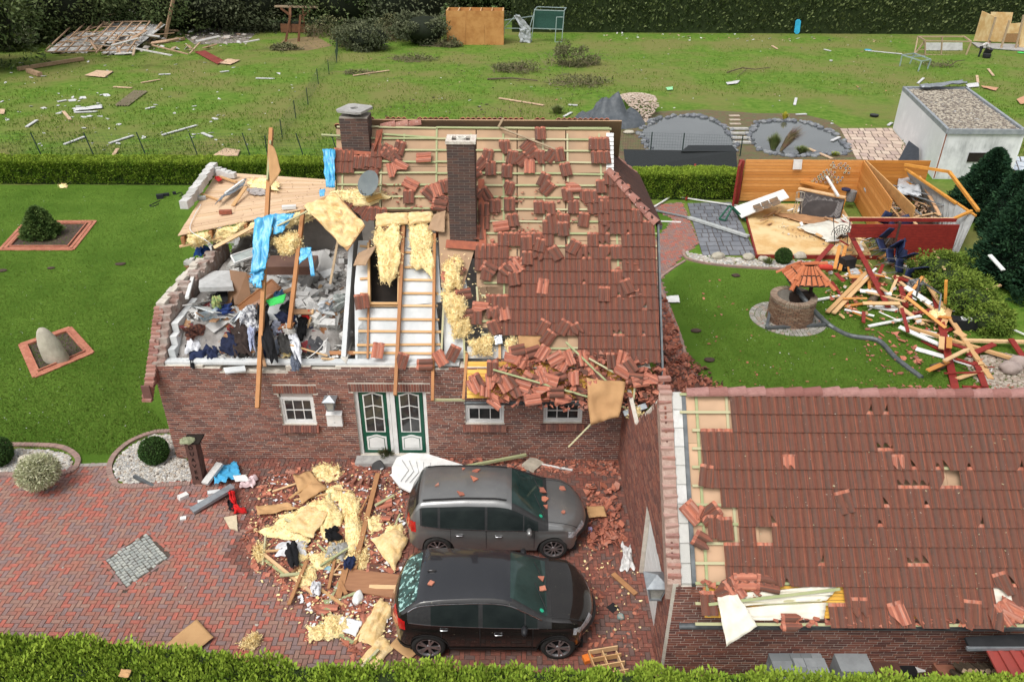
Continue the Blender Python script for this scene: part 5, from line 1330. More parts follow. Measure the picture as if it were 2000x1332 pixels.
def put_tile(px,py,ang,fn,label,group,h=.03,tilt=0,kind='loose',b=0,roll=0,sc=1.0,flat_=False):
 me=(lme if kind=='loose' else fresh)[b];p=fn(px,py,h)
 base=slopeM(p)if not flat_ else Matrix.Translation(p)
 T=base@Matrix.Rotation(ang,4,'Z')@Matrix.Rotation(tilt,4,'X')@Matrix.Rotation(roll,4,'Y')@Matrix.Translation((0,TL/2*sc,0))@Matrix.Scale(sc,4)
 o=inst('loose_tile',me);o.matrix_world=T
 d_=math.degrees(ang)%180
 tw_='straight' if d_<6 or d_>174 else 'tipped left' if d_<30 else 'slanting left' if d_<70 else 'crosswise' if d_<112 else 'slanting right' if d_<152 else 'tipped right'
 if fn is RP:
  zx='left of the dish' if px<740 else 'left of the tall chimney' if px<880 else 'just right of the tall chimney' if px<985 else 'in the middle' if px<1075 else 'right of the middle' if px<1150 else 'near the right edge'
  zy='near the ridge' if py<298 else 'in the upper rows' if py<345 else 'half way up' if py<420 else 'below the chimney foot' if py<520 else 'in the lower rows' if py<660 else 'front of the eave' if py>752 else 'back of the eave'
 else:
  zx='at the left verge' if px<1410 else 'left of the middle' if px<1600 else 'right of the middle' if px<1850 else 'at the right';zy='high up' if py<960 else 'half way' if py<1100 else 'down by the gutter'
 label=label+', '+tw_+' '+zy+' '+zx
 return tag(o,label,'roof tile',group)
def planks(name,poly,n,lens,mats,where,fn=None,h=(.05,.5),seed=1,wd=(.05,.16),flatw=.04,tilt=.3):
 """single broken boards thrown over a pixel polygon; mats = (material, word) pairs"""
 fn=fn or G;rs=random.Random(seed);xs=[p[0]for p in poly];ys=[p[1]for p in poly];c=0
 while c<n:
  x,y=rs.uniform(min(xs),max(xs)),rs.uniform(min(ys),max(ys))
  if not inpoly(x,y,poly):continue
  m_,wd_=rs.choice(mats);p=fn(x,y,rs.uniform(*h));a=rs.uniform(0,3.14);L=rs.uniform(*lens);d=Vector((math.cos(a),math.sin(a),rs.uniform(-tilt,tilt)))*L/2;w_=rs.uniform(*wd)
  g=MB();g.beam(-d,d,w_,flatw,tw=rs.uniform(-.5,.5));o=g.build(name,m_);o.location=p;da=math.degrees(a)
  tag(o,'%s %s board %s, %s %s %s'%('long' if L>sum(lens)/2 else 'short',wd_,'level' if da<25 or da>155 else 'rising right' if da<70 else 'end on' if da<110 else 'falling right','far' if y<(2*min(ys)+max(ys))/3 else 'middle' if y<(min(ys)+2*max(ys))/3 else 'near','left' if x<(2*min(xs)+max(xs))/3 else 'centre' if x<(min(xs)+2*max(xs))/3 else 'right',where),'board','broken boards '+where);c+=1
grp1='loose roof tiles on the stripped roof'
lb1='loose brown roof tile'
LT_=[(985,288,4),(1000,308,-12),(1030,285,-38),(1040,300,-50),(1020,312,-45),(1055,262,0),(1054,308,0),(1075,305,-35),(1092,303,12),(958,330,3),(990,335,0),(1105,332,12),(993,368,-14),(1068,368,-40),(1062,352,-22),(967,403,2),(995,400,3),(1053,406,0),(1074,408,4),(1120,405,2),(1002,431,12),(1080,432,5),(1102,432,0),(1140,430,-8),(1178,428,-10),(1160,282,0),(1180,282,0),(1165,308,0),(1182,308,3),(1108,380,8),(1142,385,0),(1158,385,0),(1175,365,0),(1190,350,0),(1158,405,0),(1180,405,0),(952,305,-8),(940,320,-40),(925,340,-55),(935,375,-30),(948,380,30),(945,410,2),(945,435,0),(935,455,0),(870,365,20),(862,390,70),(858,402,75),(880,398,20),(752,295,-35),(762,300,-30),(735,295,0),(780,290,-12),(770,305,30),(798,385,5),(735,318,3),(722,315,0),(712,318,-4),(700,318,0),(728,340,-10),(705,405,-38),(715,418,-20),(730,418,0),(745,420,0),(760,300,60),(690,392,-50),(838,378,50)]
for k,(x,y,a)in enumerate(LT_):put_tile(x,y,R(a+random.uniform(-3,3)),RP,lb1,grp1,.05,R(random.uniform(-9,3)),b=0 if k%6 else 2,roll=R(random.uniform(-6,6)))
lbf='upturned orange roof tile'
for x,y,a,b in((767,333,15,1),(828,308,90,0),(802,360,65,0),(853,372,20,0),(1034,326,0,0),(978,442,100,0),(1008,520,35,0),(1026,508,-60,2),(1120,366,90,1),(905,330,5,0),(1060,560,-8,0),(782,325,60,2)):
 put_tile(x,y,R(a),RP,lbf,'orange tiles on the stripped roof',.07,R(random.uniform(-12,6)),'fresh',b)
lb2='slipped brown roof tile'
for x,y,a in((1028,475,3),(1055,480,-12),(1030,505,0),(1050,500,-20),(955,525,60),(990,530,45),(950,535,-8),(1120,483,-28),(1100,448,5),(1180,575,-3),(1060,640,-28),(1100,640,-30),(1128,645,25),(1070,660,-35),(965,640,20),(960,615,-8),(1225,560,20),(1003,545,10),(1085,495,30)):
 put_tile(x,y,R(a),RP,lb2,'loose tiles on the laid courses',.1,R(random.uniform(-10,3)),b=0 if x%3 else 3,roll=R(random.uniform(-8,8)))
lb3='torn edge tile'
for k,(x,y,a,kd)in enumerate(((873,545,5,'fresh'),(893,525,50,'loose'),(905,575,100,'loose'),(908,615,95,'loose'),(938,600,85,'fresh'),(930,620,0,'loose'),(970,615,30,'loose'),(985,612,10,'fresh'),(710,590,10,'loose'),(885,690,-25,'loose'),(860,700,30,'fresh'),(738,685,-5,'fresh'),(785,705,-15,'loose'),(830,712,90,'loose'))):
 put_tile(x,y,R(a),RP,lb3,'tiles on the torn edge',.08,R(random.uniform(-10,3)),kd,b=0 if k%4 else 2)
shards('tile_fragments',[(930,395),(1160,340),(1180,440),(1090,470),(1100,500),(930,480)],150,.03,.12,terra_m,'small broken tile fragments on the stripped roof and its battens',seed=3,fn=RP,z=.03)
shards('tile_fragments',[(740,360),(870,355),(870,415),(740,410)],50,.03,.1,terra_m,'small tile fragments behind the satellite dish',seed=4,fn=RP,z=.03)
shards('tile_fragments',[(1200,500),(1262,500),(1268,570),(1215,590)],26,.04,.12,terra_m,'broken tile bits in a hole near the right edge of the roof',seed=5,fn=RP,z=.05)
lb4=('broken orange tile','broken brown tile')
rs_=random.Random(12)
heap=[(915,722),(1010,690),(1090,650),(1180,690),(1290,720),(1400,760),(1420,780),(1320,775),(1240,790),(1100,800),(1000,790),(985,770),(920,790),(908,760)]
def heap_h(px,py):return.16+.14*noise.noise(Vector((px*.02,py*.03,1)))
hp_spots=[(932,745,30),(948,762,0),(962,720,0),(925,755,25),(960,745,5),(975,735,-20),(985,750,30),(1005,738,40),(1018,706,-25),(1035,740,60),(1048,745,70),(1060,690,-30),(1040,688,110),(1085,700,-60),(1100,712,-30),(1130,712,2),(1110,700,20),(1195,705,5),(1215,702,-15),(1215,725,60),(1240,740,80),(1060,760,85),(1085,765,90),(1040,780,100),(968,785,50),(1005,765,20),(1020,755,70),(1030,770,20),(1060,735,20),(1075,742,70),(1090,735,110),(1000,700,80),(1010,684,100),(1120,740,0),(1150,720,0),(1165,735,30),(1140,700,10),(1180,745,60),(1250,745,100),(1270,742,60),(1230,715,30),(1160,760,10),(1130,765,50),(1100,780,80)]
for k,(x,y,a)in enumerate(hp_spots):
 put_tile(x,y,R(a),RP,lb4[k%5 in(0,2)],'tiles in the eave heap',heap_h(x,y)+.1,R(rs_.uniform(-25,12)),'loose' if k%5 in(0,2)else 'fresh',rs_.choice((0,0,0,1,2)),R(rs_.uniform(-25,25)))
shards('tile_rubble',[(960,700),(1090,690),(1230,690),(1300,720),(1300,780),(1240,796),(1100,800),(960,790)],620,.05,.15,terra_m,'mass of broken orange tile shards heaped on the eave',seed=6,fn=RP,zf=lambda x,y:random.uniform(.0,.22),tilt=1.0)
shards('dark_tile_rubble',[(960,720),(1090,690),(1230,690),(1290,780),(1100,800)],110,.05,.14,tile_m,'darker tile shards mixed into the heap on the eave',seed=7,fn=RP,zf=lambda x,y:random.uniform(.05,.25),tilt=1.0)
BK=[(1285,640),(1330,690),(1350,740),(1440,768),(1330,790),(1236,790),(1262,720)]
shards('tile_rubble',[(1286,560),(1310,600),(1338,690),(1420,768),(1300,790),(1240,790),(1280,700)],900,.04,.17,terra_m,'broken tiles covering the narrow passage between house and garage',seed=8,zf=lambda x,y:random.uniform(0,.15),tilt=1)
shards('dark_tile_rubble',[(1290,680),(1360,700),(1440,768),(1290,785)],160,.05,.15,tile_m,'dark tile shards in the narrow passage behind the garage',seed=9,zf=lambda x,y:random.uniform(0,.15),tilt=1)
lb5='loose garage roof tile'
for k,(x,y,a,kd,b)in enumerate(((1381,930,-10,'loose',0),(1370,1008,-30,'fresh',3),(1386,1003,-55,'loose',2),(1352,1000,40,'fresh',1),(1375,1058,60,'loose',3),(1415,1032,2,'loose',0),(1398,1028,0,'loose',0),(1650,980,14,'loose',0),(1542,905,0,'fresh',3),(1755,905,0,'fresh',3),(1385,1178,0,'loose',0),(1455,1135,90,'fresh',0),(1415,1150,-70,'loose',2),(1433,1150,30,'fresh',0),(1755,1198,15,'fresh',2),(1680,1190,0,'loose',3),(1900,1195,-5,'loose',0),(1965,1195,30,'fresh',1),(1945,1205,-20,'loose',2),(1960,1140,15,'loose',2),(1975,1190,60,'fresh',0),(1550,1215,90,'loose',3),(1500,1140,80,'loose',1))):
 put_tile(x,y,R(a),GP,lb5,'loose tiles on the garage roof',.08,R(random.uniform(-8,3)),kd,b,R(random.uniform(-8,8)),sc=.8 if kd=='fresh' and b==3 else 1)
shards('tile_fragments',[(1370,1135),(1480,1130),(1490,1165),(1370,1190)],50,.04,.12,terra_m,'tile bits at the lower left corner of the garage roof',seed=10,fn=GP,z=.06)
shards('tile_fragments',[(1510,1205),(1990,1205),(1990,1222),(1510,1222)],120,.04,.13,terra_m,'tile bits caught along the garage gutter',seed=11,fn=GP,z=.03)
shards('tile_fragments',[(1440,800),(2000,800),(2000,1200),(1440,1120)],60,.01,.04,M('moss_flake',(.4,.34,.22),(.3,.25,.15),sc=4),'pale flakes strewn over the garage tiles',seed=12,fn=GP,z=.07)
cl('torn_membrane',[(1400,1165),(1440,1160),(1478,1222),(1418,1262)],.12,mem_m,'pale torn underlay sheet hanging over the garage gutter','sheet',14,.05,3,fn=GP)
bar('batten_piece',green_m,(1384,1180,.12),(1640,1150,.12),.05,.04,'greenish batten lying across the white underlay of the garage roof',fn=GP,up=RN)
bar('batten_piece',green_m,(1440,1175,.04),(1605,1172,.04),.05,.03,'short greenish batten just above the garage gutter',fn=GP,up=RN)
cl('bent_board',[(1145,738),(1222,748),(1205,815),(1150,832)],.32,card_m,'torn brown underlay board hanging off the eave between house and garage','board',21,.14,1.6,fn=RP)
bar('long_batten',green_m,(963,722,.42),(1222,796,.2),.045,.035,'long greenish batten lying across the eave rubble',fn=RP,up=RN)
bar('batten_piece',green_m,(1105,668,.3),(1188,748,.3),.045,.035,'greenish batten pointing down over the eave heap',fn=RP,up=RN)
bar('batten_piece',green_m,(1150,700,.3),(1200,728,.3),.045,.035,'short batten crossing another above the hanging board',fn=RP,up=RN)
bar('batten_piece',green_m,(1110,873,-.2),(1160,822,.1),.04,.035,'greenish batten dangling below the hanging board',fn=RP,up=RN)
bar('batten_piece',green_m,(1236,788,.15),(1240,754,.3),.045,.035,'upright greenish batten stub at the end of the eave',fn=RP,up=RN)
bar('gutter_piece',grey_m,(1218,808,.1),(1262,792,.1),.14,.06,'bent zinc gutter piece where house and garage meet','gutter',fn=RP,up=RN)
wool(Q([(1225,796),(1250,794),(1252,815),(1230,818)],.1,RP),.1,.06,5,'tuft of yellow wool under the bent gutter piece',n=10,fluff=80)
bar('roof_batten',oldwood_m,(977,250,.15),(1085,292,.1),.05,.03,'grey batten lying across the ridge of the main roof',fn=RP,up=RN)
bar('roof_batten',oldwood_m,(974,248,.1),(983,232,.3),.06,.04,'short stick standing up from the ridge',fn=RP,up=RN)
dp=RP(719,358,.55);dish=thing('satellite_dish','grey satellite dish tilted on the stripped roof behind the insulation panel','satellite dish',loc=dp)
nd=Vector((-.25,-.75,.62)).normalized();Mx=nd.to_track_quat('Z','Y').to_matrix().to_4x4()
g=MB()
for s_ in(1,-1):
 rr=[(.001,-.06),(.14,-.045),(.27,.0)];
 vs=[];n=24
 for r,z in((.001,-.065),(.1,-.058),(.2,-.03),(.295,0)):
  vs+=[Mx@Vector((r*math.cos(2*math.pi*k/n)*1.0,r*math.sin(2*math.pi*k/n)*1.22,z+(.006 if s_>0 else 0)))for k in range(n)]
 fs_=[(q*n+k,q*n+(k+1)%n,(q+1)*n+(k+1)%n,(q+1)*n+k)for q in range(3)for k in range(n)]
 g.add(vs,fs_ if s_>0 else[f[::-1]for f in fs_])
g.build('reflector',M('dish_grey',(.13,.15,.155),(.16,.18,.18),sc=5,speck=((.3,.33,.33),.72),spsc=30),dish,smooth=True)
g=MB();g.tube([Mx@Vector((0,-.3,0)),Mx@Vector((0,-.36,.16)),Mx@Vector((0,-.3,.3))],.014,6);g.build('feed_arm',grey_m,dish)
g=MB();g.tube([Mx@Vector((0,0,-.07)),Mx@Vector((0,-.05,-.2)),Mx@Vector((0,-.3,-.38))],.03,8);g.build('mast',grey_m,dish)
wool(Q([(640,378),(700,370),(770,385),(700,405)],.05,RP),.12,.12,8,'ragged wool and scraps behind the satellite dish',n=14,fluff=200)
bar('pine_piece',M('honey_board',(.55,.32,.1),sc=4),(716,392,.25),(745,382,.2),.14,.03,'honey coloured board scrap under the satellite dish',fn=RP,up=RN)
big=thing('insulation_batt','large tan insulation panel with wool side up leaning over the open bedroom','insulation',loc=RP(655,435,.3))
P4=[p-big.location for p in Q([(592,402),(655,376),(713,440),(678,490)],.55,RP)]
mb=pillow(P4,.05,.14,33,6,30,30,.2,.05);mb.build('wool_face',woolface_m,big,smooth=True)
mb=MB();mb.slab([Vector(p)-RN*.01 for p in P4],.04);mb.build('backing_board',card_m,big)
wool(Q([(728,447),(782,440),(778,545),(745,552)],.12,RP),.1,.12,34,'yellow wool batt drooping into the open roof window hole',n=20)
wool(Q([(797,440),(846,430),(846,545),(803,520)],.02,RP),.12,.05,35,'tall yellow wool batt filling the bay left of the brick chimney',n=20)
wool(Q([(732,418),(794,415),(796,438),(735,445)],.1,RP),.1,.05,36,'tan faced insulation piece above the roof window hole',mat=woolface_m,fluff=0)
wool(Q([(796,416),(845,413),(846,434),(800,440)],.1,RP),.1,.05,37,'tan faced insulation piece beside the fibreboard scrap',mat=woolface_m,fluff=0)
wool(Q([(862,520),(900,505),(905,560),(870,570)],.06,RP),.12,.1,38,'wool clump beside the torn tile edge, upper one')
wool(Q([(860,570),(910,580),(905,625),(878,630)],.06,RP),.14,.12,39,'wool clump beside the torn tile edge, middle one')
wool(Q([(880,628),(920,620),(915,655),(888,662)],.02,RP),.12,.12,40,'wool clump beside the torn tile edge, lowest one',n=12)
wool(Q([(918,668),(965,655),(960,692),(922,695)],.04,RP),.12,.1,41,'wool tuft hanging over the knee wall above the eave boarding',n=14)
wool(Q([(986,662),(1008,660),(1008,682),(990,690)],-.05,RP),.1,.06,42,'small wool tuft in the bay right of the foil scrap',n=10,fluff=120)
cl('card_piece',[(848,420),(872,412),(868,455),(835,450)],.1,fibre_m,'folded fibreboard scrap left of the tall chimney foot','board',22,.06,1.5,fn=RP)
cl('foil_scrap',[(965,655),(980,655),(982,672),(968,675)],.08,M('silver_foil',(.7,.72,.75),(.4,.42,.45),sc=20,metal=.9,rough=.25),'crumpled silver foil scrap above the eave boarding','foil',23,.05,6,fn=RP)
cl('card_piece',[(700,495),(735,480),(715,520),(690,520)],.2,fibre_m,'brown board flap below the large insulation panel','board',24,.04,1.5,fn=RP)
cl('hanging_board',[(1010,655),(1060,650),(1050,705),(1015,680)],.02,card_m,'brown underlay board sagging beside the wool tuft above the eave','board',25,.05,1.5,fn=RP)
shards('wool_scraps',[(860,480),(930,500),(1000,690),(880,690)],120,.02,.05,wool_m,'tiny wool scraps at the torn roof edge','insulation',seed=14,fn=RP,z=.05)
att=bpy.data.objects.new('attic_floor',None);COL.objects.link(att);att.parent=house
FL,BL=G(347,460,4.75),G(425,336,4.75);FR,BR=G(655,395,5.25),G(655,352,5.2)
board_m=M('attic_board',(.60,.42,.27),(.47,.31,.19),sc=1.2,rough=.75,rnd=[(.62,.44,.28),(.56,.39,.25),(.66,.47,.31),(.58,.4,.24)],stretch=(1,8,1),speck=((.3,.18,.1),.77),spsc=8)
nb_=26
for k in range(nb_):
 a,b=k/nb_,(k+.96)/nb_
 L0_,L1_,R0_,R1_=FL.lerp(BL,a),FL.lerp(BL,b),FR.lerp(BR,a),FR.lerp(BR,b)
 cut=random.uniform(.3,.8)
 for s0,s1 in((0,cut),(cut+.002,1)):
  mb=MB();dz=Vector((0,0,random.uniform(-.008,.008)));mb.slab([L0_.lerp(R0_,s0)+dz,L0_.lerp(R0_,s1)+dz,L1_.lerp(R1_,s1)+dz,L1_.lerp(R1_,s0)+dz],.024);mb.build('board',board_m,att)
mb=MB();mb.slab([FL.lerp(BL,.02)-Vector((0,0,.045)),FR.lerp(BR,.02)-Vector((0,0,.045)),BR.lerp(FR,.02)-Vector((0,0,.045)),BL.lerp(FL,.02)-Vector((0,0,.045))],.02);mb.build('ceiling_sheet',plaster_m,att)
for t_ in(.03,.2,.42,.63,.85):
 a=FL.lerp(FR,t_)-Vector((0,.1,.17));b=BL.lerp(BR,t_)-Vector((0,0,.17));mb=MB();mb.beam(a,b,.09,.2);mb.build('joist',beam_m,att)
for i,(t0,t1)in enumerate(((.05,.19),(.22,.41),(.44,.62),(.65,.84))):
 a,b=FL.lerp(FR,t0)-Vector((0,0,.06)),FL.lerp(FR,t1)-Vector((0,0,.06))
 wool([a,b,b-Vector((0,-.1,.36)),a-Vector((0,-.1,.42))],.2,.16,50+i,parent=att,name='wool_filling',n=14,fluff=250)
a,b=FL.lerp(FR,.0)-Vector((0,.05,.33)),FL.lerp(FR,.95)-Vector((0,.05,.33));mb=MB();mb.beam(a,b,.1,.05);mb.build('edge_board',wood_m,att)
for k in range(9):
 p=G(366+k*6.2,404-k*8.6,4.82+.02*k);mb=MB();mb.box(-.13,.13,-.22,.22,0,.26);o=mb.build('block',block_m,att);o.location=p;o.rotation_euler=(0,random.uniform(-.05,.05),random.uniform(-.1,.1))
for k in range(4):
 p=G(425+k*9,342+k*1.5,4.9);mb=MB();mb.box(-.16,.16,-.12,.12,0,.26-k*.03);o=mb.build('block',block_m,att);o.location=p;o.rotation_euler=(0,0,random.uniform(-.3,.3))
def dk(x,y,h=0.0):
 n_=(FR-FL).cross(BL-FL).normalized();n_=n_ if n_.z>0 else-n_
 return PL(x,y,FL+n_*h,n_)
def bx(name,px,py,size,rot,mat,label,cat,fn=G,h=0.0,tilt=(0,0),group=None):
 mb=MB();a,b,c=size;mb.box(-a/2,a/2,-b/2,b/2,0,c);o=mb.build(name,mat);o.location=fn(px,py,h);o.rotation_euler=(tilt[0],tilt[1],R(rot));return tag(o,label,cat,group)
bx('brick_lump',441,418,(.36,.14,.12),8,M('mortared_brick',(.33,.1,.06),(.22,.08,.05),sc=10),'reddish mortared brick lump on the bare attic boards','brick',dk,.03)
cl('zinc_strip',[(420,402),(447,372),(482,352),(476,365)],.12,M('bent_zinc',(.2,.23,.26),(.3,.33,.36),sc=8,rough=.45,metal=.4),'crumpled zinc sheet lying across the attic boards','metal sheet',61,.12,4,fn=dk)
bar('window_rail',white_m,(440,378,.2),(476,352,.3),.07,.05,'white frame piece on top of the crumpled zinc sheet','frame piece',fn=dk)
bar('pine_piece',wood_m,(385,376,.05),(430,392,.05),.07,.05,'short pine stick near the left edge of the attic boards',fn=dk)
bar('pine_piece',wood_m,(421,343,.12),(462,356,.12),.08,.06,'pine stick lying behind the zinc sheet',fn=dk)
bar('card_strip',wood_m,(455,402,.05),(480,365,.25),.12,.03,'pale bent board under the zinc sheet',fn=dk)
bx('grey_case',392,390,(.34,.16,.1),18,M('grey_box',(.34,.34,.33),sc=6),'small grey electrical box on the attic boards','box',dk,.03)
bx('white_case',565,408,(.42,.14,.1),10,white_m,'white topped slab piece near the front of the attic boards','box',dk,.03)
garment([(418,347),(428,344),(434,352),(424,354)],.12,(.5,.02,.02),'red cloth at the far corner of the attic boards',63,.04,.04,fn=dk,group=None)
garment([(485,372),(515,368),(520,382),(490,380)],.05,(.42,.38,.36),'rolled grey cloth on the attic boards beside the post',64,.1,.04,fn=dk,group=None)
wool(Q([(480,350),(540,355),(545,372),(490,368)],.1,dk),.1,.1,65,'ragged wool along the back of the attic boards',n=12,fluff=150)
shards('scraps',[(380,395),(440,345),(640,356),(640,395),(360,450)],90,.01,.035,M('brown_scrap',(.3,.17,.1),sc=4),'small brown scraps strewn on the attic boards',seed=15,fn=dk,z=.02)
mb=MB();mb.tube(smooth([dk(392,400,.08),dk(378,425,.05),dk(372,450,.05),G(400,468,4.8),G(415,480,4.6)]),.012,5);tag(mb.build('cable',white_m,center=True),'white cable running down from the grey box over the attic edge','cable')
bar('rafter_post',beam_m,(530,252,.12),(503,797,.05),.1,.13,'tallest bare rafter standing above the attic boards with foil wrapped round it','rafter',fn=RP,up=RN)
bar('rafter_post',beam_m,(592,412,.1),(565,642,.05),.1,.13,'shorter bare rafter standing between clothes and blocks','rafter',fn=RP,up=RN)
bar('batten_piece',green_m,(528,275,.22),(522,352,.22),.05,.04,'greenish batten nailed along the top of the tallest rafter',fn=RP,up=RN)
bar('batten_piece',green_m,(535,445,.2),(600,413,.5),.045,.035,'greenish batten propped between rafter and insulation panel',fn=RP,up=RN)
bar('batten_piece',oldwood_m,(645,555,.1),(660,470,.4),.06,.04,'grey batten hanging below the large insulation panel',fn=RP,up=RN)
bar('pine_stick',wood_m,(418,484,.25),(500,440,.3),.09,.04,'pine board lying over the edge wool left of the blue foil',fn=RP,up=RN)
cl('brown_sheet',[(524,278),(536,290),(550,335),(528,368)],.24,card_m,'torn brown board flap nailed to the tallest rafter','board',71,.06,1.2,fn=RP)
bgrp=None
cl('blue_foil',[(497,430),(536,420),(520,525),(492,535)],.3,blue_m,'long blue foil wrapped down the tallest rafter','foil',72,.12,4,fn=RP,n=18)
cl('blue_foil',[(494,525),(520,518),(513,570),(484,552)],.2,blue_m,'lower ragged end of the blue foil on the rafter','foil',73,.1,4,fn=RP,ragged=1)
cl('blue_foil',[(528,420),(578,418),(552,455),(535,460)],.2,blue_m,'blue foil fan spread between the two bare rafters','foil',74,.1,5,fn=RP)
cl('blue_foil',[(588,486),(608,484),(606,500),(584,518)],.1,blue_m,'small blue foil rag right of the shorter rafter','foil',75,.06,4,fn=RP)
cl('blue_foil',[(600,486),(608,486),(616,540),(608,540)],.1,blue_m,'narrow blue foil ribbon right of the shorter rafter','foil',76,.04,4,fn=RP)
cl('blue_foil',[(630,293),(655,293),(655,368),(638,368)],.12,blue_m,'blue foil hanging from the torn left end of the ridge','foil',77,.1,4,fn=RP,n=16)
cl('blue_foil',[(624,372),(636,370),(634,384),(625,385)],.3,blue_m,'small blue foil scrap on the right end of the attic boards','foil',78,.05,4,fn=RP)
wool(Q([(530,470),(590,450),(588,490),(552,500)],.05,RP),.16,.14,66,'big ragged wool mass between the two bare rafters',n=20)
bar('ridge_stub',green_m,(628,264,.1),(665,266,.1),.05,.05,'short batten sticking out left of the ridge chimney',fn=RP,up=RN)
def mz(x,y):
 e=min(1,max(0,(x+9.2)/.5),max(0,(-4.5-x)/.4));f=min(1,max(0,(y-16.9)/1.2))
 return 2.68+(.2+.6*f)*max(0,e)**.5+.3*f*math.exp(-((x+8.8)/.5)**2)+.08*noise.noise(Vector((x*1.3,y*1.3,0)))+.05*noise.noise(Vector((x*4,y*4,2)))
def MP(px,py,h=0.0):
 z=3.0;px=max(px,322+max(0,700-py)*.28)
 for _ in range(4):p=G(px,py,z);z=mz(p.x,p.y)+h
 return G(px,py,z)
mb=MB();mb.grid(lambda u,v:(HX0+.32+u*4.55,HY0+.32+v*6.2,mz(HX0+.32+u*4.55,HY0+.32+v*6.2)),60,80)
rb_m=M('rubble_dust',(.42,.4,.38),(.28,.26,.24),sc=4,bump=1,bsc=25,big=((.2,.18,.165),1.5))
o=mb.build('rubble_mound',rb_m,house,smooth=True,kind='stuff')
mb=MB();mb.hexa([Vector(p)for p in((-4.42,17.05,2.6),(-4.3,17.05,2.6),(-4.3,20.6,2.6),(-4.42,20.6,2.6),(-4.42,17.05,3.1),(-4.3,17.05,3.1),(-4.3,20.6,6.5),(-4.42,20.6,6.5))]);mb.build('partition_wall',plaster_m,house)
mb=MB();mb.box(HX0+.32,-4.45,HY0+6.6,HY0+6.75,2.6,4.9);mb.build('back_wall',M('dim_wall',(.3,.27,.24),sc=2),house)
blm=MB();blm.box(-.25,.25,-.12,.12,0,.17);blk=blm.mesh('grey_block',[block_m]);blm2=MB();blm2.hexa([Vector(p)for p in((-.17,-.12,0),(.15,-.1,0),(.2,.1,0),(-.18,.12,0),(-.14,-.1,.16),(.17,-.12,.13),(.13,.1,.17),(-.15,.1,.14))]);blk2=blm2.mesh('grey_block',[block_m])
rs_=random.Random(44);nbk=0
for poly,n,zn in(([(572,545),(692,530),(694,600),(640,640),(590,625),(570,590)],62,'right of the shorter rafter'),([(362,520),(430,440),(470,470),(480,520),(430,600),(350,640),(330,600)],50,'along the left wall'),([(600,500),(690,495),(690,545),(575,545)],22,'under the large insulation panel'),([(640,640),(690,650),(690,700),(600,690)],7,'by the front edge')):
 xs_=[p[0]for p in poly];ys_=[p[1]for p in poly];c=0
 while c<n:
  x,y=rs_.uniform(min(xs_),max(xs_)),rs_.uniform(min(ys_),max(ys_))
  if not inpoly(x,y,poly):continue
  o=inst('grey_block',blk if rs_.random()<.6 else blk2);o.location=MP(x,y,rs_.uniform(-.04,.2));o.rotation_euler=(rs_.uniform(-.6,.6),rs_.uniform(-.5,.5),rs_.uniform(0,3.1));s_=rs_.uniform(.7,1.05);o.scale=(s_,s_,s_)
  sl=math.degrees(o.rotation_euler.z);tag(o,'%s grey block %s %s of the heap %s'%('whole' if o.data==blk else 'broken','lengthwise' if sl<45 or sl>135 else 'end on',('back' if y<(min(ys_)*2+max(ys_))/3 else 'middle' if y<(min(ys_)+2*max(ys_))/3 else 'front')+(' left' if x<(min(xs_)+max(xs_))/2 else ' right'),zn),'block','grey blocks heaped on the open floor');c+=1
shards('block_crumbs',[(330,640),(360,520),(430,440),(690,480),(692,700),(330,700)],1500,.03,.15,block_m,'crumbled grey block pieces filling the open bedroom',seed=21,fn=MP,z=.03,tilt=1.2)
shards('plaster_crumbs',[(320,690),(700,690),(700,708),(315,708)],120,.02,.07,plaster_m,'white plaster crumbs along the broken top of the front wall',seed=22,fn=lambda x,y,h=0:G(x,y,WT+.06+h))
bar('fallen_wardrobe',M('wardrobe_brown',(.16,.085,.06),(.12,.06,.045),sc=2,rough=.4),(524,518,.75),(618,518,.75),.8,.25,'dark brown wardrobe lying on its side beneath the attic boards','wardrobe',MP)
def panel(name,L,h,mat,label,cat,th=.03,fn=MP,frame=None):
 pts=[fn(x,y,hh)for(x,y),hh in zip(L,h if isinstance(h,(list,tuple))else[h]*len(L))]
 c=sum(pts,Vector())/len(pts);mb=MB();mb.slab([p-c for p in pts],th);o=mb.build(name,mat);o.location=c;tag(o,label,cat)
 if frame:
  n=len(pts)
  for i in range(n):
   a,b=pts[i]-c,pts[(i+1)%n]-c;g=MB();g.beam(a*.96,b*.96,frame[1],.05);g.build('frame_edge',frame[0],o)
 return o
panel('wall_panel',[(608,492),(632,488),(668,530),(622,532)],(.7,.9,.3,.3),M('pale_board',(.5,.49,.47),sc=2),'large pale board leaning under the insulation panel','board')
panel('brown_door',[(448,527),(482,532),(492,590),(458,596)],(.9,.9,.3,.3),M('brown_panel',(.2,.1,.045),(.16,.08,.035),sc=2,rough=.5),'dark brown curved panel standing in the clothes and blocks','panel')
cab=M('cabinet_wood',(.27,.12,.05),(.2,.085,.035),sc=3,rough=.4,stretch=(1,6,1))
panel('long_mirror_door',[(427,628),(447,645),(550,562),(532,545)],(.45,.45,.7,.7),cab,'long brown wardrobe door with oval mirrors lying diagonally across the clothes','door',.03,frame=(cab,.05))
panel('mirror_glass',[(447,629),(455,632),(476,612),(470,606)],(.5,.5,.56,.56),M('mirror',(.6,.62,.62),sc=2,metal=.9,rough=.08),'small pale mirror strip set in the long wardrobe door','mirror',.006)
panel('cupboard_door',[(614,625),(645,608),(671,645),(640,662)],.4,cab,'square brown cupboard door with an open panel beside the partition','door',.025,frame=(cab,.06))
panel('dark_gap',[(632,640),(650,630),(662,644),(645,655)],.415,darkin_m,'black opening in the square brown cupboard door','opening',.005)
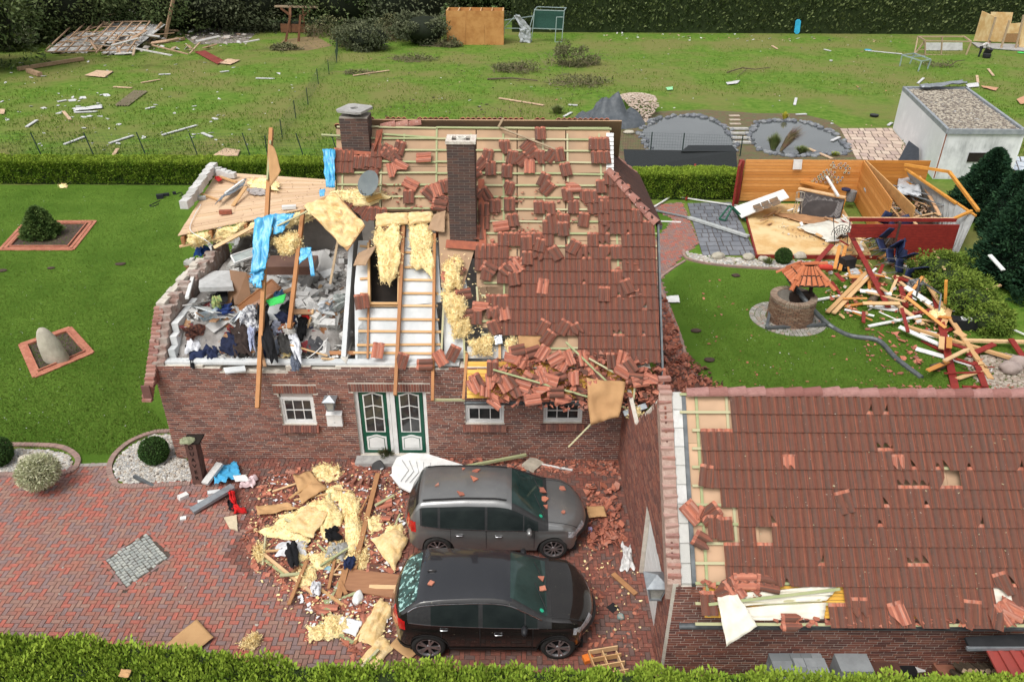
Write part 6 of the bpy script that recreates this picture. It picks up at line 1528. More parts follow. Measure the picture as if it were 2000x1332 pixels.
panel('shelf_board',[(345,648),(384,624),(392,634),(358,660)],.3,M('shelf_brown',(.42,.24,.13),sc=3),'brown shelf board near the left wall corner','board')
panel('red_slab',[(322,650),(345,650),(360,672),(350,676)],.25,M('maroon',(.28,.03,.05),sc=3),'maroon topped plaster slab at the left front corner','slab',.05)
panel('red_slab',[(450,690),(462,680),(472,708),(452,710)],(.1,.3,.0,-.1),plaster_m,'white slab with a maroon patch hanging over the wall edge','slab',.03)
panel('white_board',[(355,600),(385,597),(382,622),(346,620)],.5,white_m,'white drawer box near the left wall','drawer',.08)
panel('glass_frame',[(450,500),(495,485),(500,500),(458,515)],.8,M('pale_glass',(.4,.45,.44),sc=3,rough=.2),'pale glazed frame lying beneath the blue foil','window',.04,frame=(white_m,.04))
panel('white_unit',[(390,530),(450,528),(455,560),(388,562)],.7,M('dusty_white',(.5,.5,.49),(.4,.4,.39),sc=6),'smashed white unit left of the dark brown panel','cabinet',.12)
panel('gypsum_strip',[(436,718),(478,714),(480,723),(440,728)],.0,plaster_m,'white ledge piece on the broken wall top','slab',.04,fn=lambda x,y,h=0:G(x,y,WT+h))
panel('corrugated_piece',[(395,692),(430,690),(424,705),(390,708)],.1,plaster_m,'ribbed white panel scrap beneath the hanging trousers','panel',.03)
cl('grey_flap',[(520,588),(560,575),(555,592),(528,600)],.85,M('bright_green',(.05,.5,.1),sc=5),'bright green cloth tucked behind the tallest rafter','clothing',81,.05,5,fn=MP)
cl('cream_strip',[(665,700),(684,660),(690,664),(676,712)],.35,M('cream_board',(.6,.57,.5),sc=3),'cream board strip leaning on the wall edge right of the clothes','board',82,.02,2,fn=MP)
for L,h,col,lb,sd_,c2 in(([(372,475),(392,470),(412,492),(380,502)],1.1,(.01,.05,.2),'dark blue fabric bundle under the left end of the attic boards',1,None),([(385,610),(432,600),(440,622),(392,628)],.3,(.3,.45,.55),'pale blue checked cloth near the left wall',2,(.75,.78,.8)),([(360,640),(410,632),(408,665),(362,672)],.15,(.35,.14,.09),'brown and red patterned garment at the left front',3,(.02,.02,.03)),([(360,665),(400,655),(392,682),(362,690)],.2,(.75,.76,.8),'white shirt hanging over the left front edge',4,None),([(370,672),(420,668),(418,690),(376,700)],.1,(.02,.03,.08),'navy garment under the white shirt at the left front',5,None),([(425,655),(470,650),(472,690),(440,695)],.2,(.015,.02,.05),'navy trousers heaped below the long wardrobe door',6,None),([(452,640),(485,635),(490,690),(460,692)],.22,(.045,.03,.025),'dark brown jacket below the wardrobe door',7,None),([(470,600),(505,590),(500,640),(465,640)],.35,(.02,.025,.05),'black and white printed cloth beside the tallest rafter',8,(.7,.7,.7)),([(500,612),(520,600),(545,700),(520,705)],.3,(.012,.012,.014),'black trousers hanging over the edge right of the tallest rafter',9,None),([(482,640),(500,640),(500,680),(488,680)],.32,(.42,.46,.62),'pale lilac sleeve hanging left of the tallest rafter',10,None),([(528,630),(550,625),(560,650),(538,655)],.3,(.32,.34,.42),'pale grey blue garment between the rafters',11,None),([(530,612),(560,605),(590,630),(560,640)],.25,(.015,.02,.05),'dark navy heap of clothes between the rafters',12,None),([(540,655),(570,650),(575,690),(550,688)],.25,(.05,.048,.045),'dark grey garment at the foot of the shorter rafter',13,None),([(552,640),(575,636),(578,652),(555,655)],.45,(.5,.48,.44),'grey cap like stone lump at the foot of the shorter rafter',14,None),([(560,650),(578,645),(592,700),(576,706)],.25,(.75,.76,.8),'white long sleeve shirt hanging over the wall by the shorter rafter',15,None),([(580,620),(598,612),(600,660),(580,665)],.3,(.006,.006,.007),'black garment standing right of the shorter rafter',16,None),([(588,612),(604,606),(606,622),(594,624)],.5,(.55,.02,.02),'bright red cap on the clothes right of the shorter rafter',17,None),([(533,575),(552,568),(556,590),(536,595)],.6,(.02,.07,.14),'denim blue bundle right of the tallest rafter',18,None),([(412,580),(428,576),(430,600),(414,602)],.7,(.2,.4,.15),'green and yellow patterned bundle left of the dark brown panel',19,(.6,.5,.2)),([(420,600),(452,592),(455,612),(425,618)],.45,(.03,.06,.2),'blue bundle with a green patch left of the wardrobe door',20,None),([(380,585),(400,560),(450,545),(440,590)],.35,(.012,.012,.015),'black coat spread between the blocks on the left',21,None),([(620,590),(650,585),(655,610),(625,612)],.45,(.48,.5,.52),'pale silvery cloth lump by the partition wall',22,None),([(566,690),(586,685),(588,720),(570,727)],.05,(.16,.18,.22),'grey knitted sock like garment draped over the brick edge',23,(.05,.06,.09)),([(372,690),(382,688),(380,720),(371,720)],.0,(.012,.012,.014),'black sock hanging over the brick edge at the left',24,None),([(650,580),(690,570),(688,600),(655,606)],.35,(.3,.36,.33),'pale green white cloth by the partition wall',25,(.7,.7,.68)),([(545,600),(575,590),(576,612),(550,612)],.3,(.03,.035,.04),'charcoal bundle behind the shorter rafter',26,None),([(600,655),(630,650),(636,690),(600,692)],.15,(.07,.07,.075),'dark grey bundle right of the white shirt',27,None)):
 garment(L,h+.08,col,lb,100+sd_,.12,.12,c2,fn=MP)
rs_=random.Random(8)
for k in range(26):
 x,y=rs_.uniform(345,655),rs_.uniform(618,694);c_,w_=rs_.choice((((.012,.012,.015),'black'),((.02,.028,.07),'navy'),((.62,.62,.64),'white'),((.05,.045,.04),'charcoal'),((.3,.33,.4),'pale blue'),((.22,.035,.04),'maroon'),((.33,.31,.28),'grey')));a,b=rs_.uniform(12,22),rs_.uniform(14,26)
 garment([(x-a,y-b/2),(x+a,y-b/2-4),(x+a-4,y+b/2),(x-a+5,y+b/2+3)],.16,c_,'%s garment crumpled in the clothes heap, %s %s part'%(w_,'back' if y<650 else 'front','left' if x<430 else 'middle' if x<540 else 'right'),150+k,.12,.14,fn=MP)
wool(Q([(551,688),(570,682),(572,694),(556,698)],.2,MP),.08,.06,91,'small yellow wool tuft on the wall edge beside the white shirt',n=10,fluff=80)
mb=MB();mb.tube(smooth([MP(600,700,.3),MP(625,680,.4),MP(655,640,.5),MP(668,625,.6)]),.013,5);tag(mb.build('cable',white_m,center=True),'thick white cable looping over the clothes to the cupboard door','cable')
for a,b,lb in(((427,600,.6),(455,600,.5),'thin stick'),((628,700,.25),(690,705,.2),'pale stick on the wall plate by the partition'),((674,665,.3),(700,610,.5),'pine board leaning at the foot of the partition'),((600,640,.5),(612,605,.8),'thin white stick beside the red cap')):
 if 'thin stick'!=lb:bar('pine_stick',wood_m,a,b,.07,.035,lb,fn=MP)
bar('rail',white_m,(365,582,.8),(386,507,1.1),.09,.06,'white curtain rail lying along the inside of the left gable','rail',MP)
put_tile(704,590,R(10),RP,'brown tile',None,.12)
shards('cloth_scraps',[(345,600),(430,560),(600,600),(640,660),(600,704),(335,704)],170,.08,.24,M('cloth_scrap',(.1,.1,.1),sc=3,rnd=[(.01,.01,.014),(.02,.03,.08),(.6,.6,.62),(.05,.04,.035),(.3,.33,.38),(.2,.03,.03),(.35,.3,.22),(.012,.012,.012)]),'scraps of dark and pale clothing strewn over the open bedroom','clothing',seed=23,fn=MP,z=.12,tilt=.9)
shards('wood_splinters',[(345,520),(480,480),(690,520),(690,690),(335,690)],90,.08,.3,M('splinter_brown',(.4,.22,.11),sc=3,rnd=[(.4,.22,.11),(.2,.1,.05),(.55,.38,.22),(.6,.58,.55)]),'wood splinters and board ends in the open bedroom',seed=24,fn=MP,z=.12,tilt=1)
planks('plaster_piece',[(350,560),(480,500),(680,540),(680,690),(345,690)],34,(.3,.9),((white_m,'white'),(plaster_m,'pale'),(M('pale_board',(.5,.49,.47)),'greyish')),'in the open bedroom',MP,(.1,.35),71,(.2,.45),.03,.5)
planks('broken_board',[(350,600),(480,520),(680,560),(680,690),(345,690)],16,(.5,1.3),((M('shelf_brown',(.42,.24,.13)),'brown'),(cab,'dark brown'),(wood_m,'pine')),'among the clothes',MP,(.15,.4),72,(.05,.2),.03,.4)
def wallbox(name,px,py,w_,d_,h_,mat,label,cat):
 p=W(px,py,HY0-.02);mb=MB();mb.box(-w_/2,w_/2,-d_,0,-h_/2,h_/2);o=mb.build(name,mat);o.location=p;return tag(o,label,cat)
mbx=wallbox('mailbox',655,817,.4,.12,.36,white_m,'white mailbox on the brick wall between window and door','mailbox')
g=MB();g.hexa([Vector(p)for p in((-.21,-.135,.18),(.21,-.135,.18),(.21,0,.19),(-.21,0,.19),(-.21,-.135,.195),(.21,-.135,.195),(.21,0,.25),(-.21,0,.25))]);g.build('lid',white_m,mbx)
g=MB();g.box(-.02,.02,-.124,-.119,-.06,-.04);g.build('keyhole',grey_m,mbx)
def lantern(loc,label,s=1.0):
 t=thing('wall_lamp',label,'lamp',loc=loc)
 g=MB();g.add([Vector(p)*s for p in((-.17,-.17,.3),(.17,-.17,.3),(.17,.17,.3),(-.17,.17,.3),(0,0,.42),(-.17,-.17,.285),(.17,-.17,.285),(.17,.17,.285),(-.17,.17,.285))],[(0,1,4),(1,2,4),(2,3,4),(3,0,4),(8,7,6,5),(0,5,6,1),(1,6,7,2),(2,7,8,3),(3,8,5,0)]);g.build('lamp_roof',grey_m,t)
 g=MB()
 for x,y in((-1,-1),(1,-1),(1,1),(-1,1)):g.beam(Vector((x*.13,y*.13,.285))*s,Vector((x*.08,y*.08,0))*s,.018,.018)
 g.box(-.09*s,.09*s,-.09*s,.09*s,-.03*s,0);g.box(-.02*s,.02*s,-.02*s,.3*s,-.08*s,-.04*s);g.build('lamp_frame',grey_m,t)
 g=MB();g.hexa([Vector(p)*s for p in((-.07,-.07,.0),(.07,-.07,.0),(.07,.07,.0),(-.07,.07,.0),(-.12,-.12,.28),(.12,-.12,.28),(.12,.12,.28),(-.12,.12,.28))]);g.build('lamp_glass',M('lamp_pane',(.4,.4,.36),(.3,.3,.27),sc=9,rough=.2),t)
lantern(W(646,795,HY0-.2)-Vector((0,0,.05)),'grey lantern on the brick wall above the mailbox')
lantern(Vector((GX0-.16,GY0+.55,1.75)),'large pale grey lantern on the garage gable wall',1.3)
pp=G(392,940);pt=thing('carved_post','dark wooden post with carved letters and a mossy cap at the house corner','post',loc=pp)
post_m=M('dark_post',(.13,.065,.052),(.08,.042,.034),sc=5)
top_=W(374,860,pp.y+.1)-pp
g=MB();g.beam((0,0,0),(top_.x,.12,top_.z),.28,.3);g.build('shaft',post_m,pt);g=MB();g.beam((top_.x+.03,.14,top_.z-.02),(top_.x+.03,.14,top_.z+.03),.44,.38);g.build('cap',darkin_m,pt)
g=MB();g.blob((top_.x-.05,.02,top_.z+.05),(.19,.14,.07),2,.6,3,seed=3);g.build('moss_cap',M('mossy_stone',(.3,.31,.2),(.18,.2,.11),sc=14,bump=1),pt)
letters=M('carved_letter',(.012,.008,.007),sc=4)
for k,ch in enumerate('DUAVER'):
 cu_=bpy.data.curves.new('letter','FONT');cu_.body=ch;cu_.size=.17;cu_.extrude=.004;cu_.align_x='CENTER'
 ob=bpy.data.objects.new('letter',cu_);COL.objects.link(ob);bpy.context.view_layer.update();me=bpy.data.meshes.new_from_object(ob);bpy.data.objects.remove(ob);me.materials.append(letters)
 o=inst('letter',me,pt);t_=.88-.145*k;o.location=(top_.x*t_,-.155+.12*t_,top_.z*t_-.03);o.rotation_euler=(R(90),0,0)
FR_=[(480,1000),(560,900),(780,880),(800,1000),(770,1160),(700,1290),(600,1230),(480,1120)]
NB=[(400,900),(680,900),(1215,905),(1215,930),(800,920),(640,1000),(500,1010)]
shards('tile_rubble',[(520,920),(700,905),(790,930),(800,1010),(770,1180),(700,1300),(630,1200),(500,1120),(470,1060)],2600,.025,.14,terra_m,'countless orange tile shards between the cars and the paving inset',seed=31,tilt=.7,z=.02)
shards('tile_dust',[(400,900),(800,900),(1215,905),(1215,935),(1150,930),(800,930),(780,1300),(520,1200),(470,1050),(410,960)],1500,.008,.03,M('crumb_mix',(.4,.2,.14),(.5,.42,.34),sc=1,rnd=[(.45,.16,.1),(.3,.13,.1),(.55,.48,.4),(.4,.3,.2)]),'fine crumbs of tile and plaster over the driveway',seed=32,z=.02)
shards('tile_rubble',[(1145,940),(1205,950),(1222,1060),(1150,1075)],260,.03,.17,terra_m,'orange tile heap between the grey car bonnet and the garage wall',seed=33,tilt=1,zf=lambda x,y:random.uniform(0,.12))
shards('tile_rubble',[(800,895),(1215,900),(1215,935),(1150,925),(1000,915)],330,.03,.13,terra_m,'tile shards strewn along the foot of the front wall',seed=34,tilt=.7)
shards('tile_rubble',[(1130,1060),(1240,1080),(1255,1290),(1150,1280)],130,.02,.1,terra_m,'scattered tile shards in front of the black car',seed=35,tilt=.7)
shards('tile_rubble',[(300,1000),(520,1000),(520,1240),(60,1220),(60,1100)],36,.01,.05,stone_m,'few small pebbles on the clean part of the driveway',seed=36)
shards('paper_scraps',[(520,930),(790,900),(790,1250),(600,1240)],420,.02,.09,M('paper_white',(.75,.75,.76),(.6,.6,.62),sc=3),'white paper and plaster scraps among the driveway rubble',seed=37,z=.05)
shards('wool_scraps',[(490,950),(790,900),(790,1290),(600,1240),(480,1100)],620,.015,.06,wool_m,'small wool scraps among the driveway rubble','insulation',seed=38,z=.05)
shards('wool_scraps',[(1130,1060),(1250,1080),(1262,1290),(1150,1290)],60,.015,.05,wool_m,'small wool scraps in front of the black car','insulation',seed=39,z=.03)
def gt(x,y,a,kind='fresh',b=0,h=.05,lb=''):
 p=G(x,y,h);o=inst('loose_tile',(lme if kind=='loose' else fresh)[b]);o.matrix_world=Matrix.Translation(p)@Matrix.Rotation(R(a),4,'Z')@Matrix.Rotation(R(random.uniform(-14,14)),4,'X')@Matrix.Translation((0,.2,0));return tag(o,lb,'roof tile','tiles lying on the ground')
for x,y,a,k_,b,lb in((750,985,100,'fresh',0,'orange roof tile lying crosswise left of the grey car tail'),(747,1015,70,'fresh',2,'broken orange tile behind the grey car rear wheel'),(705,1040,40,'fresh',1,'broken orange tile beside the brown beam'),(733,1110,95,'loose',3,'curved brown tile piece on the wooden panel corner'),(1180,985,-30,'fresh',0,'orange tile on the heap by the garage wall'),(1165,975,60,'loose',1,'brown tile on the heap by the garage wall'),(1195,1045,20,'fresh',2,'orange tile half at the near end of the heap'),(870,888,0,'fresh',1,'upright orange tile at the front wall'),(640,1190,80,'fresh',2,'orange tile piece on the pavers near the long batten'),(720,1215,20,'fresh',0,'ribbed orange tile by the white carrier bag'),(1190,835,60,'fresh',2,'orange tile fallen near the garage corner'),(1210,770,30,'fresh',0,'orange tile fallen behind the garage')):gt(x,y,a,k_,b,.06,lb)
sw=dict(cat='insulation')
for L,h,th,am,sd_,lb,mt in(([(500,1045),(600,985),(655,1000),(600,1060)],.05,.16,.14,1,'large yellow wool mass left of the beige wool blanket',None),([(590,1000),(640,970),(672,1010),(640,1060)],.08,.16,.14,2,'fluffy wool mass between beige blanket and brown beam',None),([(610,915),(660,908),(668,935),(620,945)],.05,.12,.12,3,'yellow wool clump by the front wall',None),([(497,1070),(520,1065),(515,1100),(500,1095)],.03,.08,.08,4,'small wool tuft left of the black and white clothes',None),([(668,990),(700,975),(715,1060),(680,1075)],.05,.12,.12,5,'ragged wool along the brown beam',None),([(725,1055),(770,1032),(800,1050),(770,1115)],.1,.12,.06,6,'thick beige wool batt behind the grey car',woolface_m),([(690,1250),(740,1170),(770,1185),(735,1262)],.06,.1,.08,7,'beige wool strip left of the black car tail',woolface_m),([(700,1290),(745,1240),(770,1262),(730,1310)],.06,.06,.06,8,'beige wool mat by the near hedge',woolface_m),([(555,1030),(600,985),(640,1000),(610,1050)],.22,.05,.06,9,'crumpled beige wool facing on top of the yellow wool',woolface_m),([(470,1262),(495,1240),(510,1246),(495,1268)],.06,.08,.06,10,'wool tuft half hidden by the near hedge',None),([(690,1080),(715,1070),(720,1110),(695,1112)],.06,.08,.08,11,'wool scrap left of the thick beige batt',None),([(645,1060),(672,1055),(665,1100),(640,1098)],.05,.08,.08,12,'wool clump above the wooden stool frame',None)):
 wool(Q(L,h),th,am,200+sd_,lb,mat=mt,n=18,fluff=0 if mt else 260)
card2=M('brown_sheet_paper',(.5,.3,.14),(.42,.24,.11),sc=2,rough=.85)
cl('card_sheet',[(572,930),(605,922),(640,955),(590,985)],.12,card2,'upper brown curved board sheet on the driveway','board',31,.14,1.6)
cl('card_sheet',[(500,990),(560,985),(585,995),(505,1010)],.1,card2,'lower brown curved board sheet on the driveway','board',32,.12,1.6)
cl('card_sheet',[(325,1260),(385,1210),(418,1246),(380,1275)],.08,card2,'brown board sheet leaning on the near hedge','board',33,.04,1)
cl('card_sheet',[(762,1262),(780,1240),(830,1262),(800,1290)],.05,card2,'brown board sheet under the black car tail','board',34,.04,1)
cl('card_sheet',[(1145,990),(1180,990),(1185,1010),(1150,1012)],.2,card2,'brown board scrap on the tile heap by the garage wall','board',35,.04,1)
cl('card_sheet',[(238,1308),(258,1310),(252,1325),(232,1322)],1.78,card2,'small brown paper scrap lying on top of the near hedge','paper',36,.04,1)
panel('wood_panel',[(683,1110),(783,1122),(775,1168),(670,1150)],.12,M('oak_panel',(.36,.18,.095),(.29,.14,.075),sc=2,stretch=(1,9,1),rough=.5),'wide brown wood panel lying behind the black car','board',.03,fn=G)
bar('brown_beam',M('brown_lath',(.4,.2,.09),sc=3),(738,925,.12),(692,1110,.15),.12,.05,'long brown board running from the door towards the wood panel')
bar('brown_beam',M('brown_lath',(.4,.2,.09)),(678,1100,.15),(660,1168,.08),.14,.05,'short brown board left of the wood panel')
bar('roof_lath',wood_m,(515,1082,.1),(612,1160,.08),.07,.04,'longest pine lath on the driveway left of the clothes')
bar('roof_lath',wood_m,(578,1118,.06),(675,1185,.06),.07,.04,'second pine lath end to end with the longest one')
bar('roof_lath',green_m,(507,1087,.05),(556,1122,.05),.06,.03,'greenish batten just below the longest pine lath')
bar('roof_lath',green_m,(625,1215,.06),(690,1255,.06),.07,.03,'greenish batten by the white carrier bag')
bar('roof_lath',green_m,(625,1105,.15),(680,1070,.3),.05,.03,'greenish batten propped above the grey cloth')
bar('roof_lath',green_m,(580,1100,.1),(612,1110,.1),.05,.03,'short greenish batten right of the black clothes')
bar('roof_lath',green_m,(905,912,.1),(1028,888,.3),.07,.07,'greenish rail leaning along the front wall')
bar('roof_lath',green_m,(700,1310,.1),(740,1268,.2),.06,.05,'greenish batten at the wool mat by the near hedge')
bar('roof_lath',white_m,(1050,905,.05),(1118,918,.05),.05,.03,'white strip on the pavers by the front wall')
bar('roof_lath',M('brown_lath',(.4,.2,.09)),(1197,1120,.06),(1242,1160,.06),.12,.03,'brown plank between black car and garage wall')
t_=[(765,912),(775,893),(800,884),(835,886),(925,914),(800,960),(780,950),(766,932)]
pc=panel('white_canopy',t_,[.28]*3+[.3,.35,.25,.25,.25],white_m,'white rounded louvred table top lying behind the grey car roof','table top',.04,fn=G)
for k in range(9):
 a=G(792+k*13,890+k*3.0,.315);b=G(772+k*10+(k>6)*10,925+k*3.6,.3);
 for P_,Q_ in(((785+k*14,898+k*1.5),(798+k*10,918+k*2)),((798+k*10,918+k*2),(782+k*9,940+k*1.2))):
  g=MB();c=Vector(pc.location);g.beam(G(*P_,.31)-c,G(*Q_,.295)-c,.012,.012);g.build('groove',M('groove_grey',(.3,.3,.3),sc=3),pc)
for L,h,col,lb,sd_,c2 in(([(545,1062),(600,1058),(592,1085),(540,1085)],.1,(.75,.75,.76),'white shirt with the black jacket on the driveway',1,None),([(558,1058),(580,1060),(582,1105),(560,1105)],.2,(.012,.012,.014),'black jacket crumpled on the white shirt on the driveway',2,None),([(635,1035),(660,1028),(665,1050),(640,1058)],.2,(.008,.008,.01),'black lace cloth beside the brown beam',3,(.1,.1,.12)),([(640,1065),(680,1058),(672,1095),(635,1090)],.12,(.4,.4,.38),'pale grey blanket below the black lace cloth',4,None),([(605,1138),(628,1136),(625,1160),(610,1162)],.12,(.75,.75,.78),'white cloth lying over the pine laths',5,None),([(445,960),(458,958),(462,985),(452,988)],.15,(.6,.015,.015),'red upper part of the red and black scarf on the driveway',6,None),([(444,978),(455,975),(458,995),(448,996)],.1,(.01,.01,.012),'black middle part of the red and black scarf',7,None),([(452,990),(480,994),(480,1002),(456,1002)],.08,(.6,.015,.015),'red tail of the red and black scarf',8,None),([(470,935),(500,930),(498,950),(472,952)],.1,(.72,.55,.56),'pink cloth beside the blue bag at the house corner',9,None),([(670,1092),(695,1088),(690,1112),(672,1110)],.2,(.02,.03,.08),'navy cloth at the corner of the wood panel',10,(.6,.6,.6)),([(1215,1062),(1230,1060),(1240,1110),(1212,1118)],.06,(.75,.74,.72),'white crumpled sheet on the pavers near the garage lamp',11,None)):
 garment(L,h,col,lb,300+sd_,.09,.09,c2,group=None)
cl('blue_bag',[(418,915),(465,905),(470,935),(420,950)],.12,blue_m,'shiny blue plastic bag by the wooden post','bag',41,.16,4)
cl('white_plate',[(455,930),(480,928),(488,940),(460,942)],.2,white_m,'white half round piece by the blue bag','board',42,.02,2)
for a,b,w_,mt,lb in(((375,998,.1),(455,950,.2),.22,grey_m,'grey zinc gutter length full of rubble near the post'),((400,945,.15),(430,905,.35),.2,block_m,'grey ribbed plastic piece leaning by the post'),((262,930,.1),(300,950,.02),.08,dgrey_m,'dark metal spike lamp lying on the pebble bed edge')):
 bar('metal_piece',mt,a,b,w_,.08,lb,'metal piece')
for x,y,s,m_,lb in((358,973,(.24,.14,.12),white_m,'white foam block on the clean pavers near the post'),(358,1015,(.14,.1,.08),white_m,'small white foam lump on the clean pavers'),(395,985,(.2,.16,.1),white_m,'white lump beside the zinc gutter'),(418,965,(.3,.12,.1),plaster_m,'white block in the zinc gutter heap'),(1040,910,(.5,.4,.1),M('beige_slab',(.5,.45,.36),sc=5),'beige stone slab piece at the front wall behind the grey car'),(1170,1104,(.01,.01,.01),white_m,'')):
 if lb:bx('foam_block',x,y,s,random.uniform(0,60),m_,lb,'block',tilt=(.1,.1))
panel('stone_piece',[(437,1010),(462,1005),(464,1035),(448,1030)],.08,M('cream_stone',(.62,.52,.36),sc=5),'cream diamond shaped stone piece with a plug on the pavers','stone',.04,fn=G)
bx('black_wallet',1197,1188,(.22,.2,.03),40,black_m,'black flat box on the pavers right of the black car','box')
bx('blue_pack',1060,1098,(.2,.12,.04),5,M('pack_blue',(.3,.5,.7),sc=5),'small blue packet between the two cars','packet')
bx('carton',1152,1042,(.09,.09,.18),5,M('pack_violet',(.5,.5,.62),(.2,.1,.3),sc=20),'small white and violet carton by the garage heap','carton')
cl('carrier_bag',[(655,1228),(668,1205),(708,1215),(695,1245)],.08,M('bag_print',(.72,.72,.73),(.75,.75,.76),sc=4,speck=((.5,.1,.05),.66),spsc=3),'white printed carrier bag lying flat on the rubble','bag',43,.05,3)
boulder(700,1172,(.11,.2,.1),'white plastic bottle bag between the laths and wood panel',8,white_m,'white_bag')
boulder(1212,1208,(.08,.08,.08),'small colourful garden figure by the garage wall',9,M('figure_paint',(.4,.3,.25),(.1,.3,.3),sc=12),'garden_figure')
t=thing('wooden_rack','small pine rack with slats lying by the hedge near the garage corner','rack',loc=G(1185,1290,.15))
for k in range(4):g=MB();g.beam((-.35+k*.05,.18-k*.18,.02),(.25+k*.05,.3-k*.18,.02),.025,.12);g.build('slat',wood_m,t)
for k in range(3):g=MB();g.beam((-.35+k*.28,.2,0),(-.2+k*.28,-.42,0),.025,.12);g.build('slat',wood_m,t)
bx('orange_bag',1148,1290,(.2,.16,.12),20,M('orange_bag',(.75,.2,.03),sc=6),'orange crumpled bag by the near hedge','bag')
t=thing('pine_stool','small pine frame lying beside the brown boards','frame',loc=G(662,1112,.12))
for a,b in(((-.12,-.15,0),(.0,.18,0)),((.1,-.15,0),(.2,.18,0)),((-.12,-.15,0),(.1,-.15,0)),((0,.18,0),(.2,.18,0)),((-.05,0,0),(.15,0,0))):g=MB();g.beam(a,b,.03,.03);g.build('rail',wood_m,t)
bx('blue_bag_small',640,1112,(.12,.2,.06),70,M('bag_bluegreen',(.1,.3,.6),(.5,.6,.3),sc=9),'blue and green packet left of the pine frame','packet')
planks('roof_lath',[(520,940),(780,930),(770,1150),(700,1280),(600,1200),(510,1090)],26,(.4,1.3),((green_m,'greenish'),(wood_m,'pine'),(M('brown_lath',(.4,.2,.09)),'brown')),'on the driveway',G,(.06,.18),73,(.04,.09),.03,.12)
for k in range(14):
 x,y=random.Random(k+5).uniform(520,760),random.Random(k+50).uniform(940,1230);wool(Q([(x,y),(x+34,y-6),(x+38,y+24),(x+6,y+30)],.06),.07,.09,400+k,'small wool tuft on the driveway rubble, %s %s'%('far' if y<1040 else 'near' if y>1140 else 'middle','left' if x<600 else 'right' if x>690 else 'centre'),n=10,fluff=60,group='wool tufts on the driveway')
def on_car(ci,x,y,name,me_or_mat,label,cat,size=.07,dz=0,seed=1):
 (o,rings,xs,(NL,NG,NR,K)),prm=CARS[ci]
 i=min(range(len(xs)),key=lambda q:abs(xs[q]-x));ring_=rings[i];j=min(range(K),key=lambda q:abs(ring_[q][1]-y)+(0 if ring_[q][2]>.9 else 5));p=o.location+Vector(ring_[j])
 b=tri_shard(size,random.Random(seed),.03);T=Matrix.Rotation(seed*1.1,4,'Z');b.v=[tuple(T@Vector(v))for v in b.v]
 ob=b.build(name,me_or_mat);ob.location=p+Vector((0,0,.006+dz));return tag(ob,label,cat)
for k,(ci,x,y,s_,lb)in enumerate(((0,-.55,.1,.14,'orange tile half on the grey car roof'),(0,-.5,.35,.11,'dark tile piece behind the orange one on the grey car roof'),(0,-1.4,-.15,.08,'small orange shard at the rear of the grey car roof'),(0,-.85,-.4,.13,'pointed orange shard at the near edge of the grey car roof'),(0,-.8,.4,.06,'tiny shard near the far rail of the grey car'),(0,0,.75,.09,'orange shard on the far roof edge of the grey car'),(0,1.05,.3,.14,'tile piece at the base of the grey car windscreen, far side'),(0,1.12,.02,.14,'tile piece at the base of the grey car windscreen, middle'),(0,1.15,-.25,.1,'tile piece at the base of the grey car windscreen, near side'),(0,1.6,.5,.11,'orange shard on the far side of the grey car bonnet'),(0,1.55,-.35,.08,'orange shard in the middle of the grey car bonnet'),(1,-1.25,-.35,.1,'single orange shard at the rear of the black car roof'),(1,.95,.2,.12,'tile shard on the black car wipers, far side'),(1,1.0,-.1,.13,'tile shard on the black car wipers, near side'))):
 on_car(ci,x,y,'tile_shard',terra_m,lb,'tile shard',s_,seed=k+2)
mb=MB()
for k in range(16):
 a=math.pi*(1.05+k*.9/16);mb.box(-.1,.1,-.035,.035,0,.1,M4=Matrix.Translation(Vector(((X0+X1)/2-.55+1.25*math.cos(a)*.9,HY0-.32+.75*math.sin(a),.03)))@Matrix.Rotation(a,4,'Z'))
tag(mb.build('brick_step',brick_m),'curved brick step edge in front of the front door','step')
g=G(742,905);t=thing('flower_pot','dark flower pot knocked over beside the front door','pot',loc=g)
m4=Matrix.Rotation(R(70),4,'X');q=MB();q.lathe([(.11,0),(.16,.25),(.17,.3)],14,M4=m4);q.build('pot',M('pot_grey',(.07,.07,.07),sc=5),t)
tuft(755,895,.3,.5,150,M('dry_stem',(.12,.1,.04),(.06,.08,.03),sc=5),'dry potted plant behind the knocked over pot',12)
pth=PXP([(1262,402),(1332,396),(1346,430),(1366,476),(1338,496),(1292,546),(1322,640),(1350,720),(1440,800),(1280,800),(1284,545),(1278,470),(1316,430)])
flat('garden_path',sand_m,pth,.008)
pp_=[(p.x,p.y)for p in pth]
herringbone(lambda x,y:inpoly(x,y,pp_),bpy.data.objects['garden_path'],.012,limit=60,bounds=(3.4,13,15,38))
def slabs(name,P4,nu,nv,mat,z=.012,th=.02,stuffname='slab',seed=1):
 a,b,c,d=[G(*p)for p in P4];par=flat(name,sand_m,[a,b,c,d],z-.004);rs=random.Random(seed)
 for j in range(nv):
  u=0
  while u<.999:
   w_=min(1-u,rs.choice((1,1.5,.7))/nu);v0,v1=j/nv,(j+1)/nv
   if w_>.02:
    q=lambda s,t:a.lerp(b,s).lerp(d.lerp(c,s),t)
    e=.06/nu;mb=MB();pts=[q(u+e,v0+.06/nv),q(u+w_-e,v0+.06/nv),q(u+w_-e,v1-.06/nv),q(u+e,v1-.06/nv)]
    mb.prism([(p.x,p.y)for p in pts],z,z+th+rs.uniform(0,.006));mb.build(stuffname,mat,par)
   u+=w_
slabs('grey_terrace',((1342,398),(1428,396),(1478,500),(1372,500)),7,13,M('slate_slab',(.17,.18,.2),(.12,.125,.14),sc=5,rnd=[(.17,.18,.2),(.2,.21,.23),(.14,.15,.17)],rough=.6))
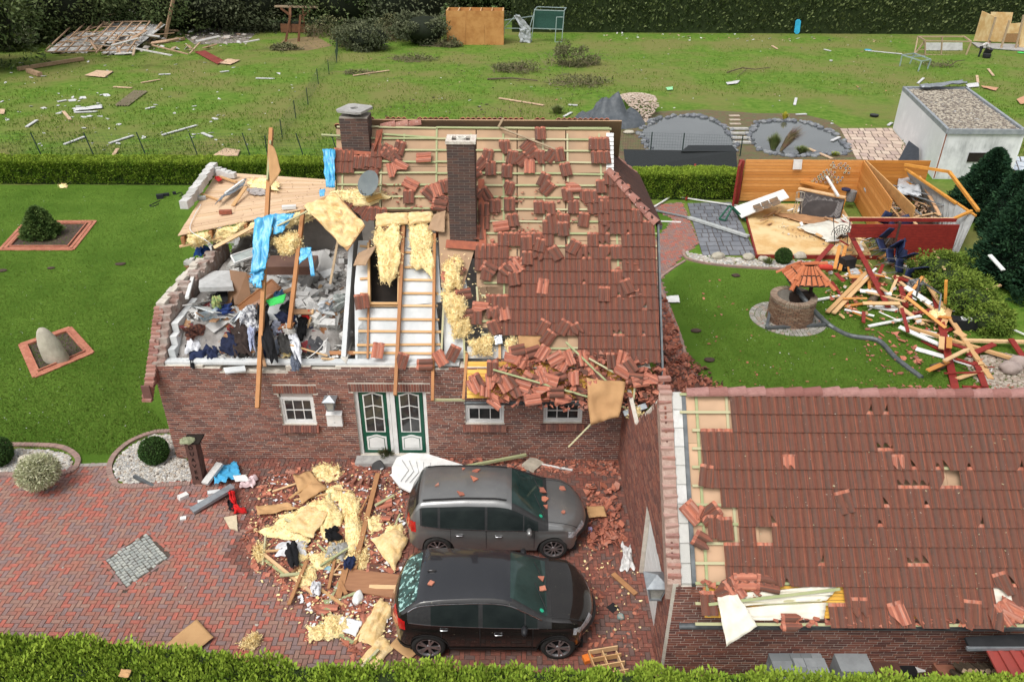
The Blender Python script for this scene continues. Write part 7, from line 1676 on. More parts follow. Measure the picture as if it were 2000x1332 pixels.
slabs('pond_terrace',((1640,252),(1742,251),(1800,322),(1672,312)),7,10,M('sandstone_slab',(.5,.38,.3),(.4,.31,.25),sc=5,rnd=[(.52,.4,.32),(.44,.33,.27),(.56,.45,.36),(.4,.3,.26)]),seed=2)
mulch=[(1238,228),(1290,218),(1380,215),(1480,222),(1560,222),(1620,236),(1662,262),(1690,318),(1440,322),(1215,318),(1150,262),(1200,235)]
flat('pond_bank',M('bank_mulch',(.17,.1,.06),(.1,.075,.045),sc=14,bump=1,bsc=60,big=((.11,.12,.05),2)),PXP(mulch),.01)
wat=M('pond_water',(.05,.058,.06),(.07,.08,.08),sc=.5,rough=.06,spec=.7)
pl1=[(1252,262),(1268,240),(1300,230),(1345,226),(1385,232),(1412,246),(1428,262),(1436,290),(1380,300),(1280,300)]
pl2=[(1462,262),(1480,242),(1520,236),(1570,240),(1610,252),(1640,272),(1655,298),(1600,302),(1540,306),(1480,292)]
S1,S2=smooth(PXP(pl1)+[G(*pl1[0])]),smooth(PXP(pl2)+[G(*pl2[0])])
flat('pond_water',wat,S1[:-1],.016);flat('pond_water',wat,S2[:-1],.016)
def stone_ring(pts,label,n,seed,r=(.12,.28)):
 rs=random.Random(seed);mb=MB();bm=bmesh.new();bmesh.ops.create_icosphere(bm,subdivisions=1,radius=1);V=[v.co.copy()for v in bm.verts];F=[tuple(v.index for v in f.verts)for f in bm.faces];bm.free()
 t=thing('slate_border',label,'stones');me=npmesh('rim_stone',np.array([tuple(v*(1+.2*noise.noise(v*2)))for v in V]),np.array(F),[M('slate_stone',(.12,.13,.14),(.2,.2,.2),sc=6,rnd=[(.1,.11,.13),(.15,.16,.18),(.2,.21,.22),(.07,.08,.09)])])
 for k in range(n):
  i=rs.randrange(len(pts)-1);p=pts[i].lerp(pts[i+1],rs.random());s=rs.uniform(*r)
  inst('rim_stone',me,t,Matrix.Translation((p.x+rs.gauss(0,.12),p.y+rs.gauss(0,.15),s*.2))@Matrix.Rotation(rs.uniform(0,6),4,'Z')@Matrix.Diagonal((s,s*.7,s*.55,1)))
stone_ring(S1,'dark slate stones round the left pond',150,1);stone_ring(S2,'dark slate stones round the right pond',190,2)
for k in range(4):bx('stepping_slab',1443+k*2,253+k*9,(1.25-.05*k,.34,.1),0,M('pale_slab',(.45,.44,.41),sc=5),'pale stepping slab between the ponds, %s from the far bank'%('first','second','third','fourth')[k],'slab',h=.05)
for k in range(3):bx('stepping_tile',1436-k,243-k*8,(.75,.3,.05),3,M('warm_slab',(.5,.42,.33),sc=5),'sandy stepping tile on the far pond bank, %s one'%('nearest','middle','farthest')[k],'slab',h=.02)
def mound(name,px,py,r,mat,label,cat,seed,st=False):
 g=G(px,py);mb=MB();mb.grid(lambda u,v:tuple(Vector((math.cos(u*6.2832)*r[0]*v,math.sin(u*6.2832)*r[1]*v,r[2]*(1-v**2)*(1+1.1*noise.noise(Vector((math.cos(u*6.2832)*v*3+seed,math.sin(u*6.2832)*v*3,0))))+.25*noise.noise(Vector((math.cos(u*6.2832)*v*9+seed,math.sin(u*6.2832)*v*9,4)))))),30,8,flip=False)
 o=mb.build(name,mat,smooth=True);o.location=g;
 if st:o['kind']='structure'
 else:tag(o,label,cat)
 return o
mound('pond_liner',1188,240,(2.6,2.0,1.3),M('liner_black',(.06,.07,.08),(.1,.11,.12),sc=3,rough=.5,bump=1,bsc=5),'wrinkled dark pond liner over the waterfall mound','liner',3)
pebbles('pebble_mound',[G(x,y)for x,y in((1205,212),(1225,190),(1262,195),(1285,225),(1262,240),(1230,228))],1500,.05,.1,'buff pebble mound behind the pond liner',M('buff_pebble',(.42,.33,.26),sc=5,rnd=[(.45,.35,.28),(.36,.28,.22),(.5,.42,.35)]),seed=9,hgt=lambda x,y:max(0,1.1-.12*((x-G(1243,215).x)**2+(y-G(1243,215).y)**2)))
boulder(1195,258,(.5,.35,.16),'flat grey stone at the foot of the dark liner',5,name='flat_stone');boulder(1228,262,(.35,.25,.14),'smaller flat stone left of the left pond',6,name='flat_stone')
panel('black_screen',[(1218,292),(1438,296),(1440,330),(1222,330)],[.9,.9,.05,.05],M('woven_black',(.015,.018,.02),(.03,.033,.035),sc=30),'black woven privacy screen leaning before the left pond','screen',.04,fn=G)
panel('black_screen',[(1345,284),(1430,284),(1440,296),(1330,296)],[1.1,1.1,.9,.9],M('woven_black',(.015,.018,.02)),'rounded black lounger back behind the woven screen','lounger',.06,fn=G)
panel('black_screen',[(1775,275),(1795,290),(1795,322),(1752,318)],[.9,.8,.1,.1],M('anthracite',(.04,.045,.055),sc=4),'anthracite wavy panel leaning before the white garage','panel',.05,fn=G)
def fence(name,pts,label,h=1.2,step=.25,rows=7,posts=True,parent_mat=None,lean=None,ppx=None):
 """wire fence: one post at each point, wire net between"""
 t=thing(name,label,'fence',loc=pts[0]);pm=M('fence_green',(.012,.03,.028),(.02,.04,.035),sc=5,rough=.5);o0=pts[0];lean=lean or Vector((0,0,0))
 for p in pts:g=MB();a=p-o0;g.tube([a,a+lean+Vector((0,0,h))],.035,6);g.build('post',pm,t)
 g=MB()
 for a,b in zip(pts,pts[1:]):
  a=a-o0;b=b-o0;n=max(2,int((b-a).length/step))
  for k in range(n+1):p=a.lerp(b,k/n);g.beam(p+Vector((0,0,.03)),p+lean+Vector((0,0,h-.05)),.006,.006)
  for k in range(rows+1):z=.05+(h-.1)*k/rows;q=lean*(z/h);g.beam(a+q+Vector((0,0,z)),b+q+Vector((0,0,z)),.006,.006)
 g.build('wire_net',pm,t);return t
def yfit(px0,py0,px1,py1):
 a=G(px1,py1);return a
fence('wire_fence',[G(x,y)for x,y in((-60,303),(80,303),(182,302),(284,302),(386,304),(488,303),(592,304),(660,304))],'green wire fence with posts along the far side of the long hedge',lean=Vector((-.28,.1,0)),h=1.3)
fence('wire_fence',[G(x,y)for x,y in((523,306),(552,272),(578,232),(602,205),(622,165),(643,146),(658,124),(660,100))],'wire fence running up the meadow from the hedge to the trees',h=1.25,step=.3,rows=6)
fence('wire_fence',[G(x,y)for x,y in((1200,300),(1270,300),(1332,302),(1445,306))],'wire mesh panel fence in front of the left pond',h=1.3,step=.15)
A,B=G(1826,350),G(1747,252);hC=W(1857,252,A.y).z;C_=A+Vector((G(1966,350).x-A.x,0,0));D=B+(C_-A)
A.z=B.z=C_.z=D.z=0;U=Vector((0,0,1))
wg=thing('flat_roofed_garage','small white rendered garage with a gravel roof behind the cypresses','garage',loc=A)
ren=M('stained_render',(.72,.73,.74),(.6,.61,.62),sc=1.2,big=((.66,.67,.68),.6),bump=.4)
def wl(name,mat,pts,th,par=wg):g=MB();g.slab([p-A for p in pts],th);return g.build(name,mat,par)
for n_,(p,q)in enumerate(((A,B),(A,C_),(B,D),(C_,D))):
 wl('wall',ren if n_!=1 else M('grimy_render',(.6,.61,.62),(.36,.37,.38),sc=1.5,stretch=(3,3,.6),big=((.66,.67,.68),1)),[p,q,q+U*(hC-.25),p+U*(hC-.25)],.12)
 f_=(q-p).normalized();c=(A+C_+B+D)/4;o_=f_.cross(U);o_=o_ if o_.dot((p+q)/2-c)>0 else-o_
 g=MB();g.beam(p-A+o_*.04+U*(hC-.13)-f_*.06,q-A+o_*.04+U*(hC-.13)+f_*.06,.16,.26);g.build('roof_edge',M('edge_zinc',(.2,.22,.24),(.3,.32,.34),sc=3,rough=.5),wg)
cc_=(A+C_+B+D)/4
wl('roof_deck',conc_m,[cc_+(p-cc_)*.97+U*(hC-.12)for p in(A,C_,D,B)],.1)
gp_=[cc_+(p-cc_)*.93 for p in(A,C_,D,B)]
o=pebbles('roof_gravel',gp_,3000,.05,.11,'x',M('roof_gravel',(.3,.26,.2),sc=5,rnd=[(.34,.3,.24),(.2,.17,.14),(.42,.38,.31),(.12,.1,.09)]),z=hC-.12,seed=11);del o['label'];del o['category'];o.parent=wg;o.matrix_parent_inverse=Matrix.Translation(-A)
ab=(B-A);fc=C_-A;out=Vector((-ab.y,ab.x,0)).normalized();out=out if out.x<0 else-out
dr=MB();dr.slab([ab*t+out*.04+U*z for t,z in((.17,.05),(.37,.05),(.37,hC-.55),(.17,hC-.55))],.03);dr.build('door',M('white_door',(.42,.44,.45),(.36,.38,.39),sc=3),wg)
g=MB();g.slab([fc*t+Vector((0,-.03,z))for t,z in((.36,1.0),(.62,1.0),(.62,1.5),(.36,1.5))],.04);g.build('window',darkin_m,wg)
g=MB();g.slab([fc*t+Vector((0,-.03,z))for t,z in((.7,.1),(.97,.1),(.97,.9),(.7,.9))],.04);g.build('dark_opening',darkin_m,wg)
g=MB();g.tube([out*.05+fc.normalized()*-.02+U*.05,out*.05+U*(hC-.3)],.035,6);g.build('downpipe',M('rust_pipe',(.25,.1,.06),sc=5),wg)
cl('roof_felt',[(1795,168),(1880,158),(1888,168),(1800,174)],hC+.1,grey_m,'peeled roof edging curling up at the back of the gravel roof','metal sheet',51,.3,2)
slabs('striped_mat',((1950,308),(2010,310),(2020,345),(1960,332)),3,3,M('blue_white',(.35,.42,.52),(.6,.62,.63),sc=5),z=.1)
F0,K0,F1,K1=G(1478,503),G(1438,396),G(1852,508),G(1795,398)
shed=thing('garden_shed','wrecked red garden shed with its roof gone and orange pine walls inside','shed',loc=F0)
zt_=W(1455,312,K0.y).z
def sp(px,py,z):return G(px,py,z)-F0
def pwall(name,a,b,z0a,z1a,n,mat,th=.05,z0b=None,z1b=None,parent=shed):
 """plank wall from a to b; each board its own piece"""
 z0b=z0a if z0b is None else z0b;z1b=z1a if z1b is None else z1b;a=Vector((a.x,a.y,0));b=Vector((b.x,b.y,0))
 for k in range(n):
  t0,t1=k/n,(k+1)/n-.035/n*2
  P_=[a+U*(z0a+(z1a-z0a)*t0),b+U*(z0b+(z1b-z0b)*t0),b+U*(z0b+(z1b-z0b)*t1),a+U*(z0a+(z1a-z0a)*t1)]
  g=MB();g.slab([p-F0 for p in P_],th);g.build(name,mat,parent)
K0i=K0+Vector((.15,0,0));M1=K0.lerp(K1,.64);FM=Vector((F0.lerp(F1,.70).x,F0.lerp(F1,.70).y+1.2,0))
pwall('wall_board',K0i,M1,.1,zt_,14,orange_m);pwall('wall_board',M1,K1,.1,zt_,12,M('orange_board',(.5,.2,.035),(.42,.16,.03),sc=3,rnd=[(.5,.2,.035),(.45,.17,.03),(.55,.23,.05)]))
pwall('end_board',K0,G(1432,410),.1,zt_,12,redp_m,.1)
g=MB();g.box(-.14,.1,-.12,.12,0,zt_);o=g.build('end_post',redp_m,shed);o.location=K0-F0+Vector((-.05,-.1,0))
pwall('partition_board',M1,FM,.1,zt_,12,orange_m)
a_,b_=M1+Vector((.12,0,0)),FM+Vector((.9,-.3,0));
g=MB();g.slab([p-F0 for p in(a_+U*(zt_-.35),b_+U*(zt_-.75),b_+U*(zt_-.2),a_+U*zt_)],.06);g.build('header_board',M('header_pine',(.58,.32,.12),sc=3,rough=.6),shed)
g=MB();fl_=[G(1452,404),G(1640,404),G(1700,503),G(1478,503)];g.slab([p-F0+U*.16 for p in fl_],.1);g.build('floor_sheet',osb_m,shed)
for a,b in((G(1478,505),G(1720,507)),(G(1477,505),G(1450,405))):g=MB();g.beam(a-F0+U*.07,b-F0+U*.07,.06,.2);g.build('floor_rim',redp_m,shed)
g=MB();g.slab([p-F0+U*.1 for p in(G(1690,420),G(1860,420),G(1850,500),G(1740,500))],.1);g.build('floor_sheet',soil_m,shed)
zr_=1.9;Y0=F1.y
fa,fb=Vector((G(1733,503).x,Y0,0)),Vector((F1.x,Y0,0));ztf=W(1800,438,Y0).z
pwall('front_board',fa,fb,.05,ztf,14,redp_m,.06)
f0_=Vector((G(1655,503).x-.25,Y0,0));pwall('front_header_board',f0_,fa-Vector((.05,0,0)),ztf-.6,ztf,4,redp_m,.06)
g=MB();g.beam(fa-F0+U*0,fa-F0+U*(ztf+.1),.1,.14);g.build('corner_post',M('dark_post2',(.08,.04,.03),sc=5),shed)
g=MB();g.beam(f0_-F0+U*(ztf+.07)+Vector((0,.3,0)),fb-F0+U*(ztf+.07)+Vector((0,.3,0)),.08,.14);g.build('wall_top_plate',redp_m,shed)
g=MB();g.beam(f0_-F0+U*(ztf+.05)+Vector((0,.5,0)),fb-F0+U*(ztf+.05)+Vector((0,.5,0)),.08,.1);g.build('wall_top_plate',wood_m,shed)
ky,fy=K1.y,F1.y;wq=lambda x,y,t:W(x,y,ky+(fy-ky)*t)-F0
gf=[(1767,322,.05),(1854,336,.3),(1911,412,.75)]
for(a,b)in((0,1),(1,2)):g=MB();g.beam(wq(*gf[a]),wq(*gf[b]),.13,.12);g.build('gable_rafter',M('orange_beam',(.62,.28,.05),sc=3),shed)
for a,b in(((1768,330,.05),(1905,422,.75)),((1768,356,.05),(1800,370,.2)),((1862,428,.8),(1898,412,.75)),((1810,358,.3),(1868,398,.6))):g=MB();g.beam(wq(*a),wq(*b),.13,.09);g.build('gable_rafter',M('orange_beam',(.62,.28,.05)),shed)
gm_=M('grey_sheet',(.36,.37,.36),(.28,.29,.28),sc=3,rough=.5)
for k in range(11):
 t0,t1=k/11,(k+.93)/11;q=lambda t:wq(1770+t*134,334+t*90,.05+.75*t);r_=lambda t:sp(1796+t*68,398+t*112,.0)
 g=MB();g.slab([q(t0),q(t1),r_(t1),r_(t0)],.03);g.build('cladding_sheet',gm_,shed)
def gl(px,py,z):return G(px,py,z)
dr=panel('white_door',[(1432,405),(1530,370),(1541,385),(1448,425)],[.3,1.1,1.1,.3],white_m,'white glazed door leaning across the shed entrance','door',.05,fn=G)
for(x,y,z),(x2,y2,z2)in(((1470,402,.58),(1484,397,.7)),((1486,396,.72),(1500,391,.85)),((1502,390,.88),(1518,384,1.0))):
 for dy in(0,9):
  g=MB();c=dr.location;L_1=[G(x+dy*.5,y+dy*.72,z+.02),G(x2+dy*.5,y2+dy*.72,z2+.02),G(x2+3+dy*.5,y2+7+dy*.72,z2+.02),G(x+3+dy*.5,y+7+dy*.72,z+.02)];g.slab([p-c for p in L_1],.01);g.build('pane',M('pane_brown',(.22,.13,.07),(.12,.1,.08),sc=4),dr)
hb_=panel('bar_counter',[(1562,372),(1650,390),(1640,428),(1562,420)],[1.0,1.0,.2,.2],M('bar_dark',(.05,.042,.04),sc=3),'dark herringbone clad bar counter standing in the shed','counter',.3,fn=G)
hbp=MB();c=Vector(hb_.location);n_=9
P0,P1_,P2_,P3_=G(1563,373,1.0),G(1649,391,1.0),G(1639,427,.22),G(1563,419,.22);nnb=(P1_-P0).cross(P3_-P0).normalized();nnb=nnb if nnb.dot(CP-P0)>0 else-nnb
qq=lambda u,v:P0.lerp(P1_,u).lerp(P3_.lerp(P2_,u),v)+nnb*.008-c
hm=M('herring_strip',(.09,.075,.07),(.05,.04,.04),sc=5,rnd=[(.1,.085,.08),(.065,.055,.05),(.13,.11,.1),(.045,.038,.036)],rough=.4)
for i in range(14):
 for j in range(8):
  u,v=i/14,j/8;s_=1 if i%2 else-1;a=[(u,v+.06*s_),(u+.068,v-.06*s_),(u+.068,v+.055-.06*s_),(u,v+.055+.06*s_)]
  if min(x[1]for x in a)<0 or max(x[1]for x in a)>1:continue
  for dv in(0,.062):
   if max(x[1]for x in a)+dv>1:continue
   g=MB();g.slab([qq(x,min(1,y+dv))for x,y in a],.006);g.build('strip',hm,hb_)
bar('worktop',wood_m,(1560,368,1.05),(1652,386,1.05),.25,.06,'pale wooden worktop edge of the herringbone counter','board')
bar('counter_end',M('orange_beam',(.62,.28,.05)),(1650,388,1.0),(1641,420,.2),.1,.1,'pale end post of the herringbone counter','post')
bar('shelf_box',orange_m,(1565,355,1.1),(1620,368,1.1),.3,.1,'orange shelf lying on top of the counter','shelf')
bar('white_pipe',white_m,(1614,345,1.4),(1637,383,1.2),.12,.08,'white pipe propped against the counter','pipe')
bx('radiator',1455,393,(.75,.12,.6),6,M('radiator_cream',(.5,.42,.3),(.3,.22,.14),sc=3,stretch=(30,1,1)),'cream ribbed radiator in the left corner of the shed','radiator')
bx('amplifier',1662,345,(.5,.4,.22),8,M('hifi_grey',(.2,.2,.2),sc=5),'grey stereo unit on the corner shelf of the shed','stereo',h=1.05)
bx('amplifier',1659,337,(.45,.35,.14),4,black_m,'black stereo unit on top of the grey one','stereo',h=1.28)
bx('corner_shelf',1665,350,(.6,.4,.05),4,wood_m,'small pine shelf under the stereo units','shelf',h=.98)
def disc(px,py,z,r,h_,mat,label,cat,name,tilt=(0,0)):
 g=MB();g.lathe([(r*.9,0),(r,h_*.4),(r,h_)],16);o=g.build(name,mat);o.location=G(px,py,z);o.rotation_euler=(tilt[0],tilt[1],0);return tag(o,label,cat)
navy=M('navy_seat',(.012,.02,.06),(.02,.03,.08),sc=5,rough=.6)
disc(1652,372,.95,.22,.08,navy,'dark blue bar stool seat beside the counter','stool','bar_stool');disc(1660,392,.4,.24,.5,M('keg_grey',(.2,.2,.2),sc=4),'grey keg beside the bar stool','keg','keg')
panel('wall_sheet',[(1550,312),(1567,312),(1565,331),(1548,331)],[2.25,2.25,1.5,1.5],white_m,'white board hung on the orange back wall','board',.03,fn=lambda x,y,h=0:W(x,y,K0.y-.12))
rs_=random.Random(3)
coast=thing('beer_mats','collection of square and round beer mats pinned on the orange back wall','beer mats',loc=W(1625,335,K0.y-.1))
for r_ in range(9):
 for k in range(7):
  x=1628+k*8-r_*5+rs_.uniform(-2,2);y=318+r_*4.6+k*.3+rs_.uniform(-1,1)
  if not 1585<x<1660 or rs_.random()<.25:continue
  p=W(x,y,K0.y-.09)-coast.location;g=MB();g.box(-.05,.05,-.01,0,-.05,.05);g.box(-.03,.03,-.013,-.0105,-.03,.03,1);o=g.build('beer_mat',[M('mat_cream',(.6,.55,.42),sc=3),M('mat_print',(.1,.1,.1),sc=9,rnd=[(.05,.1,.25),(.4,.04,.03),(.05,.15,.06),(.5,.35,.05),(.05,.05,.05)])],coast);o.location=p
ch=thing('metal_chair','pale metal chair with curved back beside the counter','chair',loc=G(1556,418,.17));pm_=M('chair_metal',(.5,.46,.38),sc=4,metal=.4,rough=.4)
g=MB();g.lathe([(.18,.7),(.2,.72),(.18,.74)],12);g.build('seat',pm_,ch)
for a in range(4):an=a*1.57+.8;g=MB();g.tube([(math.cos(an)*.14,math.sin(an)*.14,.7),(math.cos(an)*.24,math.sin(an)*.24,0)],.018,5);g.build('leg',pm_,ch)
g=MB();g.tube([(.2*math.cos(t*.5),.2*math.sin(t*.5),1.05)for t in range(0,8)],.02,5);
for t in range(0,8,2):g.tube([(.18*math.cos(t*.5),.18*math.sin(t*.5),.72),(.2*math.cos(t*.5),.2*math.sin(t*.5),1.05)],.012,5)
g.build('backrest',pm_,ch)
cl('floor_cover',[(1505,418),(1560,420),(1640,430),(1600,447)],.2,M('lino_brown',(.4,.21,.1),sc=2),'brown floor covering rucked up before the counter','floor cover',52,.12,2)
cl('floor_cover',[(1555,445),(1655,425),(1670,450),(1625,475)],.25,M('lino_white',(.66,.64,.56),sc=2),'cream floor covering rolled over the chipboard','floor cover',53,.2,2)
def xchair(px,py,z,rot,tl,mat,frame,label,group=None):
 t=thing('garden_chair',label,'chair',group,loc=G(px,py,z));t.rotation_euler=(tl[0],tl[1],R(rot));t.scale=(1.3,1.3,1.3)
 g=MB();g.grid(lambda u,v:((u-.5)*.46,(v-.5)*.44,.44-.03*math.cos((v-.5)*3)),4,4);g.build('seat',mat,t,smooth=True).modifiers.new('t','SOLIDIFY').thickness=.04
 g=MB();g.grid(lambda u,v:((u-.5)*(.46-.1*v),.22+v*.14,.5+v*.4),4,4);g.build('backrest',mat,t,smooth=True).modifiers.new('t','SOLIDIFY').thickness=.03
 for x in(-.22,.22):
  for y in(-.2,.2):g=MB();g.tube([(x,y,.44),(x*1.1,y*1.25,0)],.014,5);g.build('leg',frame,t)
 return t
stm=M('steel_tube',(.35,.37,.4),sc=5,metal=.8,rough=.3)
for k,(x,y,z,r,tl,lb)in enumerate(((1710,468,.7,20,(.3,.4),'dark blue chair in the shed opening, highest of the tumbled stack'),(1700,490,.5,35,(.8,.3),'dark blue chair second from the top of the tumbled stack'),(1715,505,.4,35,(1.0,.3),'dark blue chair in the middle of the tumbled stack'),(1732,520,.3,35,(1.2,.3),'dark blue chair second from the bottom of the tumbled stack'),(1750,535,.2,35,(1.4,.3),'dark blue chair lowest of the tumbled stack'),(1690,478,.2,60,(.9,.7),'dark blue chair lying left of the tumbled stack'),(1722,455,.8,-30,(.2,.9),'dark blue chair leaning inside the shed opening at its right'),(1740,505,.3,70,(.6,-.6),'dark blue chair against the red front wall'))):xchair(x,y,z,r,tl,navy,stm,lb,'dark blue stacking chairs')
wire=M('wire_black',(.02,.02,.022),sc=4,rough=.5)
t=thing('wire_chair','black wire mesh garden chair upside down in front of the counter','chair',loc=G(1640,470,.3))
g=MB()
for k in range(9):a=k*.35-.2;g.tube([(math.cos(a)*.1,0,.1+math.sin(a)*.1),(math.cos(a)*.42,.05,.35+math.sin(a)*.35)],.012,4)
for rr in(.18,.28,.42):g.tube([(math.cos(k*.3)*rr,.03,.3+math.sin(k*.3)*rr)for k in range(-1,12)],.014,4)
g.build('mesh_seat',wire,t)
for x in(-.3,.3):g=MB();g.tube([(x,0,.3),(x*.9,-.3,-.3)],.018,5);g.build('leg',wire,t);g=MB();g.tube([(x,0,.3),(x*1.3,.3,1.0)],.018,5);g.build('leg',wire,t)
grn=M('trestle_green',(.02,.1,.06),sc=4)
t=thing('green_trestle','dark green folding trestle lying on the slate terrace','trestle',loc=G(1425,425,.1))
for a,b in(((-.55,-.2,0),(0,.3,.5)),((0,.3,.5),(.55,-.1,0)),((-.3,-.4,0),(.1,.1,.5)),((.1,.1,.5),(.7,-.4,0)),((0,.3,.5),(.1,.1,.5)),((-.55,-.2,0),(-.3,-.4,0))):g=MB();g.beam(a,b,.07,.05);g.build('rail',grn,t)
DK=dgrey_m
for a,b,w_,h_,mt,lb in(((1272,408,.1),(1312,383,.1),.08,.05,white_m,'white rail lying at the house end of the path'),((1312,383,.1),(1440,402,.15),.06,.05,white_m,'long white rail across path and slate terrace'),((1275,410,.1),(1345,425,.1),.1,.06,grey_m,'grey aluminium profile over the brick path'),((1345,425,.12),(1462,462,.15),.22,.1,M('alu_light',(.45,.47,.46),sc=4,rough=.4),'wide pale aluminium profile over the slate terrace'),((1280,432,.05),(1330,434,.05),.07,.05,white_m,'short white pipe on the path edge'),((1340,390,.1),(1358,322,.9),.1,.1,redp_m,'leaning dark red post at the flattened gate'),((1358,350,.6),(1432,370,.3),.1,.08,redp_m,'dark red rail hanging from the leaning post'),((1362,375,.1),(1430,380,.1),.1,.05,DK,'dark metal rail on the ground by the gate'),((1622,512,.4),(1698,440,.5),.02,.02,wire,'thin black cable'),((1588,520,.3),(1625,478,.5),.2,.05,redp_m,'red board beside the well roof pointing at the black wire chair'),((1660,456,.9),(1735,600,.2),.2,.05,redp_m,'long red board slanting down from the shed header'),((1630,525,.2),(1640,480,.5),.14,.04,orange_m,'left one of two short orange boards behind the well'),((1640,528,.2),(1652,480,.5),.14,.04,orange_m,'right one of two short orange boards behind the well'),((1616,610,.15),(1695,530,.4),.16,.05,wood_m,'upper of two parallel pine boards right of the well'),((1628,612,.12),(1702,534,.35),.16,.05,wood_m,'lower of two parallel pine boards right of the well'),((1624,550,.15),(1668,612,.05),.12,.04,redp_m,'short red board right of the well foot'),((1745,540,.2),(1830,610,.2),.14,.05,wood_m,'pine board leaning along the junipers left side'),((1640,540,.15),(1730,535,.2),.1,.04,wood_m,'pine lath across the clutter below the chairs'),((1746,540,.3),(1818,562,.3),.18,.05,redp_m,'red board below the blue chairs'),((1735,582,.2),(1804,634,.1),.18,.05,wood_m,'wide pine board in the middle of the plank heap'),((1760,560,.2),(1769,600,.1),.2,.05,redp_m,'short red board standing in the heap centre'),((1770,615,.1),(1820,605,.2),.16,.04,redp_m,'red board lying level in the heap centre'),((1768,637,.1),(2010,710,.2),.16,.09,wood_m,'longest pine beam reaching to the right edge'),((1826,575,.3),(1868,770,.05),.24,.05,redp_m,'longest red board pointing at the garage roof'),((1805,545,.5),(1935,740,.05),.18,.06,wood_m,'long pine beam crossing the longest red board'),((1848,548,1.3),(1846,608,.1),.18,.1,M('orange_beam',(.62,.28,.05)),'upright orange post in the junipers left edge'),((1882,665,.2),(2010,668,.25),.16,.08,wood_m,'level pine beam at the right edge'),((1890,695,.1),(1942,672,.3),.2,.05,redp_m,'red board under the level pine beam'),((1974,662,.4),(2004,705,.1),.2,.05,redp_m,'red board at the right edge over the pine beam'),((1801,665,.05),(1848,690,.05),.14,.04,redp_m,'small red board left of the longest red board'),((1590,587,.1),(1640,578,.1),.1,.06,white_m,'white bar beside the well rim'),((1789,681,.06),(1898,712,.06),.26,.03,white_m,'long white board on the lawn by the plank heap'),((1640,690,.05),(1760,690,.05),.01,.01,wire,'x'),((1880,755,.05),(1930,756,.05),.1,.03,redp_m,'thin red board near the garage ridge'),((1664,762,.1),(1672,752,.1),.16,.04,terra_m,'x'),((1885,650,.2),(1905,592,.5),.06,.04,grey_m,'x'),((1800,550,1.0),(1838,575,.9),.05,.04,DK,'grey metal frame bar across the heap top'),((1838,575,.9),(1832,622,.2),.05,.04,DK,'grey metal frame bar standing down to the heap'),((1796,545,1.0),(1790,580,.3),.05,.04,DK,'grey metal frame bar at the left of the frame'),((1735,500,.2),(1808,497,.2),.1,.05,M('orange_beam',(.62,.28,.05)),'orange lath at the foot of the red shed wall'),((1745,510,.15),(1800,535,.15),.12,.06,white_m,'white window frame piece below the red wall, lower side'),((1745,510,.15),(1757,502,.3),.1,.06,white_m,'white window frame piece below the red wall, left side'),((1800,535,.15),(1815,520,.2),.1,.06,white_m,'white window frame piece below the red wall, right side'),((1825,490,.8),(1845,527,.8),.1,.04,wood_m,'pine stick lying on top of the juniper'),((1910,570,.2),(1955,557,.4),.1,.06,wood_m,'pine stick between juniper and cypress'),((1933,498,1.6),(1960,528,1.3),.18,.04,white_m,'white plank stuck in the dark cypress'),((1960,635,.2),(2005,655,.1),.06,.04,white_m,'white rod right of the juniper'),((1690,325,2.0),(1790,440,1.1),.14,.06,wood_m,'pine board lying diagonally over the right shed room'),((1795,345,1.6),(1835,420,.9),.14,.06,M('pinkish_pine',(.6,.36,.2),sc=3),'pinkish pine board standing in the right shed room'),((1735,360,1.4),(1870,395,1.2),.05,.04,grey_m,'upper grey metal rod over the right shed room'),((1725,362,1.4),(1800,420,1.2),.05,.04,grey_m,'middle grey metal rod over the right shed room'),((1740,368,1.3),(1845,402,1.2),.06,.04,grey_m,'lower grey metal rod over the right shed room')):
 if lb in('x','thin black cable'):continue
 bar('board',mt,a,b,w_,h_,lb,'board' if mt not in(DK,grey_m)else 'metal bar')
bar('zinc_sheet',DK,(1384,352,.3),(1425,345,.4),.5,.05,'dark slab of felt hanging in the small hedge','sheet')
shards('shed_rubble',[(1700,385),(1790,385),(1850,425),(1750,425)],330,.05,.16,M('rubble_brown',(.36,.22,.13),sc=2,rnd=[(.4,.25,.15),(.28,.16,.1),(.5,.42,.33),(.3,.14,.09)]),'rubble filling the right room of the shed',seed=51,z=.1,zf=lambda x,y:random.uniform(.1,.8),tilt=1)
cl('clear_sheet',[(1755,345),(1795,345),(1800,385),(1750,380)],1.2,M('poly_sheet',(.5,.52,.54),sc=3,rough=.3),'whitish plastic sheet draped in the right shed room','sheet',54,.3,3)
shards('splinters',[(1600,470),(1760,440),(1820,560),(1850,640),(1960,740),(1800,640),(1640,620),(1600,560)],420,.04,.16,M('splinter_mix',(.5,.3,.14),sc=2,rnd=[(.6,.38,.18),(.28,.04,.03),(.5,.5,.5),(.35,.2,.1),(.5,.2,.12)]),'splinters, shards and scraps under the plank heap',seed=52,z=.04,zf=lambda x,y:random.uniform(0,.15),tilt=.8)
shards('tile_rubble',[(1690,640),(1780,640),(1800,720),(1720,740),(1690,690)],60,.06,.2,terra_m,'group of tile shards on the lawn below the plank heap',seed=53)
shards('tile_rubble',[(1340,540),(1960,560),(1960,760),(1400,765)],130,.02,.1,terra_m,'single tile shards sprinkled over the well lawn',seed=54)
shards('tile_rubble',[(1630,580),(1680,570),(1680,610),(1640,615)],50,.06,.16,terra_m,'tile shards beside the two parallel pine boards',seed=55)
shards('tile_rubble',[(1730,752),(1990,752),(1990,768),(1730,768)],60,.05,.16,terra_m,'tile shards lying just behind the garage ridge',seed=56)
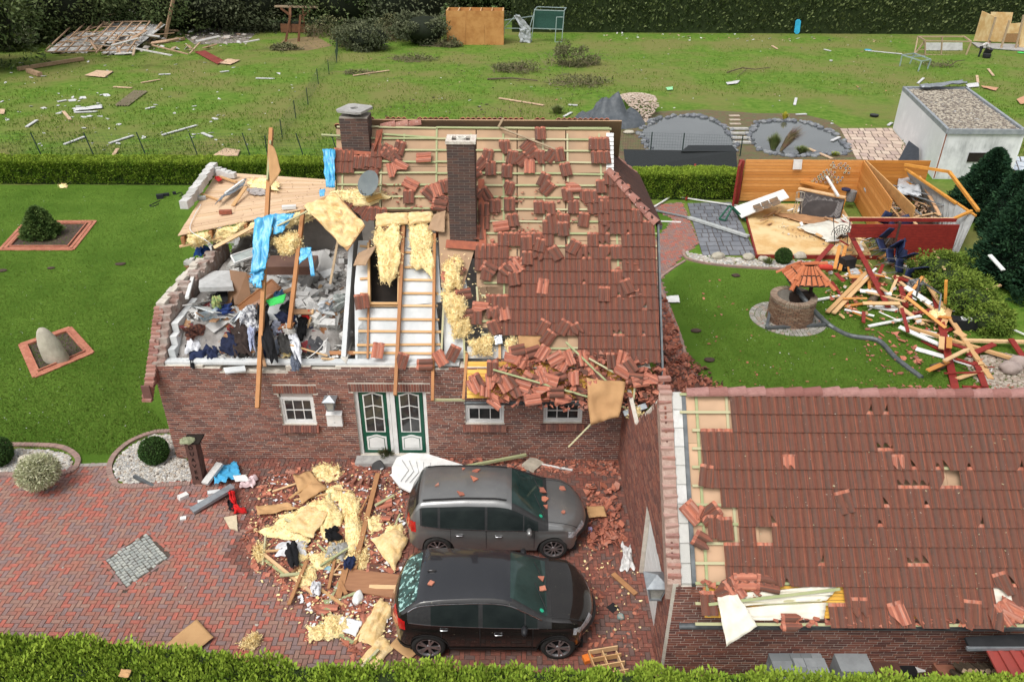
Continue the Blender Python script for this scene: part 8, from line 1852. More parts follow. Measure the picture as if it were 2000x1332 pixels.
for x,y,L_w,r,m_,lb in((1652,525,(.55,.4,.5),20,black_m,'black crate behind the well roof'),(1672,532,(.45,.5,.06),25,M('bag_white2',(.5,.5,.5),sc=4),'white tray beside the black crate'),(1790,570,(.6,.5,.45),20,M('barrow_black',(.03,.03,.032),(.3,.3,.3),sc=9),'black and white plastic tub in the plank heap'),(1883,640,(.95,.4,.35),-12,black_m,'black box with the white number 80 beside the juniper'),(1700,570,(.5,.35,.05),30,M('dirty_white',(.6,.6,.6),sc=4),'dirty white panel in the plank heap'),(1725,600,(1.0,.5,.05),-20,white_m,'white panel left of the plank heap centre'),(1768,556,(.6,.5,.05),10,M('pane_green',(.25,.32,.3),sc=3,rough=.2),'glazed frame lying flat in the plank heap'),(1825,655,(.9,.4,.04),-30,white_m,'white board scrap under the long pine beam')):
 o=bx('crate' if L_w[2]>.2 else 'panel',x,y,L_w,r,m_,lb,'box' if L_w[2]>.2 else 'board',h=.05)
 if 'number 80' in lb:
  cu_=bpy.data.curves.new('number','FONT');cu_.body='80';cu_.size=.42;cu_.extrude=.003;cu_.align_x='CENTER';cu_.align_y='CENTER'
  ob=bpy.data.objects.new('number',cu_);COL.objects.link(ob);bpy.context.view_layer.update();me=bpy.data.meshes.new_from_object(ob);bpy.data.objects.remove(ob);me.materials.append(white_m);q=inst('number',me,o);q.location=(0,0,.356)
q=MB();q.lathe([(.11,-.3),(.13,-.25),(.13,.25),(.1,.3)],12,M4=Matrix.Rotation(R(90),4,'Y'));o=q.build('gas_bottle',M('bottle_red',(.6,.06,.04),sc=4),smooth=True);o.location=G(1608,520,.5);o.rotation_euler=(0,.2,.2);tag(o,'red gas bottle lying in the black crate','gas bottle')
o.location=G(1612,522,.45)
for x,y,r_,lb in((1705,585,40,'short brown log between white panels'),(1831,716,20,'brown log lying on the lawn near the longest red board')):
 q=MB();q.lathe([(.12,-.22),(.13,0),(.12,.22)],12,M4=Matrix.Rotation(R(90),4,'Y'));o=q.build('log',bark_m,smooth=True);o.location=G(x,y,.13);o.rotation_euler=(0,0,R(r_));tag(o,lb,'log')
wool(Q([(1815,607),(1845,604),(1850,618),(1818,622)],.3),.1,.08,61,'yellow wool tuft on the crossing of the beams',n=10,fluff=60)
for k,(x,y,r,lb)in enumerate(((1971,728,(.34,.26,.24),'pinkish boulder left of the pair at the right edge'),(1986,718,(.28,.24,.24),'pinkish boulder right of the pair at the right edge'),(1402,505,(.3,.2,.16),'pale boulder in the pebble strip by the slate terrace'),(1461,508,(.26,.2,.18),'grey boulder between terrace and shed corner'),(1490,511,(.22,.18,.14),'small grey boulder left of the small round bush'),(1561,505,(.3,.2,.16),'pale boulder behind the well roof'))):
 boulder(x,y,r,lb,20+k,M('pink_boulder',(.36,.29,.26),(.28,.22,.2),sc=3)if k<2 else None)
pebbles('pebbles',[G(x,y)for x,y in((1338,492),(1372,500),(1480,508),(1640,512),(1640,522),(1540,524),(1420,518),(1350,508))],1100,.04,.08,'pale pebble strip in front of terrace and shed',seed=14)
pebbles('pebbles',[G(x,y)for x,y in((1880,700),(1960,690),(2010,700),(2020,770),(1920,770))],900,.04,.08,'pebbles round the pink boulders at the right edge',M('brown_pebble',(.3,.24,.19),sc=5,rnd=[(.34,.27,.22),(.24,.19,.15),(.42,.37,.31)]),seed=15)
ground_strip('lawn_edging',smooth([G(1335,490),G(1345,508),G(1420,521),G(1540,527),G(1640,525)]),.12,edge_m,.2,'curved brick edging between well lawn and pebble strip','edging',h=.08)
ground_strip('lawn_edging',smooth([G(1338,510),G(1310,528),G(1287,550),G(1300,590),G(1322,640),G(1338,690)]),.1,edge_m,.22,'brick edging of the well lawn along the path','edging',h=.05)
rw_=((redp_m,'red'),(wood_m,'pine'),(orange_m,'orange'),(wood_m,'pale pine'),(white_m,'white'))
planks('broken_board',[(1600,470),(1690,450),(1790,540),(1850,600),(1960,730),(1860,740),(1760,650),(1640,600)],64,(.4,2.0),rw_,'in the plank heap',G,(.05,.45),81,(.07,.2),.04,.25)
planks('broken_board',[(1640,420),(1720,440),(1700,500),(1630,470)],12,(.4,1.1),rw_,'by the blue chairs',G,(.2,.6),82,(.06,.18),.04,.4)
planks('broken_board',[(1690,385),(1780,380),(1845,424),(1745,424)],22,(.5,1.6),((wood_m,'pine'),(M('pinkish_pine',(.6,.36,.2)),'pinkish'),(grey_m,'grey'),(oldwood_m,'weathered')),'in the right shed room',G,(.5,1.2),83,(.05,.16),.04,.35)
planks('broken_board',[(1455,425),(1560,385),(1640,440),(1640,490),(1500,440)],10,(.3,.9),((wood_m,'pine'),(M('shelf_brown',(.42,.24,.13)),'brown'),(white_m,'white')),'on the shed floor',G,(.22,.4),84,(.05,.16),.03,.2)
shards('shed_scraps',[(1500,400),(1640,400),(1690,500),(1500,450)],160,.02,.09,M('scrap_mix2',(.4,.3,.2),sc=2,rnd=[(.5,.35,.2),(.6,.6,.58),(.25,.13,.07),(.08,.08,.08)]),'small scraps on the shed floor',seed=58,z=.22)
wc=G(1541,624);wr=.78;wh=.95
well=thing('garden_well','round brick well with a small orange tiled roof on the lawn','well',loc=wc)
g=MB();g.lathe([(wr-.02,0),(wr-.02,wh),(wr-.2,wh),(wr-.2,0)],28,cap=False);g.build('mortar_ring',mortar_m,well)
wb=MB();wb.box(-.09,.09,-.03,.03,-.027,.027);wme=wb.mesh('brick',[M('well_brick',(.2,.12,.08),sc=9,rnd=[(.2,.11,.07),(.24,.15,.1),(.16,.1,.07),(.28,.19,.13)])])
for r_ in range(12):
 for k in range(24):
  a=2*math.pi*(k+.5*(r_%2))/24
  if math.sin(a)>.3:continue
  inst('brick',wme,well,Matrix.Translation((wr*math.cos(a),wr*math.sin(a),.05+r_*.068))@Matrix.Rotation(a+math.pi/2,4,'Z'))
rb=MB();rb.box(-.12,.12,-.03,.03,-.05,.05);rme=rb.mesh('rim_brick',[M('rim_brick',(.3,.22,.16),sc=9,rnd=[(.3,.22,.16),(.25,.17,.12),(.35,.27,.2)])])
for k in range(58):a=2*math.pi*k/58;inst('rim_brick',rme,well,Matrix.Translation(((wr-.08)*math.cos(a),(wr-.08)*math.sin(a),wh-.02))@Matrix.Rotation(a,4,'Z'))
g=MB();g.lathe([(.02,.25),(wr-.21,.25)],20,cap=False);g.build('dark_shaft',darkin_m,well)
dw=M('dark_wood',(.05,.032,.024),sc=5)
for x in(-.3,.3):g=MB();g.beam((x+.25,0,.3),(x+.3,.05,1.75),.1,.1);g.build('roof_post',dw,well)
g=MB();g.beam((-.1,0,.9),(.7,.05,.95),.3,.3);g.build('winch',dw,well)
rc=Vector((.32,.05,1.62));apex=rc+Vector((0,0,.62));tb=.68;tt=.28
fr8=halfround(L=.62,r0=.06,r1=.09).mesh('roof_tile',[M('well_tile',(.5,.16,.07),sc=5,rnd=[(.5,.16,.07),(.42,.12,.05),(.56,.2,.1)],speck=((.3,.24,.18),.7)),terra_m])
for s_ in range(4):
 n_=Matrix.Rotation(s_*math.pi/2,3,'Z');c4=[n_@Vector(p)for p in((-tb,-tb,0),(tb,-tb,0),(.25,-.2,.58),(-.25,-.2,.58))]
 g=MB();g.slab([p+rc for p in c4],.03);g.build('roof_board',dw,well)
 for k in range(6):
  t_=(k+.5)/6;b_=c4[0].lerp(c4[1],t_)+rc;a_=c4[3].lerp(c4[2],t_)+rc;d_=(a_-b_);L_2=d_.length;d_.normalize();up=(c4[1]-c4[0]).cross(c4[3]-c4[0]).normalized();x_=d_.cross(up).normalized()
  for h2 in(0,1):
   Mx=Matrix((-x_,d_,up)).transposed().to_4x4();Mx.translation=b_+d_*(L_2*(.5+.5*h2))+up*(.015+.02*(1-h2));inst('roof_tile',fr8,well,Mx@Matrix.Diagonal((1.1-.25*h2,.82*L_2/.85*.75,1,1)))
 c_=[c4[0]+rc,c4[3]+rc];ridge_line(c_[1]+Vector((0,0,.03)),c_[0]+Vector((0,0,.03)),well,n=2,me=fr8,name='roof_tile',step=.4)
ridge_line(rc+Vector((-.3,0,.62)),rc+Vector((.35,0,.62)),well,n=2,me=fr8,name='roof_tile')
wp=thing('well_paving','round grey sett paving at the foot of the well','paving',loc=G(1538,622));sb2=MB();sb2.box(-.07,.07,-.09,.09,0,.03);sm2=sb2.mesh('sett',[M('well_sett',(.3,.28,.25),sc=5,rnd=[(.3,.28,.25),(.24,.22,.2),(.36,.34,.31),(.34,.27,.22)])])
for rr in(.88,1.08,1.28):
 n_=int(6.283*rr/.16)
 for k in range(n_):a=6.2832*k/n_;inst('sett',sm2,wp,Matrix.Translation((rr*math.cos(a),rr*math.sin(a),0))@Matrix.Rotation(a+math.pi/2,4,'Z'))
gut=smooth([G(1541,545,1.3),G(1575,590,.9),G(1618,634,.08),G(1660,656,.05),G(1715,665,.08),G(1750,700,.05),G(1800,738,.03)],4)
g=MB();g.tube(gut,.09,8);o=g.build('gutter_length',dgrey_m,center=True);tag(o,'long dark gutter bent from the well down across the lawn','gutter')
bar('gutter_length',dgrey_m,(1497,640,.1),(1612,634,.1),.12,.08,'dark gutter piece lying level in front of the well','gutter');bar('gutter_length',dgrey_m,(1497,640,.1),(1506,598,.4),.1,.08,'dark gutter piece standing at the left of the well','gutter')
for x,y,lb in((1359,648,'dark curved tile shard on the left of the well lawn'),(1385,705,'dark broken tile pieces at the lower left of the well lawn'),(1437,540,'molehill like dark clump at the top of the well lawn')):boulder(x,y,(.18,.13,.06),lb,int(x),M('dark_clump',(.07,.045,.035),sc=9),'clump')
cl('white_cloth',[(1300,580),(1325,578),(1328,592),(1305,592)],.04,white_m,'small white cloth beside the dark strip on the path','cloth',58,.05,3);bar('strip',black_m,(1282,582,.03),(1305,583,.03),.12,.03,'black strip at the house foot on the path','strip')
st_=thing('paver_stack','pallet stack of grey concrete pavers against the garage wall','paver stack',loc=G(1568,1300,.9)-U*.9)
pg=MB();pg.box(-.098,.098,-.098,.098,0,.07);pgm=pg.mesh('paver',[M('grey_paver',(.27,.29,.3),sc=6,rnd=[(.27,.29,.3),(.32,.34,.35),(.22,.24,.25)])])
for r_ in range(10):
 for i in range(5):
  for j in range(4 if r_<9 else 3):
   if 0<i<4 and 0<j<3 and r_<8:continue
   if r_==9 and i<2:continue
   inst('paver',pgm,st_,Matrix.Translation((-.42+i*.2+random.uniform(-.008,.008),-.3+j*.2,.1+r_*.078)))
g=MB();g.box(-.54,.54,-.42,.42,0,.1);g.build('pallet',oldwood_m,st_)
for x,z,s,m_,lb,nm,ct in((1655,.3,(.62,.5,.5),M('grey_paver',(.27,.29,.3)),'low dark grey paver pile right of the tall stack','paver_pile','paver stack'),(1716,.2,(.62,.5,.35),M('rust_crate',(.13,.06,.045),sc=6),'reddish brown slatted crate by the garage wall','crate','crate'),(1765,.15,(.3,.4,.3),black_m,'black crate with pebbles by the garage wall','crate','crate')):bx(nm,x,1322,s,0,m_,lb,ct,h=z)
for x,y,r_,m_,lb in((1850,1302,.27,M('pot_clay',(.33,.14,.09),sc=5),'terracotta pot lying beside the firewood'),(1714,1328,.16,M('pot_white',(.5,.5,.48),sc=5),'pale pot rim behind the near hedge')):
 q=MB();q.lathe([(r_*.7,0),(r_*.95,.45),(r_,.5),(r_*.8,.5),(r_*.7,.44),(.01,.44)],18);o=q.build('plant_pot',m_,smooth=False);o.location=G(x,y,.5)-U*.45;tag(o,lb,'pot')
fw_=thing('firewood_stack','stack of split firewood under the dark lean-to roof','firewood',loc=G(1905,1310,.8)-U*.8)
lgm=[M('log_end',(.42,.29,.17),sc=6,rnd=[(.42,.29,.17),(.34,.22,.13),(.48,.36,.24)]),bark_m]
lgs=[]
for k in range(3):
 q=MB();n_=(3,4,6)[k];P_=[(math.cos(6.283*i/n_+k)*.055,math.sin(6.283*i/n_+k)*.055)for i in range(n_)];q.prism(P_,0,.3,1,0);q.m=[0]+q.m[1:];lgs.append(q.mesh('log',lgm))
for r_ in range(9):
 for k in range(7):inst('log',random.choice(lgs),fw_,Matrix.Translation((-.35+k*.11+(r_%2)*.05,.1-r_*.0,.06+r_*.1))@Matrix.Rotation(R(60),4,'X')@Matrix.Rotation(random.uniform(0,3),4,'Z'))
lr=thing('lean_to','dark lean-to roof with red corrugated sheets at the lower right corner','lean-to',loc=G(1950,1280,1.6))
g=MB();g.slab([p-lr.location for p in(G(1885,1243,1.7),G(2020,1236,1.7),G(2020,1262,1.65),G(1893,1262,1.65))],.06);g.build('roof_sheet',M('felt_dark',(.025,.026,.028),sc=5),lr)
g=MB();g.beam(G(1888,1266,1.62)-lr.location,G(2020,1264,1.62)-lr.location,.06,.06);g.build('edge_strip',grey_m,lr)
for k in range(7):
 a,b=G(1928+k*22,1264-k*.3,1.6)-lr.location,G(1972+k*27,1352,1.3)-lr.location;g=MB();g.beam(a,b,.09,.035);g.build('sheet_rib',M('red_sheet',(.3,.05,.04),(.22,.05,.04),sc=3,rough=.5,speck=((.5,.4,.35),.74),spsc=12),lr);g=MB();g.beam(a+Vector((.11,0,-.03)),b+Vector((.13,0,-.03)),.17,.012);g.build('corrugated_sheet',M('red_sheet',(.3,.05,.04)),lr)
bx('ivory_box',1787,1305,(.26,.2,.1),20,white_m,'crumpled white carton by the black crate','carton',h=.3,tilt=(.4,.3));bx('blue_tarp',1580,1328,(.9,.2,.1),0,M('tarp_blue',(.05,.25,.55),sc=4),'strip of blue tarpaulin under the paver stack','tarpaulin',h=.1)
shards('litter',[(1380,1285),(1520,1290),(1520,1320),(1400,1318)],30,.04,.12,M('litter_mix',(.5,.45,.4),sc=2,rnd=[(.55,.5,.42),(.3,.25,.2),(.5,.2,.12)]),'litter at the foot of the garage wall',seed=57)
osbd=M('osb_orange',(.42,.2,.06),(.34,.15,.045),sc=3,big=((.47,.24,.08),.8))
a,b=G(873,88),G(984,88);zt_=W(929,22,a.y).z;dp_=3.0
bxr=thing('plywood_shed','open topped orange plywood shed at the far edge of the meadow','shed',loc=a)
def rel(v):return Vector(v)-a
for k in range(3):
 x0,x1=(b.x-a.x)*k/3+.01,(b.x-a.x)*(k+1)/3-.01
 for z0,z1 in((0,zt_*.82),(zt_*.82+.01,zt_)):g=MB();g.box(x0,x1,0,.05,z0,z1);g.build('wall_panel',osbd,bxr)
Lx=b.x-a.x
for q in((.0,.05,0,dp_),(Lx-.05,Lx,0,dp_),(0,Lx,dp_,dp_+.05)):g=MB();g.box(q[0],q[1],q[2]+.06,q[3],0,zt_);g.build('wall_panel',osbd,bxr)
for k in range(6):x=.06+(Lx-.2)*k/5;g=MB();g.box(x,x+.1,.06,dp_,zt_-.2,zt_+.02);g.build('joist',wood_m,bxr)
g=MB();g.box(.05,Lx-.05,.1,dp_,zt_*.55,zt_*.57);g.build('inner_floor',osbd,bxr)
alu=M('aviary_tube',(.4,.5,.5),(.3,.38,.38),sc=4,metal=.4,rough=.4)
def VP(px,py,pb):return W(px,py,G(px,pb).y)
def frame3(name,label,cat,segs,r=.04,mat=alu,pb=83):
 P_=[(VP(s[0],s[1],s[4]if len(s)>4 else pb),VP(s[2],s[3],s[5]if len(s)>5 else(s[4]if len(s)>4 else pb)))for s in segs];t=thing(name,label,cat,loc=P_[0][0]);o0=P_[0][0]
 for p,q in P_:g=MB();g.beam(p-o0,q-o0,r*2,r*2);g.build('frame_bar',mat,t)
 return t
frame3('aviary_frame','bent tube frame of an aviary standing right of the plywood shed','frame',[(1038,82,1044,20),(1044,20,1102,22),(1102,22,1097,83),(1039,56,1099,58),(985,54,1009,29),(1009,29,1036,56),(985,56,1038,56),(983,84,985,55),(1034,56,1044,22),(1084,83,1087,34),(1087,34,1100,34),(1084,83,1097,83),(985,40,1042,32,74),(1044,20,1050,14,83,74),(1102,22,1106,16,83,74),(1050,14,1106,16,74)])
g=MB();g.slab([VP(1045,21,82),VP(1101,23,82),VP(1099,57,82),VP(1041,56,82)],.02);tag(g.build('green_net',M('net_green',(.03,.09,.07),sc=9),center=True),'dark green net stretched in the upper right of the aviary frame','net')
cl('hanging_tarp',[(1004,31),(1014,29),(1038,57),(1022,64)],84,M('tarp_grey',(.45,.48,.5),sc=2),'pale grey tarpaulin draped over the aviary frame','tarpaulin',71,.4,3,fn=VP)
cl('hanging_tarp',[(1014,56),(1037,56),(1036,85),(1014,83)],84,M('tarp_grey',(.45,.48,.5)),'lower end of the grey tarpaulin hanging to the ground at the aviary','tarpaulin',73,.4,3,fn=VP)
rus=M('shelter_wood',(.17,.075,.035),(.11,.05,.03),sc=3)
t=frame3('play_shelter','brown post and roof shelter with a low board wall by the far trees','shelter',[(558,82,567,32),(583,82,587,30),(595,64,592,17,66),(566,64,566,17,66),(566,30,548,16,66),(592,32,608,18,66),(567,32,567,17,80,66)],.11,rus,82)
for p4,m_,nm in(([(536,12),(621,14),(621,17),(536,15)],oldwood_m,'roof_board'),([(547,47),(618,49),(617,64),(549,64)],rus,'side_board')):g=MB();g.slab([VP(*p,66)-t.location for p in p4],.8 if nm=='roof_board' else.1);g.build(nm,m_,t)
flat('bare_soil',M('straw_soil',(.24,.17,.08),(.16,.12,.06),sc=2),PXP([(555,78),(615,70),(650,90),(600,100),(540,92)]),.012)
flat('concrete_pad',M('dirty_pad',(.28,.25,.22),(.12,.1,.08),sc=1.2),PXP([(360,72),(400,60),(500,66),(480,84),(380,88)]),.014)
planks('broken_board',[(95,60),(180,22),(330,25),(345,85),(480,62),(500,85),(330,100),(200,112)],60,(1.0,4.5),((M('grey_pine',(.42,.28,.18),(.32,.21,.14),sc=3),'brownish'),(oldwood_m,'grey'),(M('pale_scrap0',(.5,.48,.45),sc=3),'pale')),'around the collapsed shelter',G,(.1,1.6),91,(.12,.4),.08,.3)
wrk=thing('collapsed_shelter','collapsed shelter of grey corrugated sheets and pale rafters at top left','ruin',loc=G(190,100));o0=wrk.location
asb=M('fibre_cement',(.42,.41,.39),(.3,.29,.27),sc=4,big=((.5,.5,.48),1),rnd=[(.45,.44,.42),(.38,.37,.36),(.52,.51,.5)])
def corr(name,P4,parent,mat=asb,n=10,off=None):
 a_,b_,c_,d_=[p-(off or Vector())for p in P4];nn=(b_-a_).cross(d_-a_).normalized();nn=nn if nn.z>0 else-nn
 g=MB();g.grid(lambda u,v:(a_.lerp(b_,u)).lerp(d_.lerp(c_,u),v)+nn*.06*math.sin(u*n*3.14159),n*2,1);o=g.build(name,mat,parent);s=o.modifiers.new('t','SOLIDIFY');s.thickness=.02;return o
for i in range(6):
 for j in range(3):
  if(i,j)in((1,2),(3,0)):continue
  u0,u1=i/6,(i+.97)/6;v0,v1=j/3,(j+.97)/3;Q_=lambda u,v:G(90+u*160+v*75,102-v*58+u*4,.15+1.3*v+random.uniform(-.15,.15))
  corr('corrugated_sheet',[Q_(u0,v0),Q_(u1,v0),Q_(u1,v1),Q_(u0,v1)],wrk,n=5,off=o0)
for k in range(16):
 if k<9:p,q=(88+k*20,102+random.uniform(-2,2),.4),(150+k*18,44+random.uniform(-3,3),1.9)
 else:v=(k-9)/6;p,q=(90+v*80,102-v*58,.4+v*1.3),(262+v*30,98-v*56,.5+v*1.4)
 g=MB();g.beam(G(*p)-o0,G(*q)-o0,.12,.1);g.build('rafter',M('grey_pine',(.42,.28,.18),(.32,.21,.14),sc=3),wrk)
bar('log_pole',M('pole_wood',(.36,.24,.15),(.26,.17,.1),sc=3),VP(321,80,80),VP(338,0,76),.28,.28,'tall leaning pole beside the collapsed shelter','pole');bar('log_pole',M('pole_wood',(.36,.24,.15)),VP(287,84,84),VP(316,45,80),.25,.2,'brown rafter leaning on the collapsed shelter','pole')
for a_,b_,w_,lb in(((255,90,.2),(360,76,.2),.35,'long log right of the collapsed shelter'),((35,135,.2),(162,115,.2),.35,'long log lying on the grass at far left'),((55,138,.2),(78,146,.2),.4,'short dark log at the end of the long left log')):
 bar('log_pole',M('pole_wood',(.36,.24,.15),(.26,.17,.1),sc=3),a_,b_,w_,w_*.8,lb,'log')
for k,(p4,m_,lb)in enumerate((([(165,30),(210,22),(250,34),(190,40)],plaster_m,'white broken sheets on top of the heap behind the collapsed shelter'),([(205,18),(228,4),(242,16),(215,26)],asb,'grey folded sheet behind the collapsed shelter'),([(305,0),(345,-4),(340,14),(308,18)],rus,'brown box top rising behind the collapsed shelter'))):cl('sheet',p4,.8,m_,lb,'sheet',80+k,.3,3)
shards('timber_scraps',[(90,60),(200,20),(330,30),(480,60),(500,85),(380,98),(200,110),(90,105)],300,.1,.6,M('grey_scraps',(.4,.36,.32),sc=2,rnd=[(.42,.38,.34),(.35,.24,.15),(.55,.54,.52),(.3,.27,.24)]),'broken boards and sheets around the collapsed shelter',seed=61,z=.05,zf=lambda x,y:random.uniform(0,.3),tilt=.4)
corr('corrugated_sheet',[G(224,206,.1),G(250,206,.1),G(288,178,.1),G(262,177,.1)],None,M('mossy_sheet',(.3,.26,.17),(.24,.2,.13),sc=2),10)
tag(bpy.context.scene.collection.objects[-1],'mossy corrugated sheet lying alone in the middle of the left meadow','sheet')
corr('corrugated_sheet',[G(380,102,.1),G(402,100,.1),G(440,120,.1),G(425,126,.1)],None,M('red_plate',(.24,.05,.04),sc=3),12)
tag(bpy.context.scene.collection.objects[-1],'dark red corrugated sheet on the grass right of the collapsed shelter','sheet')
brd=M('pale_board2',(.6,.42,.28),sc=2);wp_=M('pale_scrap',(.58,.58,.58),(.45,.45,.45),sc=3)
for k,(p4,m_,lb)in enumerate((([(165,148),(190,138),(222,140),(205,152)],brd,'pale square board on the left meadow'),([(425,124),(445,116),(470,118),(450,127)],brd,'pale board at the end of the dark red sheet'),([(413,306),(440,290),(470,294),(465,306)],brd,'pale board just behind the hedge and fence'),([(0,214),(10,214),(8,224),(0,224)],brd,'pale board at the left edge of the meadow'),([(140,213),(200,206),(200,212),(150,217)],wp_,'longest white strip of the scrap group on the left meadow'),([(1418,162),(1446,158),(1440,164),(1420,166)],wp_,'white crumpled plastic on the right meadow'),([(1886,165),(1910,162),(1912,170),(1890,172)],wp_,'white plastic behind the gravel roof'),([(1915,168),(1950,172),(1945,178),(1920,172)],M('pink_pine',(.55,.3,.18),sc=2),'pinkish slatted board right of the gravel roof'),([(1300,172),(1314,170),(1314,176),(1303,177)],M('mint',(.3,.7,.35),sc=4),'mint green basket on the meadow above the pond'),([(1985,195),(2005,186),(2005,204),(1992,204)],M('pink_pine',(.55,.3,.18)),'pinkish slat panel at the right edge'))):
 cl('board',p4,.08,m_,lb,'board',90+k,.06,1.5)
for x0,y0,x1,y1,lb in((52,248,72,235,'ribbed white piece by the left fence post'),(126,282,166,267,'long white strip between first and second fence posts'),(214,280,260,265,'long white strip between second and third fence posts'),(317,264,384,245,'longest white strip at the third fence post'),(395,260,414,268,'short white strip near the fence'),(310,146,333,145,'white strip on the upper left meadow'),(430,141,447,139,'white strip below the dark red sheet'),(500,153,536,154,'white ribbed strip near the middle fence'),(113,199,130,196,'white scrap left of the scrap group'),(145,220,190,218,'white strip below the scrap group'),(285,213,302,209,'small white strip left of centre'),(276,162,312,156,'thin pale stick on the upper meadow'),(222,170,258,172,'thin brown stick on the upper meadow'),(124,218,137,234,'short brown stick by the scrap group'),(222,303,230,291,'brown stick at the hedge'),(975,192,1062,206,'thin pale pole lying behind the roof ridge'),(1110,205,1128,206,'white strip left of the pond mound'),(1102,228,1116,220,'white stick left of the pond mound'),(1555,224,1575,223,'white strip on the far pond bank'),(1552,205,1555,192,'white T shaped stake in the meadow'),(1610,97,1622,100,'white strip near the blue net handle'),(1508,90,1518,96,'yellow stick in the upper right meadow'),(1690,99,1762,106,'white handle of the blue landing net'),(1625,275,1640,268,'white stick floating in the right pond'),(1578,290,1625,310,'pale pole over the near pond rim'),(1735,245,1742,240,'white stick at the terrace corner'),(1793,163,1804,153,'grey post behind the white garage'),(1908,148,1910,162,'orange stick in the far right meadow'),(1930,135,1940,148,'orange board scrap in the far right meadow'),(690,148,760,138,'pale split log right of the wire fence')):
 bar('strip',brd if any(w_ in lb for w_ in('brown','pale','orange','yellow'))else wp_,(x0,y0,.08),(x1,y1,.08),.2,.06,lb,'strip')
shards('white_scraps',[(0,120),(500,110),(640,150),(480,290),(0,300)],130,.05,.28,wp_,'small white scraps over the left meadow',seed=62,tilt=.3)
shards('white_scraps',[(110,180),(210,180),(210,240),(110,235)],26,.1,.4,wp_,'cluster of white scraps on the left meadow',seed=63,tilt=.3)
shards('mixed_scraps',[(1130,70),(1760,75),(1980,120),(1980,170),(1700,250),(1300,215),(1100,130),(700,110),(700,240),(1100,240)],190,.03,.16,M('scrap_mix',(.5,.5,.48),sc=1,rnd=[(.65,.65,.65),(.45,.3,.18),(.6,.6,.55),(.1,.1,.09),(.5,.2,.12)]),'small scraps over the right meadow',seed=64,tilt=.3)
shards('mixed_scraps',[(1180,62),(1760,70),(1760,84),(1180,80)],80,.06,.3,M('scrap_mix',(.5,.5,.48)),'litter along the foot of the far hedge',seed=65,tilt=.6)
shards('leaf_litter',[(640,110),(1200,100),(1300,240),(1130,190),(900,170),(650,160)],500,.03,.14,M('withered_leaf',(.1,.1,.045)),'torn leaves over the middle meadow',seed=66)
shards('dirt_marks',[(840,190),(1120,225),(1100,245),(740,240),(700,200)],150,.04,.16,soil_m,'dirt clods behind the ridge',seed=67)
shards('white_dots',[(0,380),(330,380),(290,860),(0,860)],120,.006,.025,wp_,'tiny white scraps on the mown left lawn',seed=68)
shards('white_dots',[(1330,540),(1700,560),(1850,760),(1350,760)],160,.008,.03,M('scrap_mix',(.5,.5,.48)),'tiny scraps on the well lawn',seed=69)
sl_=thing('blue_sledge','blue plastic sledge leaning upright at the far hedge','sledge',loc=G(1557,68));g=MB();g.prism([(-.45,-1.0),(-.2,-1.3),(.2,-1.3),(.45,-1.0),(.45,.9),(.2,1.2),(-.2,1.2),(-.45,.9)],0,.12);g.v=[(x*.7,.3+z+y*.1,(1.35+y)*.62)for x,y,z in g.v];g.build('shell',M('sledge_blue',(.03,.35,.55),sc=3),sl_)
disc(1695,99,.05,.35,.08,M('sledge_blue',(.03,.35,.55)),'blue head of the landing net on the grass','net','net_head');disc(1623,120,.05,.15,.1,wp_,'white ball on the right meadow','ball','ball')
disc(1707,228,.02,.3,.15,black_m,'black tub lid on the grass left of the white garage','lid','lid');disc(1994,104,.05,.35,.06,M('lime',(.1,.7,.15),sc=4),'bright green round lid at the right edge','lid','lid')
frame3('steel_frame','pale grey metal table frame lying on the right meadow','frame',[(1757,130,1762,108,130),(1762,108,1800,120,130,140),(1800,120,1793,140,140),(1762,108,1786,105,130,125),(1786,105,1818,117,125,136),(1818,117,1811,136,136),(1800,120,1818,117,140,136),(1786,105,1777,125,125),(1776,112,1806,110,133,128)],.045,alu)
frame3('wire_run','wooden framed wire run on the grass left of the bending person','animal run',[(1786,106,1793,72,106,98),(1787,106,1807,80,107),(1807,80,1807,110,109),(1793,72,1883,72,98),(1883,72,1897,82,98,104),(1807,80,1897,82,109,106),(1897,82,1886,110,108),(1786,107,1886,110,108),(1840,81,1838,109,108),(1793,72,1807,80,98,109),(1793,98,1883,99,98),(1840,72,1840,98,98)],.06,oldwood_m)
g=MB();g.slab([VP(1808,84,100),VP(1880,84,100),VP(1880,99,100),VP(1808,99,100)],.05);tag(g.build('pale_sheet',wp_,center=True),'whitish panel inside the wire run','panel')
ru=thing('plywood_ruin','broken open plywood shed at the upper right corner','shed',loc=G(1905,96));c=ru.location
for p4,pb_,m_ in(([(1901,81),(1918,22),(1945,34),(1930,82)],(84,84,92,92),osb_m),([(1936,24),(1979,25),(1967,83),(1931,82)],(84,)*4,osb_m),([(1965,66),(2005,67),(2003,84),(1958,83)],(85,)*4,M('osb_dark',(.35,.2,.09),sc=9)),([(1972,47),(2010,44),(2010,66),(1966,66)],(85,)*4,osb_m),([(1998,30),(2020,30),(2010,95),(1990,92)],(96,)*4,osb_m),([(1898,83),(2012,88),(2012,100),(1910,92)],None,conc_m)):
 g=MB();g.slab([(VP(*p,pb_[i_])if pb_ else G(*p,.15))-c for i_,p in enumerate(p4)],.08);g.build('wall_panel',m_,ru)
for a_,b_ in(((1955,95),(1972,40)),((1983,98),(2000,30)),((1930,84),(1945,34))):g=MB();g.beam(VP(*a_,97)-c,VP(*b_,97)-c,.16,.16);g.build('post',oldwood_m,ru)
pe=thing('person','person in a white top and dark trousers bending over black tubs','person',loc=G(1912,112))
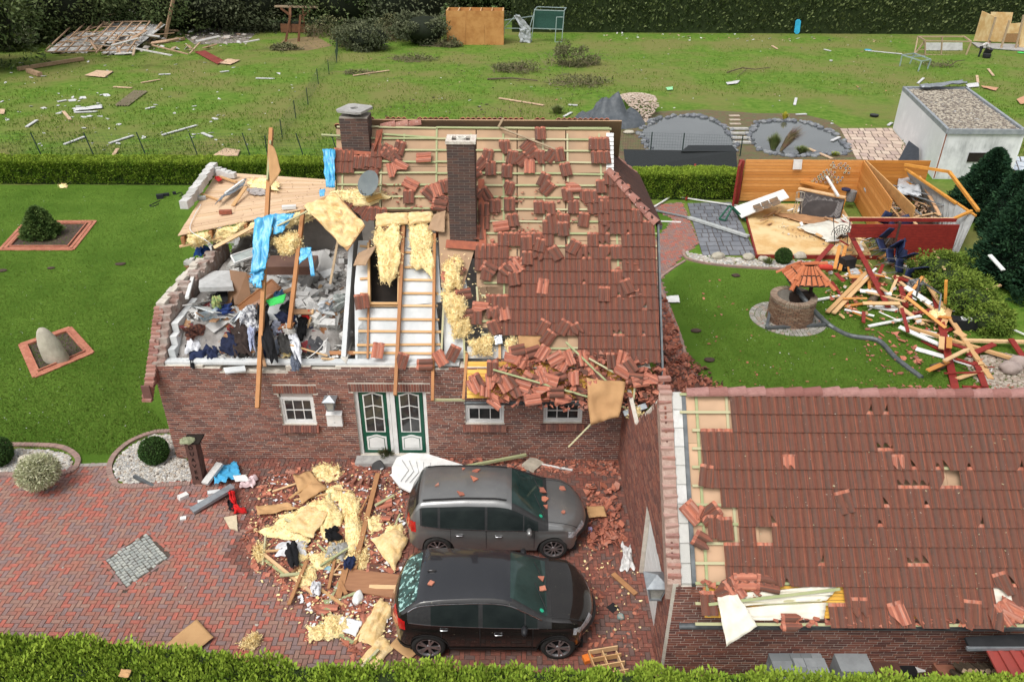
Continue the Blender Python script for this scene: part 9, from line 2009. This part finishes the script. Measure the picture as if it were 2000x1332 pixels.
def skin(name,mat,V,E,rad,parent):
 me=bpy.data.meshes.new(name);me.from_pydata(V,E,[]);me.materials.append(mat);o=inst(name,me,parent);o.modifiers.new('skin','SKIN');o.modifiers.new('sub','SUBSURF').levels=1;o.modifiers['sub'].render_levels=1
 for k,r_ in enumerate(rad):me.skin_vertices[0].data[k].radius=(r_,r_)
 me.skin_vertices[0].data[0].use_root=True;return o
skin('trousers',M('trouser_dark',(.02,.022,.03),sc=3),[(0,0,.98),(-.08,-.1,.9),(-.1,-.12,.5),(-.14,-.1,.08),(-.1,-.14,.03),(.02,.1,.9),(.1,.1,.5),(.02,.12,.08),(.12,.12,.03)],[(0,1),(1,2),(2,3),(3,4),(0,5),(5,6),(6,7),(7,8)],[.16,.12,.085,.06,.045,.12,.085,.06,.045],pe)
skin('top',M('shirt_white',(.6,.56,.56),sc=3),[(0,0,1.0),(.18,0,1.2),(.42,0,1.36),(.46,-.19,1.3),(.55,-.24,1.02),(.68,-.16,.86),(.46,.19,1.3),(.58,.22,1.02),(.7,.14,.86)],[(0,1),(1,2),(2,3),(3,4),(4,5),(2,6),(6,7),(7,8)],[.16,.16,.17,.085,.06,.045,.085,.06,.045],pe)
skin('head',M('skin_tone',(.5,.3,.22),sc=4),[(.5,0,1.38),(.6,0,1.42),(.68,0,1.4),(.74,0,1.36)],[(0,1),(1,2),(2,3)],[.06,.1,.115,.06],pe)
g=MB();g.blob((.64,0,1.47),(.12,.11,.09),2,.1);g.build('hair',M('hair_brown',(.09,.05,.03),sc=9),pe,smooth=True)
for s_ in(-1,1):
 for f_ in range(5):g=MB();p=Vector((.7,s_*.15,.84));q=p+Vector((.03+.02*(f_==0),(f_-2)*.02,-.08-.01*(2-abs(f_-2))));g.tube([p,(p+q)/2+Vector((.015,0,0)),q],.011,5);g.build('finger',M('skin_tone',(.5,.3,.22)),pe)
disc(1925,108,.1,.35,.7,black_m,'black tub held by the bending person','tub','tub',(.3,.2));disc(1926,114,0,.38,.4,black_m,'second black tub standing on the grass under the held one','tub','tub')
cmr=M('bag_black',(.02,.022,.028),sc=6)
for x,y,s,lb in((313,388,(.32,.24,.22),'largest black speaker like box on the mown left lawn'),(325,383,(.3,.16,.14),'flat black piece right of the largest black box'),(341,380,(.16,.14,.14),'smallest black box on the mown left lawn')):bx('black_case',x,y,s,20,cmr,lb,'box')
mb=MB();mb.tube(smooth([G(312,392,.03),G(300,398,.03),G(292,402,.03),G(300,403,.03),G(310,398,.03)]),.02,5);tag(mb.build('strap',cmr,center=True),'black strap looped on the mown left lawn','strap')
mb=MB();mb.tube(smooth([G(344,380,.03),G(352,376,.03),G(356,380,.03),G(350,384,.03)]),.018,5);tag(mb.build('strap',cmr,center=True),'short black strap at the smallest black box','strap')
wool(Q([(114,362),(130,358),(132,366),(118,368)],.04),.06,.06,71,'beige wool scrap on the lawn at the foot of the hedge',n=8,fluff=40)
for x,y,r_ in((235,517,.14),(100,525,.1),(3,530,.14)):boulder(x,y,(r_*1.6,r_,.04),'dark patch of earth on the mown left lawn at its %s'%('right','middle','left edge')[(235,100,3).index(x)],x,M('dark_clump',(.07,.045,.035)),'clump')
def lawn_tufts(poly,n,label,z=.004):
 P=[]
 xs=[p[0]for p in poly];ys=[p[1]for p in poly]
 X_=RS.uniform(min(xs),max(xs),n*2);Y_=RS.uniform(min(ys),max(ys),n*2)
 for x,y in zip(X_,Y_):
  if inpoly(x,y,poly):p=G(x,y,z);P.append((p.x,p.y,z))
 P=np.array(P);v,f,t4=leaves(P,np.tile([0,0,1.],(len(P),1)),.05,.4,.8);o=inst('lawn_tufts',npmesh('lawn_tufts',v,f,[M('lawn_blade',(.065,.13,.014),(.09,.16,.02),sc=.8,rough=.9,attr=(.12,.17,.03),spec=.1)],t4));o['kind']='stuff';tag(o,label,'grass')
lawn_tufts([(-20,370),(340,370),(360,520),(300,600),(280,780),(330,840),(215,888),(150,888),(-20,865)],42000,'short blades of the mown left lawn')
lawn_tufts([(1340,520),(1540,532),(1760,560),(1990,700),(1990,765),(1440,765),(1345,640),(1300,560)],30000,'short blades of the lawn round the well')
for k,(x,y,w_,h_)in enumerate(((350,62,5,2.2),(470,52,6,2.5),(640,72,5,2.4),(770,80,5,3),(690,92,5,1.8),(90,70,6,2.6),(880,92,2.5,1.0),(560,98,3,.6))):
 t=branchpile(x,y,w_,h_,1100,34,'torn leafy branches at the wood edge, number %d from the left'%1,300+k,size=.28)
 t['label']=('torn leafy branches right of the leaning pole','pale torn twigs left of the play shelter','torn branches right of the play shelter','bare twigs over the big uprooted bush','leafy branches at the foot of the flattened bush','leafy branches behind the collapsed shelter at far left','low twigs at the plywood shed corner','thin twigs in front of the play shelter')[k]
